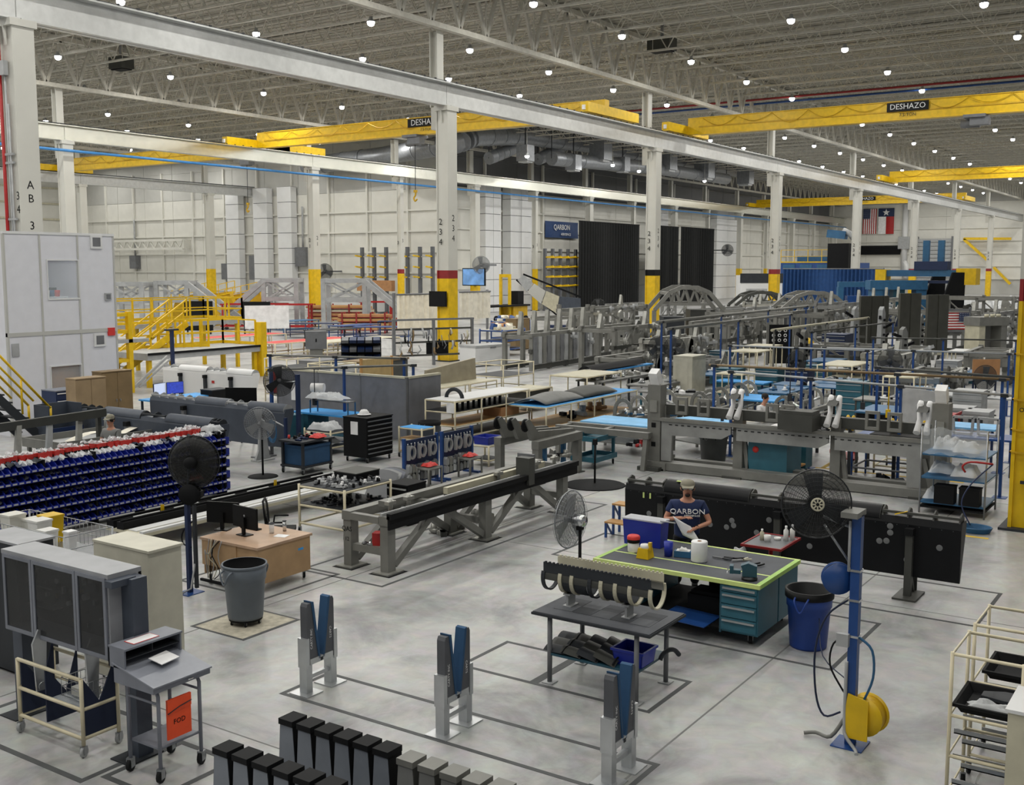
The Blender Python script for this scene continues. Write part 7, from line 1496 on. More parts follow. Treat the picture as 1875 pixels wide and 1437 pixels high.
for k, (px, py, tm, lm, lb) in enumerate(((1310, 725, 'machblue', 'dkblue', 'slate blue bench left of the cream cages'), (1240, 722, 'gravel', 'teal', 'steel topped bench behind the saddle jigs'), (1530, 742, 'machblue', 'dkblue', 'slate blue bench right of the person in white'), (1480, 735, 'machblue', 'softblack', 'dark bench with blue mat between the posts'), (1690, 762, 'skyblue', 'dkblue', 'blue bench seen under the overhead rail at right'), (1790, 770, 'ltgrey', 'dkgrey', 'grey bench left of the yellow column'), (1750, 742, 'machblue', 'dkblue', 'slate bench behind the white tubs'), (1565, 715, 'ltgrey', 'fixdark', 'grey bench before the left tall panel'), (1430, 752, 'machblue', 'dkblue', 'blue mat bench behind the person in white'), (1640, 728, 'fixgrey', 'fixdark', 'steel bench in front of the blade columns'))):
    p = bench(lb, at(px, py), 2.4, 1.2, .95, tm, lm, 90*(k % 2), 3 if k % 3 == 0 else 0, 'teal').location[:2]; clutter('mixed tools and fittings on the '+lb, (*p, .95), 1.0, 1.0, .16, 10, ['ltgrey', 'bare', 'softblack', 'paper', 'machblue'], 400+k)
for k, (px, py, m, lb) in enumerate(((1560, 735, 'teal', 'teal drawer cabinet right of the slate blue bench'), (1625, 742, 'dkblue', 'dark blue drawer cabinet behind the whiteboard'), (1735, 728, 'ltgrey', 'grey drawer cabinet at right'), (1775, 750, 'ltgrey', 'pale drawer cabinet left of the yellow column'), (1320, 705, 'tealdark', 'dark teal drawer cabinet behind the bright blue bench'))): drawer_cabinet(lb, at(px, py), .9, .9, 1.25, 5, m, -90, hm='alu')
for k, (px, py, x2, y2, z, lb) in enumerate(((1500, 742, 1850, 762, 2.2, 'thin grey conduit rail above the right benches'), (1590, 735, 1860, 745, 2.5, 'dark conduit rail behind the whiteboard'), (1330, 735, 1590, 752, 2.2, 'pale conduit rail above the person in white'))): overhead(lb, at(px, py), at(x2, y2), z, 3, ['ltgrey', 'fixdark', 'ltgrey'][k], r=.03)
for k, (px, py, lb) in enumerate(((1758, 800, 'left'), (1790, 808, 'right'))): o = MB().bx(-.45, .45, -.35, .35, 0, .9).bx(-.47, .47, -.37, .37, .86, .95).o('grey_machine', 'ltgrey', None, (*at(px, py), 0)); MB().bx(-.46, -.45, -.2, .2, .5, .75).o('dark_panel', 'dkgrey', o); tag(o, lb+' pale grey machine box behind the wire shelving', 'machine')

# ------------------------------------------------------------ far left hall: frames, lumber, carts
def tower(label, loc, W, D, H, rz=0, strut=0, m='ltgrey'):
    t = T('truss_tower', label, 'steel frame', free(loc, W*.8, D*.8, rz), rz)
    for x in (-W/2, W/2):
        for y in (-D/2, D/2): post(t, x, y, 0, H, .35, m, 'leg')
    for y in (-D/2, D/2):
        for z in (H-.35, H*.55): MB().bx(-W/2, W/2, y-.15, y+.15, z, z+.35).o('beam', m, t)
        MB().bar((-W/2, y, H*.55), (W/2, y, H-.2), .14).o('cross_brace', m, t); MB().bar((W/2, y, H*.55), (-W/2, y, H-.2), .14).o('cross_brace', m, t)
    for x in (-W/2, W/2): MB().bx(x-.15, x+.15, -D/2, D/2, H-.35, H).o('tie', m, t)
    if strut: MB().bar((strut*W/2, -D/2, H-.2), (strut*(W/2+4.5), -D/2, .3), .4).o('strut', m, t); MB().bar((strut*W/2, D/2, H-.2), (strut*(W/2+4.5), D/2, .3), .4).o('strut', m, t)
    return t
tower('grey truss tower left of the yellow machine', at(243, 603), 2.6, 2.6, 4.0, -56); tower('grey truss tower with a strut running right', at(325, 601), 2.6, 2.6, 4.1, -56, 1); tower('grey truss tower with a strut running left', at(520, 600), 2.8, 2.6, 4.3, -56, -1); tower('grey truss frame right of the yellow footed column', at(635, 604), 3.4, 2.6, 4.3, -56, 1)
for k, (px, py, lb) in enumerate(((400, 592, 'yellow stair stand in front of the cross wall'), (360, 596, 'yellow platform stand left of the black screens'), (455, 590, 'yellow platform stand beside the slanted strut'))):
    t = T('yellow_stand', lb, 'platform', (*at(px, py), 0), -56)
    MB().hexa([(-2.2, -.6, .3), (2.2, -.6, .3), (2.2, .6, .3), (-2.2, .6, .3), (-1.6, -.6, 2.6), (1.2, -.6, 3.0), (1.2, .6, 3.0), (-1.6, .6, 2.6)]).o('body', 'dkyellow', t)
    rail_run(t, [(-2.0, -.7, 2.0), (1.8, -.7, 2.9)], 0, 1.1, step=.8)
    for x in (-1.8, 1.8): MB().bx(x-.15, x+.15, -.7, .7, 0, .4).o('foot', 'dkyellow', t)
for k, (px, py, H_) in enumerate(((365, 612, 3.0), (470, 614, 3.2))):
    t = T('screen_stand', ['black curtained box left of the slanted strut', 'wide black screen in front of the red carts'][k], 'screen', (*at(px, py), 0), -56); MB().bx(-1.1, 1.1, -.08, .08, 1.2 if k else .3, 2.6).o('screen', 'black', t); MB().bx(-1.0, 1.0, -.1, -.08, 1.3 if k else .4, 2.5).o('face', 'softblack', t)
    for x in (-.9, .9): post(t, x, 0, 0, 1.2 if k else .3, .12, 'dkgrey', 'post')
lumber_m = ['redwood', 'wood', 'beige', 'card']
def lumber(label, loc, L, n, rows, rz=0, seed=1):
    R = random.Random(seed); t = T('lumber_rack', label, 'lumber rack', free(loc, L, 1.5, rz), rz)
    for k in range(4): x = -L/2+.3+k*(L-.6)/3; [post(t, x, y, 0, .34*rows+.3, .12, 'maroon', 'post') for y in (-.7, .7)]
    for j in range(rows):
        MB().bx(-L/2, L/2, -.7, .7, .22+j*.34, .27+j*.34).o('deck', 'maroon', t)
        for i in range(n): w = 1.3/n; MB().bx(-L/2+R.uniform(-.3, .1), L/2+R.uniform(-.3, .3), -.65+i*w, -.65+(i+.9)*w, .28+j*.34, .28+j*.34+R.uniform(.16, .26)).o('board', R.choice(lumber_m), t)
    return t
lumber('big stack of lumber in red racks beside the yellow footed column', at(625, 602), 5.5, 4, 5, -56, 1); lumber('second lumber stack with a white sheet in red racks', at(668, 601), 4.0, 4, 4, -56, 2); lumber('low lumber pile right of the red racks', at(718, 603), 3.5, 4, 2, -56, 3)
for k, (px, py) in enumerate(((440, 603), (495, 602), (540, 604), (690, 596))): red_cart(['red trolley left of the whiteboard', 'red trolley behind the whiteboard', 'red trolley by the yellow footed column', 'red trolley right of the lumber'][k], at(px, py), -56, 1.6)
for o in list(C.objects):
    if o.name.startswith('red_cart') and o.location.length > 60: o.scale = (2.6, 2.2, 1.3)
for k, (px, py, lb) in enumerate(((440, 640, 'long low red frame rack left of the control box'), (560, 650, 'long low red frame rack behind the control box'), (650, 645, 'long low pale rack in the open aisle'))):
    pipe_rack(lb, at(px, py), 6.5, 1.6, .9, [(.3, None), (.87, 'brightred' if k < 2 else 'beige')], pm_='pipe', casters=False, mids=4, r=.04, name='long_rack', cat='rack')
for k, (px, py, c_) in enumerate(((540, 612, 'machblue'), (575, 618, 'dkblue'), (650, 622, 'postblue'), (700, 616, 'postblue'), (610, 632, 'dkgrey'), (740, 612, 'dkblue'))): bench(['slate blue table left of the yellow column foot', 'navy table in front of the yellow column foot', 'blue frame table before the lumber', 'blue frame table right of the lumber', 'dark table behind the control box', 'navy table left of the cream curtain'][k], at(px, py), 4.0, 1.6, 1.1, c_, c_, -56 if k % 2 else 0, shelf=.4)
wbq = T('whiteboard', 'white board on legs in front of the red carts', 'whiteboard', (*at(490, 628), 0), -40); MB().bx(-1.5, 1.5, -.04, .04, 1.0, 2.6).o('panel', 'paper', wbq); [post(wbq, x, 0, 0, 1.0, .1, 'ltgrey') for x in (-1.2, 1.2)]
cb_ = T('control_box', 'grey control box on a pedestal behind the partition', 'control box', (*at(580, 690), 0), -45); MB().bx(-.5, .5, -.25, .25, 1.35, 2.2).o('box', 'grey', cb_); MB().bx(-.3, .3, -.2, .2, 0, 1.35).o('pedestal', 'fixgrey', cb_); MB().bx(-.03, .03, -.27, -.25, 1.7, 1.85).o('latch', 'softblack', cb_)
cabinet('low grey cabinet below the control box', at(590, 702), 2.0, 1.2, 1.1, 'grey', 2)
bk = T('bin_trolley', 'black trolley with rows of dark blue bins behind the partition', 'trolley', (*at(662, 690), 0), -50); MB().bx(-.95, .95, .1, .2, .2, 1.9).o('back', 'black', bk); MB().bx(-1.0, 1.0, -.4, .4, 0, .22).o('base', 'black', bk)
for i in range(4):
    MB().bx(-.95, .95, -.3, .1, .35+i*.42, .38+i*.42).o('shelf', 'black', bk)
    for j in range(5): MB().hexa([(-.9+j*.37, -.35, .38+i*.42), (-.58+j*.37, -.35, .38+i*.42), (-.58+j*.37, .08, .38+i*.42), (-.9+j*.37, .08, .38+i*.42), (-.9+j*.37, -.42, .52+i*.42), (-.58+j*.37, -.42, .52+i*.42), (-.58+j*.37, .08, .66+i*.42), (-.9+j*.37, .08, .66+i*.42)]).o('bin', 'dkblue' if (i+j) % 3 else 'grey', bk)
o = T('brown_crate', 'dark brown topped crate right of the black bin trolley', 'crate', (*at(690, 700), 0), 0); MB().bx(-1.5, 1.5, -.6, .6, 0, 1.0).o('body', 'fixdark', o); MB().bx(-1.55, 1.55, -.65, .65, 1.0, 1.08).o('lid', 'dktan', o); [MB().bx(x-.06, x+.06, -.62, -.6, .1, 1.0).o('batten', 'dktan', o) for x in (-1.2, 0, 1.2)]
for k in range(2): o = MB().bx(-.4, .4, -.4, .4, 0, .5).bx(-.42, .42, -.42, .42, .42, .5).o('foam_box', 'paper', None, (*at(716, 650), .505*k)); tag(o, ['lower', 'upper'][k]+' white foam box in the stack left of the dark tool wall', 'box')
def drape(label, p, q, z0, z1, m, pleats, rod_m='grey', posts=True, name='curtain', depth=.12):
    p, q = Vector(p), Vector(q); d = q-p; L_ = d.length; d.normalize(); n = Vector((d.y, -d.x)); t = T(name, label, 'curtain', (p.x, p.y, 0)); N_ = pleats*6
    MB().grid(lambda u, v: (d.x*u*L_+n.x*depth*math.sin(2*PI*pleats*u)*(.6+.4*math.sin(11*u)), d.y*u*L_+n.y*depth*math.sin(2*PI*pleats*u)*(.6+.4*math.sin(11*u)), z0+(z1-z0)*v), N_, 4).o('cloth', m, t)
    MB().cyl((0, 0, z1+.05), (d.x*L_, d.y*L_, z1+.05), .06, 6).o('rail', rod_m, t)
    if posts:
        for k in (0, 1): post(t, d.x*L_*k-n.x*.25, d.y*L_*k-n.y*.25, 0, z1+.15, .12, rod_m, 'post')
    return t
drape('cream curtain screen left of the yellow and red footed column', at(728, 655), at(806, 648), 1.6, 3.6, 'shadecloth', 9); drape('cream curtain screen right of the yellow and red footed column', at(842, 640), at(898, 634), 1.9, 3.6, 'shadecloth', 8)
o = T('wall_screen', 'black screen fixed to the yellow and red footed column', 'screen', (U0+BAY-.52, VA+.2, 3.05)); MB().bx(-.06, 0, -.55, .65, 0, .85).o('casing', 'black', o); MB().bx(-.07, -.06, -.5, .6, .05, .8).o('panel', 'softblack', o)
tw = T('tool_wall', 'dark tool wall hung with cables and tools before the yellow column', 'tool rack', (*at(795, 668), 0), -28)
[MB().bx(-2.3, 2.3, 0, .08, z, z+.1).o('cross_bar', 'fixdark', tw) for z in (.5, 1.2, 1.9)]; MB().bx(-.4, .9, .1, .14, .5, 1.3).o('panel', 'softblack', tw)
for x in (-2.3, 0, 2.3): post(tw, x, .05, 0, 2.45, .14, 'grey', 'post')
MB().bx(-2.4, 2.4, 0, .12, 2.4, 2.5).o('beam', 'grey', tw)
R_ = random.Random(77)
for k in range(34): x = R_.uniform(-2, 2); z = R_.uniform(.9, 2.1); MB().tube([(x, -.05, z), (x+R_.uniform(-.1, .1), -.12, z-.25), (x+R_.uniform(-.1, .1), -.06, z-R_.uniform(.3, .6))], R_.uniform(.02, .06), 5).o('hung_tool', R_.choice(['softblack', 'grey', 'beige', 'ltgrey', 'dktan']), tw)
fz = T('chest_freezer', 'white chest freezer right of the dark tool wall', 'freezer', (*at(888, 668), 0), -10); MB().bx(-1.3, 1.3, -.6, .6, .05, 1.0).o('body', 'white', fz); MB().bx(-1.32, 1.32, -.63, .62, 1.0, 1.12).o('lid', 'ltgrey', fz); MB().bx(-.2, .2, -.66, -.63, .96, 1.02).o('handle', 'grey', fz)
for k, (px, py, lb) in enumerate(((920, 650, 'blue framed cart with cream bundles, nearer'), (935, 628, 'blue framed cart with cream bundles, farther'))): bq = pipe_rack(lb, at(px, py), 2.4, 1.6, 1.6, [(.4, 'dkblue'), (.9, 'dkblue'), (1.5, 'beige')], pm_='postblue', casters=False, r=.05).location; clutter('cream and blue bundles on the '+lb, (bq.x, bq.y, 1.56), 2.0, 1.3, .4, 16, ['shadecloth', 'beige', 'postblue', 'card'], 500+k)
cabinet('tan cabinet panel right of the freezer', at(948, 640), 1.6, .8, 2.0, 'dktan', 2)
fk = T('forklift', 'yellow pallet lift with dark deck left of the tilted wing', 'lift truck', (*at(925, 592), 0), 0)
for y in (-.5, .5): MB().cb(0, y, .2, .25, .2, 4.4).o('mast', 'yellow', fk)
MB().bx(-.1, .1, -.5, .5, 4.3, 4.6).o('mast_top', 'yellow', fk); MB().bx(.2, 2.6, -.8, .8, .3, 1.6).o('body', 'dkyellow', fk); MB().bx(-4.0, 2.8, -1.0, 1.0, 1.6, 1.75).o('deck', 'softblack', fk); MB().bx(1.4, 2.4, -.5, .5, 1.75, 3.0).o('seat_back', 'softblack', fk)
[MB().cyl((x, y-.15, .35), (x, y+.15, .35), .35, 12).o('wheel', 'rubber', fk) for x in (-.2, 2.2) for y in (-.8, .8)]
pa_, pb_ = G(968, 560, 4.6), G(1045, 590, 1.2)
tw_ = T('tilted_wing', 'big tilted wing panel with dark edge in front of the black curtain', 'wing panel', (*at(1005, 600), 0), -56)
pts = [(-4.2, 5.2), (-3.5, 5.6), (0, 3.6), (4.2, 2.9), (4.4, .9), (2.2, .7), (-.2, 1.6), (-3.6, 4.0)]
for i in range(4):
    a, b = pts[i], pts[i+1] if i < 3 else pts[4]
tw_.scale = (.66, .66, .8)
segs = [((-4.2, 5.2), (-3.4, 5.7), (-2.0, 4.8), (-2.9, 3.9)), ((-2.9, 3.9), (-2.0, 4.8), (-.4, 4.0), (-1.0, 2.6)), ((-1.0, 2.6), (-.4, 4.0), (1.4, 3.4), (1.0, 1.6)), ((1.0, 1.6), (1.4, 3.4), (4.2, 3.2), (4.3, .8))]
for k, s in enumerate(segs): MB().prism([(s[0][0]+.05, s[0][1]), (s[3][0]-.05, s[3][1]), (s[2][0]-.05, s[2][1]), (s[1][0]+.05, s[1][1])], -.25, .25).o('panel', ['ltgrey', 'panelgrey', 'beige', 'slate'][k], tw_)
for a, b in (((-4.3, 5.2), (1.0, 1.4)), ((-3.4, 5.8), (4.3, 3.3)), ((1.0, 1.5), (4.4, .7))): MB().bar((a[0], -.1, a[1]), (b[0], -.1, b[1]), .2).o('edge', 'softblack', tw_)
for x in (0, 3.5): post(tw_, x, .1, 0, 1.8, .25, 'dkblue', 'leg')
MB().bx(-.5, 4, -.6, .8, .0, .3).o('base', 'dkblue', tw_)

# ------------------------------------------------------------ on and along the far walls
mat('cantgrey', '#606368', .5)
def cwall(label, pxs, ytop, ybot, X=None, Y=None, arms=(470, 490, 508), m='cantgrey', full=False):
    f = (lambda px, py: onX(px, py, X)) if X else (lambda px, py: onY(px, py, Y))
    p0 = f(pxs[0], ytop); t = T('cantilever_rack', label, 'cantilever rack', (p0.x, p0.y, 0)); zt_ = p0.z
    d = f(pxs[-1], ytop)-p0
    for px in pxs:
        q = f(px, ytop)-p0; post(t, q.x, q.y, 0, zt_, .34, m, 'upright'); out = (-1.2, 0) if X else (0, -1.2)
        MB().bx(min(q.x, q.x+out[0])-.2, max(q.x, q.x+out[0])+.2, min(q.y, q.y+out[1])-.2, max(q.y, q.y+out[1])+.2, 0, .2).o('foot', m, t)
        for ay in arms: z = f(pxs[0], ay).z; MB().bar((q.x, q.y, z), (q.x+out[0], q.y+out[1], z+.12), .16).o('arm', 'yellow', t)
    for ay in arms[:1] + arms[-1:]: z = f(pxs[0], ay).z; MB().bar((0, 0, z), (d.x, d.y, z), .12 if not full else .18).o('tie', 'ltgrey', t)
    if full:
        for ay in arms: z = f(pxs[0], ay).z; MB().bar((0, -.3, z), (d.x, d.y-.3, z), .16).o('beam', 'yellow', t)
    return t
cwall('grey cantilever rack with yellow arms left of the red capped column', [663, 685, 707], 453, 545, X=96.5); cwall('grey cantilever rack with yellow arms right of the red capped column', [746, 769, 792], 452, 545, X=96.5); cwall('grey cantilever rack with yellow beams below the blue banner', [998, 1012, 1026, 1040, 1054], 455, 530, Y=71.0, arms=(471, 489, 507, 524), full=True)
o = MB().bx(-.3, .3, -2.6, 2.6, 0, 1.2).o('long_crate', 'card', None, tuple(onX(688, 523, 95.6)-Vector((0, 0, .6)))); tag(o, 'long tan crate on the left cantilever rack', 'crate')
def curtain_px(label, x0, x1, yt, Y, m, pleats, z0=.0, yr=None):
    a = onY(x0, yt, Y); b = onY(x1, yt, Y); return drape(label, (a.x, a.y), (b.x, b.y), z0, a.z, m, pleats, posts=False, name='black_curtain' if m == 'curtain' else 'blue_curtain', depth=.3, rod_m='softblack')
curtain_px('wide black curtain hanging left of the dark banded column', 1060, 1171, 405, 69.5, 'curtain', 24); curtain_px('narrow black curtain right of the dark banded column', 1208, 1243, 414, 69.5, 'curtain', 9); curtain_px('black curtain farthest right, beside a bright gap', 1247, 1308, 416, 69.5, 'curtain', 16)
bn_a, bn_b = onY(997, 404, 74.9), onY(1058, 437, 74.9)
bn = T('wall_banner', 'blue banner reading QARBON AEROSPACE on the back wall', 'banner', ((bn_a.x+bn_b.x)/2, 74.85, (bn_a.z+bn_b.z)/2)); bw, bh = bn_b.x-bn_a.x, bn_a.z-bn_b.z
MB().grid(lambda u, v: ((u-.5)*bw, -.06*math.sin(9*u+3*v), (v-.5)*bh), 14, 6).o('cloth', mat('bannerblue', '#23406f', .6), bn); text('QARBON', bh*.46, 'paper', bn, (-bw*.02, -.12, bh*.14), FY, .01, sx=1.0); text('AEROSPACE', bh*.22, 'paper', bn, (bw*.1, -.12, -bh*.28), FY, .01)
# ducts under the roof
for k, (pts, r, lb) in enumerate(((([onX(560, 304, 97.2), onX(700, 286, 97.2), onY(838, 262, 68.6), onY(870, 249, 68.6), onY(960, 248, 68.4), onY(1080, 264, 68.4), onY(1180, 284, 68.4), onY(1400, 320, 68.4)]), 1.05, 'main silver air duct bending along the back wall'), ([onY(1010, 290, 66.0), onY(1080, 297, 66.0), onY(1200, 308, 66.0), onY(1330, 328, 66.0)], .8, 'second silver duct below the main one'), ([onY(895, 290, 69.4), onY(935, 274, 69.4), onY(965, 256, 69.4)], .7, 'short curved duct branch on the left'), ([onY(985, 292, 69.4), onY(1020, 274, 69.4), onY(1040, 260, 69.4)], .7, 'short curved duct branch on the right'))):
    t = T('air_duct', lb, 'duct', (0, 0, 0)); MB().tube(pts, r, 12).o('duct', 'duct', t)
    for i in range(len(pts)-1):
        for q in (.25, .5, .75):
            c = pts[i].lerp(pts[i+1], q); d = (pts[i+1]-pts[i]).normalized()*.06; MB().cyl(c-d, c+d, r*1.05, 12).o('seam_band', 'duct', t)
    for q in (0, -1): MB().bar(pts[q], (pts[q].x, pts[q].y, 21.7), .08).o('hanger', 'dkgrey', t)
for k, (px, py, w) in enumerate(((1100, 278, 2.0), (1220, 296, 2.2), (1290, 312, 2.2), (962, 283, 1.4), (1050, 300, 1.4), (1140, 303, 1.4), (1365, 325, 2.0))):
    p = onY(px, py, 65.6); t = T('duct_box', ['square duct box on the main duct', 'square duct box right of the first', 'third square duct box', 'small diffuser by the left branch', 'small diffuser left of the square box', 'small diffuser under the second duct', 'farthest square duct box'][k], 'duct', (p.x, p.y, p.z)); MB().bx(-w/2, w/2, -w/2, w/2, -w*.5, w*.7).o('box', 'duct', t); MB().bx(-w*.4, w*.4, -w*.4, w*.4, -w*.62, -w*.5).o('outlet', 'ltgrey', t); MB().bar((0, 0, w*.7), (0, 0, 21.7-p.z), .1).o('hanger', 'dkgrey', t)
# blue curtain enclosure, machines and rails in front of the end wall
a, b = onY(1434, 527, 46), onY(1618, 527, 46)
bc_x = 118.0; ca, cb2 = onX(1434, 478, bc_x), onX(1618, 478, bc_x)
drape('long blue curtain enclosure behind the jigs at right', (ca.x, ca.y), (cb2.x, cb2.y), .0, onX(1500, 493, bc_x).z, 'bluecurtain', 26, posts=True, name='blue_curtain', depth=.25)
bx_x = 127.0; q0, q1 = onX(1430, 470, bx_x), onX(1556, 470, bx_x)
be = T('blue_enclosure', 'blue panelled machine enclosure with yellow top rails behind the blue curtain', 'machine', (bx_x, q1.y, 0)); LY = q0.y-q1.y; zt_ = onX(1500, 481, bx_x).z
MB().bx(0, 8, 0, LY, 0, zt_).o('body', 'postblue', be)
for k in range(4): MB().bx(-.06, 0, .3+k*LY/4, LY/4-.3+k*LY/4, zt_-1.6, zt_-.2).o('panel', 'machblue', be)
rail_run(be, [(0, 0, zt_), (0, LY, zt_)], 0, 1.5, step=1.6); MB().bx(1, 4, LY*.25, LY*.8, zt_, zt_+.8).o('roof_unit', 'machblue', be)
rb2 = T('robot_arm', 'blue robot arm with hose on a dark mast above the enclosure', 'robot', (126.0, onX(1540, 440, 126).y, 0)); zr = onX(1540, 470, 126).z
MB().cb(0, 0, 0, 2.0, 2.4, zr+1.5).o('mast', 'softblack', rb2); MB().bar((0, 1.5, onX(1540, 427, 126).z), (0, -.6, onX(1540, 431, 126).z), 1.1, .9).o('arm', 'machblue', rb2); MB().tube([(0, -.2, onX(1540, 422, 126).z), (0, -1.0, onX(1540, 428, 126).z), (0, -1.6, onX(1540, 440, 126).z)], .35, 8).o('hose', 'ltgrey', rb2)
wm = T('white_machine', 'white machine cabinet left of the yellow footed column', 'machine', (*at(1388, 580), 0), -56); MB().bx(-2.2, 2.2, -1.2, 1.2, 0, 4.4).o('body', 'white', wm); MB().bx(-2.25, 2.25, -1.25, -1.2, 3.6, 4.6).o('fascia', 'dkgrey', wm); MB().bx(-1.6, .6, -1.26, -1.2, 1.5, 3.0).o('window', 'ltgrey', wm); MB().bx(.9, 1.1, -1.3, -1.25, 4.0, 4.15).o('red_light', 'brightred', wm)
for k, (px, py) in enumerate(((1362, 521), (1373, 527))): p = onY(px, py, 62 if k == 0 else 61.9); t = T('wall_screen', ['small black screen near the white machine', 'small lit screen near the white machine'][k], 'screen', (p.x, p.y, p.z)); MB().bx(-.8, .8, -.05, .05, -.5, .5).o('panel', 'black' if k == 0 else 'screenblue', t); MB().cb(0, .15, -p.z, .15, .15, p.z).o('pole', 'dkgrey', t)
gx_ = 100.0; g0, g1 = onX(1618, 505, gx_), onX(1768, 508, gx_)
gn = T('blue_gantry', 'blue machine gantry with yellow end boxes at right', 'machine', (gx_, g1.y, 0)); LY = g0.y-g1.y; zg = onX(1700, 506, gx_).z
MB().bx(-.6, .6, 0, LY, zg, zg+.55).o('beam', 'machblue', gn); MB().bx(-.3, .3, 0, LY, zg-.6, zg-.35).o('lower_beam', 'dkblue', gn)
MB().bx(-.9, .9, -1.0, .6, zg-.7, zg+.7).o('end_box', 'yellow', gn); MB().bx(-.9, .9, LY-.4, LY+.5, zg-.5, zg+.6).o('end_box', 'yellow', gn)
for y in (LY*.3, LY*.48): MB().cb(0, y, zg+.5, .5, .5, 2.6).o('riser', 'machblue', gn)
MB().bx(-.7, .7, LY*.2, LY*.6, zg+.55, zg+1.3).o('carriage', 'dkblue', gn)
for y in (.5, LY-.3): post(gn, 0, y, 0, zg-.5, .8, 'machblue', 'leg')
bs = T('blue_press', 'blue portal frame machine in front of the gantry', 'machine', (*free(at(1640, 604), 4.6, 1.6, -56), 0), -56)
for x in (-1.9, 1.9): MB().bx(x-.45, x+.45, -.6, .6, 0, 3.3).o('leg', 'machblue', bs)
MB().bx(-2.6, 2.4, -.7, .7, 3.3, 4.1).o('bridge', 'machblue', bs); MB().bx(-.5, .5, -.5, .5, 1.8, 3.3).o('ram', 'tealdark', bs); MB().bx(-1.4, 1.4, -.8, .8, 0, 1.0).o('bed', 'dkblue', bs)
bs2 = T('tubular_machine', 'blue tubular frame left of the blue portal machine', 'machine', (*at(1575, 592), 0), -56); MB().bx(-2.2, 2.2, -.3, .3, 3.4, 3.9).o('beam', 'machblue', bs2); [MB().bx(x-.25, x+.25, -.3, .3, 0, 3.4).o('leg', 'machblue', bs2) for x in (-2.0, 2.0)]; MB().bx(-1.4, 1.4, -.4, .4, .8, 2.6).o('unit', 'postblue', bs2)
for k, (px, py, H_) in enumerate(((1700, 600, 4.6), (1735, 602, 4.8))): t = T('dark_fin', ['left', 'right'][k]+' black slanted fin panel below the yellow gantry box', 'panel', (*free(at(px, py), 2.2, .8, -56), 0), -56); MB().prism([(-1.2, .4), (1.2, .4), (1.3, H_), (.2, H_)], -.15, .15).o('panel', 'softblack', t); MB().bx(-1.3, 1.3, -.5, .5, 0, .4).o('base', 'fixdark', t)
for k, (px, py) in enumerate(((1790, 600), (1830, 604), (1760, 592), (1850, 590))): t = T('wrapped_stack', ['white wrapped stack left of the yellow column', 'white wrapped stack behind the yellow column', 'white wrapped stack by the gantry', 'white wrapped stack at the far right'][k], 'pallet', (*at(px, py), 0), -56); crumple('wrap', '', (0, 0, .15), 4.0, 3.0, 2.6, 'film', 600+k, par=t); MB().bx(-1.6, 1.6, -1.2, 1.2, 0, .15).o('pallet', 'wood', t); MB().bx(-1.5, 1.5, -1.0, 1.0, .15, 1.2).o('goods', 'paper', t)
# end wall: flags, dark louvre, roll up door, yellow brace, vertical pipe
XE = UEND-.5
for k, (xa, xb, yt, yb) in enumerate(((1581, 1604, 383, 428), (1609, 1636, 382, 428))):
    p, q = onX(xa, yt, XE), onX(xb, yb, XE); w, h = p.y-q.y, p.z-q.z; t = T('wall_flag', ['stars and stripes hung vertically on the far wall', 'red white and blue lone star flag hung on the far wall'][k], 'flag', (XE, (p.y+q.y)/2, q.z), -90)
    if k == 0: us_flag(t, w, h, 0, True)
    else:
        MB().grid(lambda u, v: (-w/2+w*u, -.05*math.sin(5*u), h*(.68+.32*v)), 6, 3).o('canton', 'dkblue', t); MB().grid(lambda u, v: (-w/2+w*.5*u, -.05*math.sin(5*u), h*.68*v), 6, 4).o('white_half', 'paper', t); MB().grid(lambda u, v: (w*.5*u, -.05*math.sin(4*u), h*.68*v), 6, 4).o('red_half', 'red', t)
        MB().prism([((.75 if i % 2 == 0 else .3)*math.sin(i*PI/5), h*.84+(.75 if i % 2 == 0 else .3)*math.cos(i*PI/5)) for i in range(10)], -.16, -.12).o('star', 'paper', t)
    MB().cyl((-w/2, .05, h), (w/2, .05, h), .06, 6).o('pole', 'dkgrey', t)
p, q = onX(1577, 450, XE), onX(1648, 466, XE); o = T('louvre', 'wide black louvre on the far wall below the flags', 'louvre', (XE, q.y, q.z)); MB().bx(-.2, .3, 0, p.y-q.y, 0, p.z-q.z).o('frame', 'black', o); [MB().bx(-.3, -.2, .1, p.y-q.y-.1, .15+k*.4, .35+k*.4).o('slat', 'softblack', o) for k in range(4)]
p, q = onX(1682, 437, XE), onX(1740, 500, XE); o = T('roll_door', 'grey roll up door in the far wall', 'roll up door', (XE-.1, q.y, 0)); n_ = 14; hh = p.z/n_; me = MB().bx(-.25, .3, 0, p.y-q.y, .04, hh-.04).mesh('slat', 'ltgrey'); [inst('slat', me, o, (0, 0, k*hh)) for k in range(n_)]; [MB().bx(-.35, .4, y-.25, y+.25, 0, p.z+.4).o('jamb', 'grey', o) for y in (-.25, p.y-q.y+.25)]
for k, (a_, b_) in enumerate((((1765, 437), (1852, 437)), ((1765, 438), (1810, 478)), ((1820, 490), (1850, 520)))): p, q = onX(*a_, XE-1), onX(*b_, XE-1); o = MB().bar(p, q, .5).o('wall_brace', 'yellow'); tag(o, ['horizontal yellow brace on the far wall', 'upper slanted yellow brace on the far wall', 'lower slanted yellow brace on the far wall'][k], 'brace'); MB().bar(p, (UEND, p.y, p.z), .3).o('bracket', 'yellow', o)
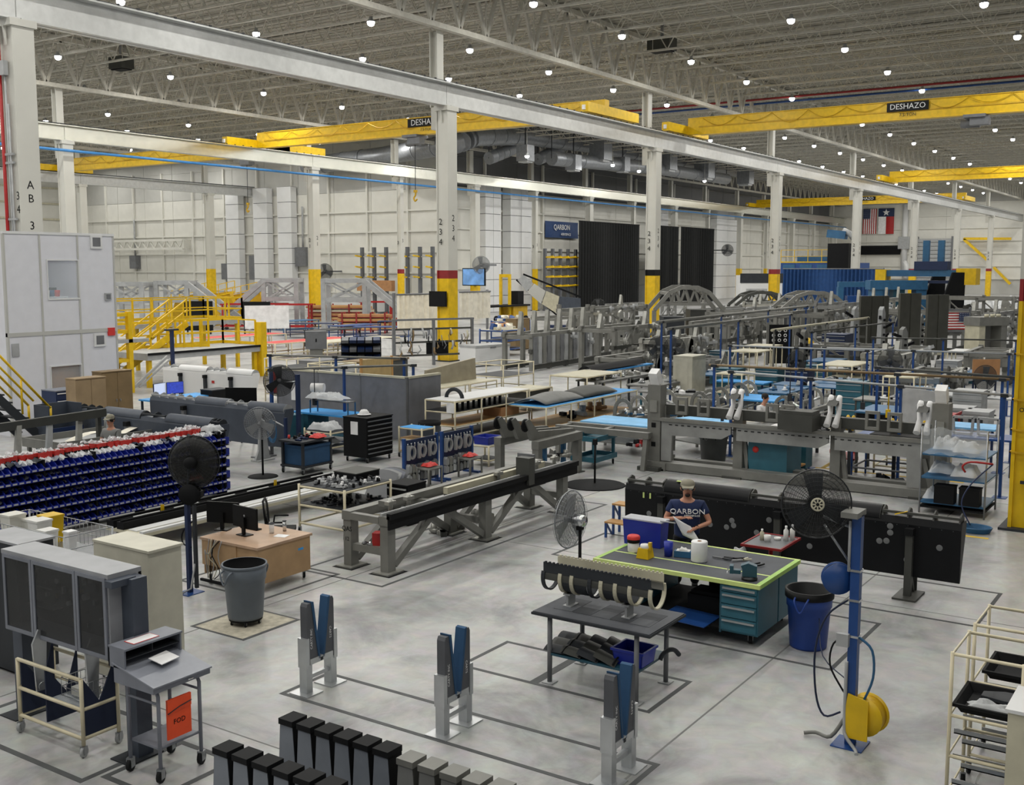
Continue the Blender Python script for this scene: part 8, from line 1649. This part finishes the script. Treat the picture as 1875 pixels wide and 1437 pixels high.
o = T('wall_pipe', 'white vertical pipe with elbow on the far wall', 'pipe', (XE, onX(1658, 400, XE).y, 0)); MB().cyl((0, 0, 4.5), (0, 0, 18), .6, 10).o('riser', 'white', o); MB().bx(-.8, .3, -1.1, 1.1, 9.0, 11.5).o('box', 'ltgrey', o); MB().tube([(0, 0, 6.5), (0, -.6, 5.4), (0, -.4, 3)], .6, 10).o('elbow', 'white', o)
# wall fans, boxes and conduits on the left walls
for k, (px, py) in enumerate(((881, 485), (595, 497), (1332, 458))):
    p = onX(px, py, 96.4) if k < 2 else onY(px, py, 70.5); t = T('wall_fan', ['round wall fan above the lit screen', 'round dark fan on the yellow footed column', 'round fan right of the black curtains'][k], 'fan', (p.x, p.y, p.z)); fan_head(t, (0, 0, 0), .95, math.radians(-60), 0, 'wire' if k == 0 else 'darkmetal', 'grey', 'grey', 'grey', screen='mesh' if k == 0 else 'guard'); MB().bar((.2, .3, 0), (3.2 if k < 2 else 0, .3 if k < 2 else 4.2, 0), .2).o('bracket', 'grey', t)
p = onX(868, 507, 96.5); t = T('wall_screen', 'lit blue screen on the wall right of the main column', 'screen', (p.x, p.y, p.z)); MB().bx(-.1, .1, -1.5, 1.5, -.95, .95).o('panel', 'black', t); MB().bx(-.12, -.1, -1.4, 1.4, -.85, .85).o('picture', mat('scrpic', '#5f86b4', .3, 0, .5, 1.2, emit=.6), t); MB().cb(.3, 0, -p.z, .3, .3, p.z).o('pole', 'yellow', t)
for k, (px, py, w) in enumerate(((415, 497, .8), (470, 490, 1.2), (245, 480, .7), (552, 470, .9))): p = onX(px, py, UIN-.7); t = T('wall_box', ['grey electrical box left of the first shaft', 'large grey electrical box between the shafts', 'small grey box on the left wall panels', 'grey box beside the third shaft'][k], 'electrical box', (p.x, p.y, p.z)); MB().bx(-.2, .7, -w, w, -w*1.3, w*1.3).o('box', 'grey', t); MB().cyl((.3, 0, w*1.3), (.3, 0, w*1.3+5), .12, 6).o('conduit', 'ltgrey', t)
ml = T('mezzanine_beam', 'pale lattice beam along the left wall', 'beam', (UIN-1.2, 0, 0)); ya, yb2 = onX(190, 447, UIN-1.2).y, onX(335, 447, UIN-1.2).y; zA, zB = onX(250, 441, UIN-1.2).z, onX(250, 456, UIN-1.2).z
for z in (zA, zB): MB().bx(-.15, .15, yb2, ya, z-.15, z+.15).o('chord', 'offwhite', ml)
for k in range(10): y = yb2+(ya-yb2)*k/10; MB().bar((0, y, zA), (0, y+(ya-yb2)/20, zB), .15).bar((0, y+(ya-yb2)/20, zB), (0, y+(ya-yb2)/10, zA), .15).o('web', 'offwhite', ml)
for y in (ya, yb2): MB().bx(0, 1.2, y-.15, y+.15, zB, zA).o('bracket', 'offwhite', ml)

for k, (px, py, w) in enumerate(((1212, 84, 1.2), (222, 118, 1.1))):
    p = G(px, py, 20.3); t = T('roof_unit', ['dark heater unit among the joists above the near runway', 'dark heater unit among the joists at upper left'][k], 'heater', (p.x, p.y, 20.3))
    MB().bx(-w/2, w/2, -w*.7, w*.7, -.35, .5).o('casing', 'fixdark', t); MB().bx(-w*.4, w*.4, -w*.6, w*.6, -.42, -.35).o('grille', 'softblack', t); MB().cyl((0, 0, .5), (0, 0, 1.42), .12, 8).o('flue', 'ltgrey', t)
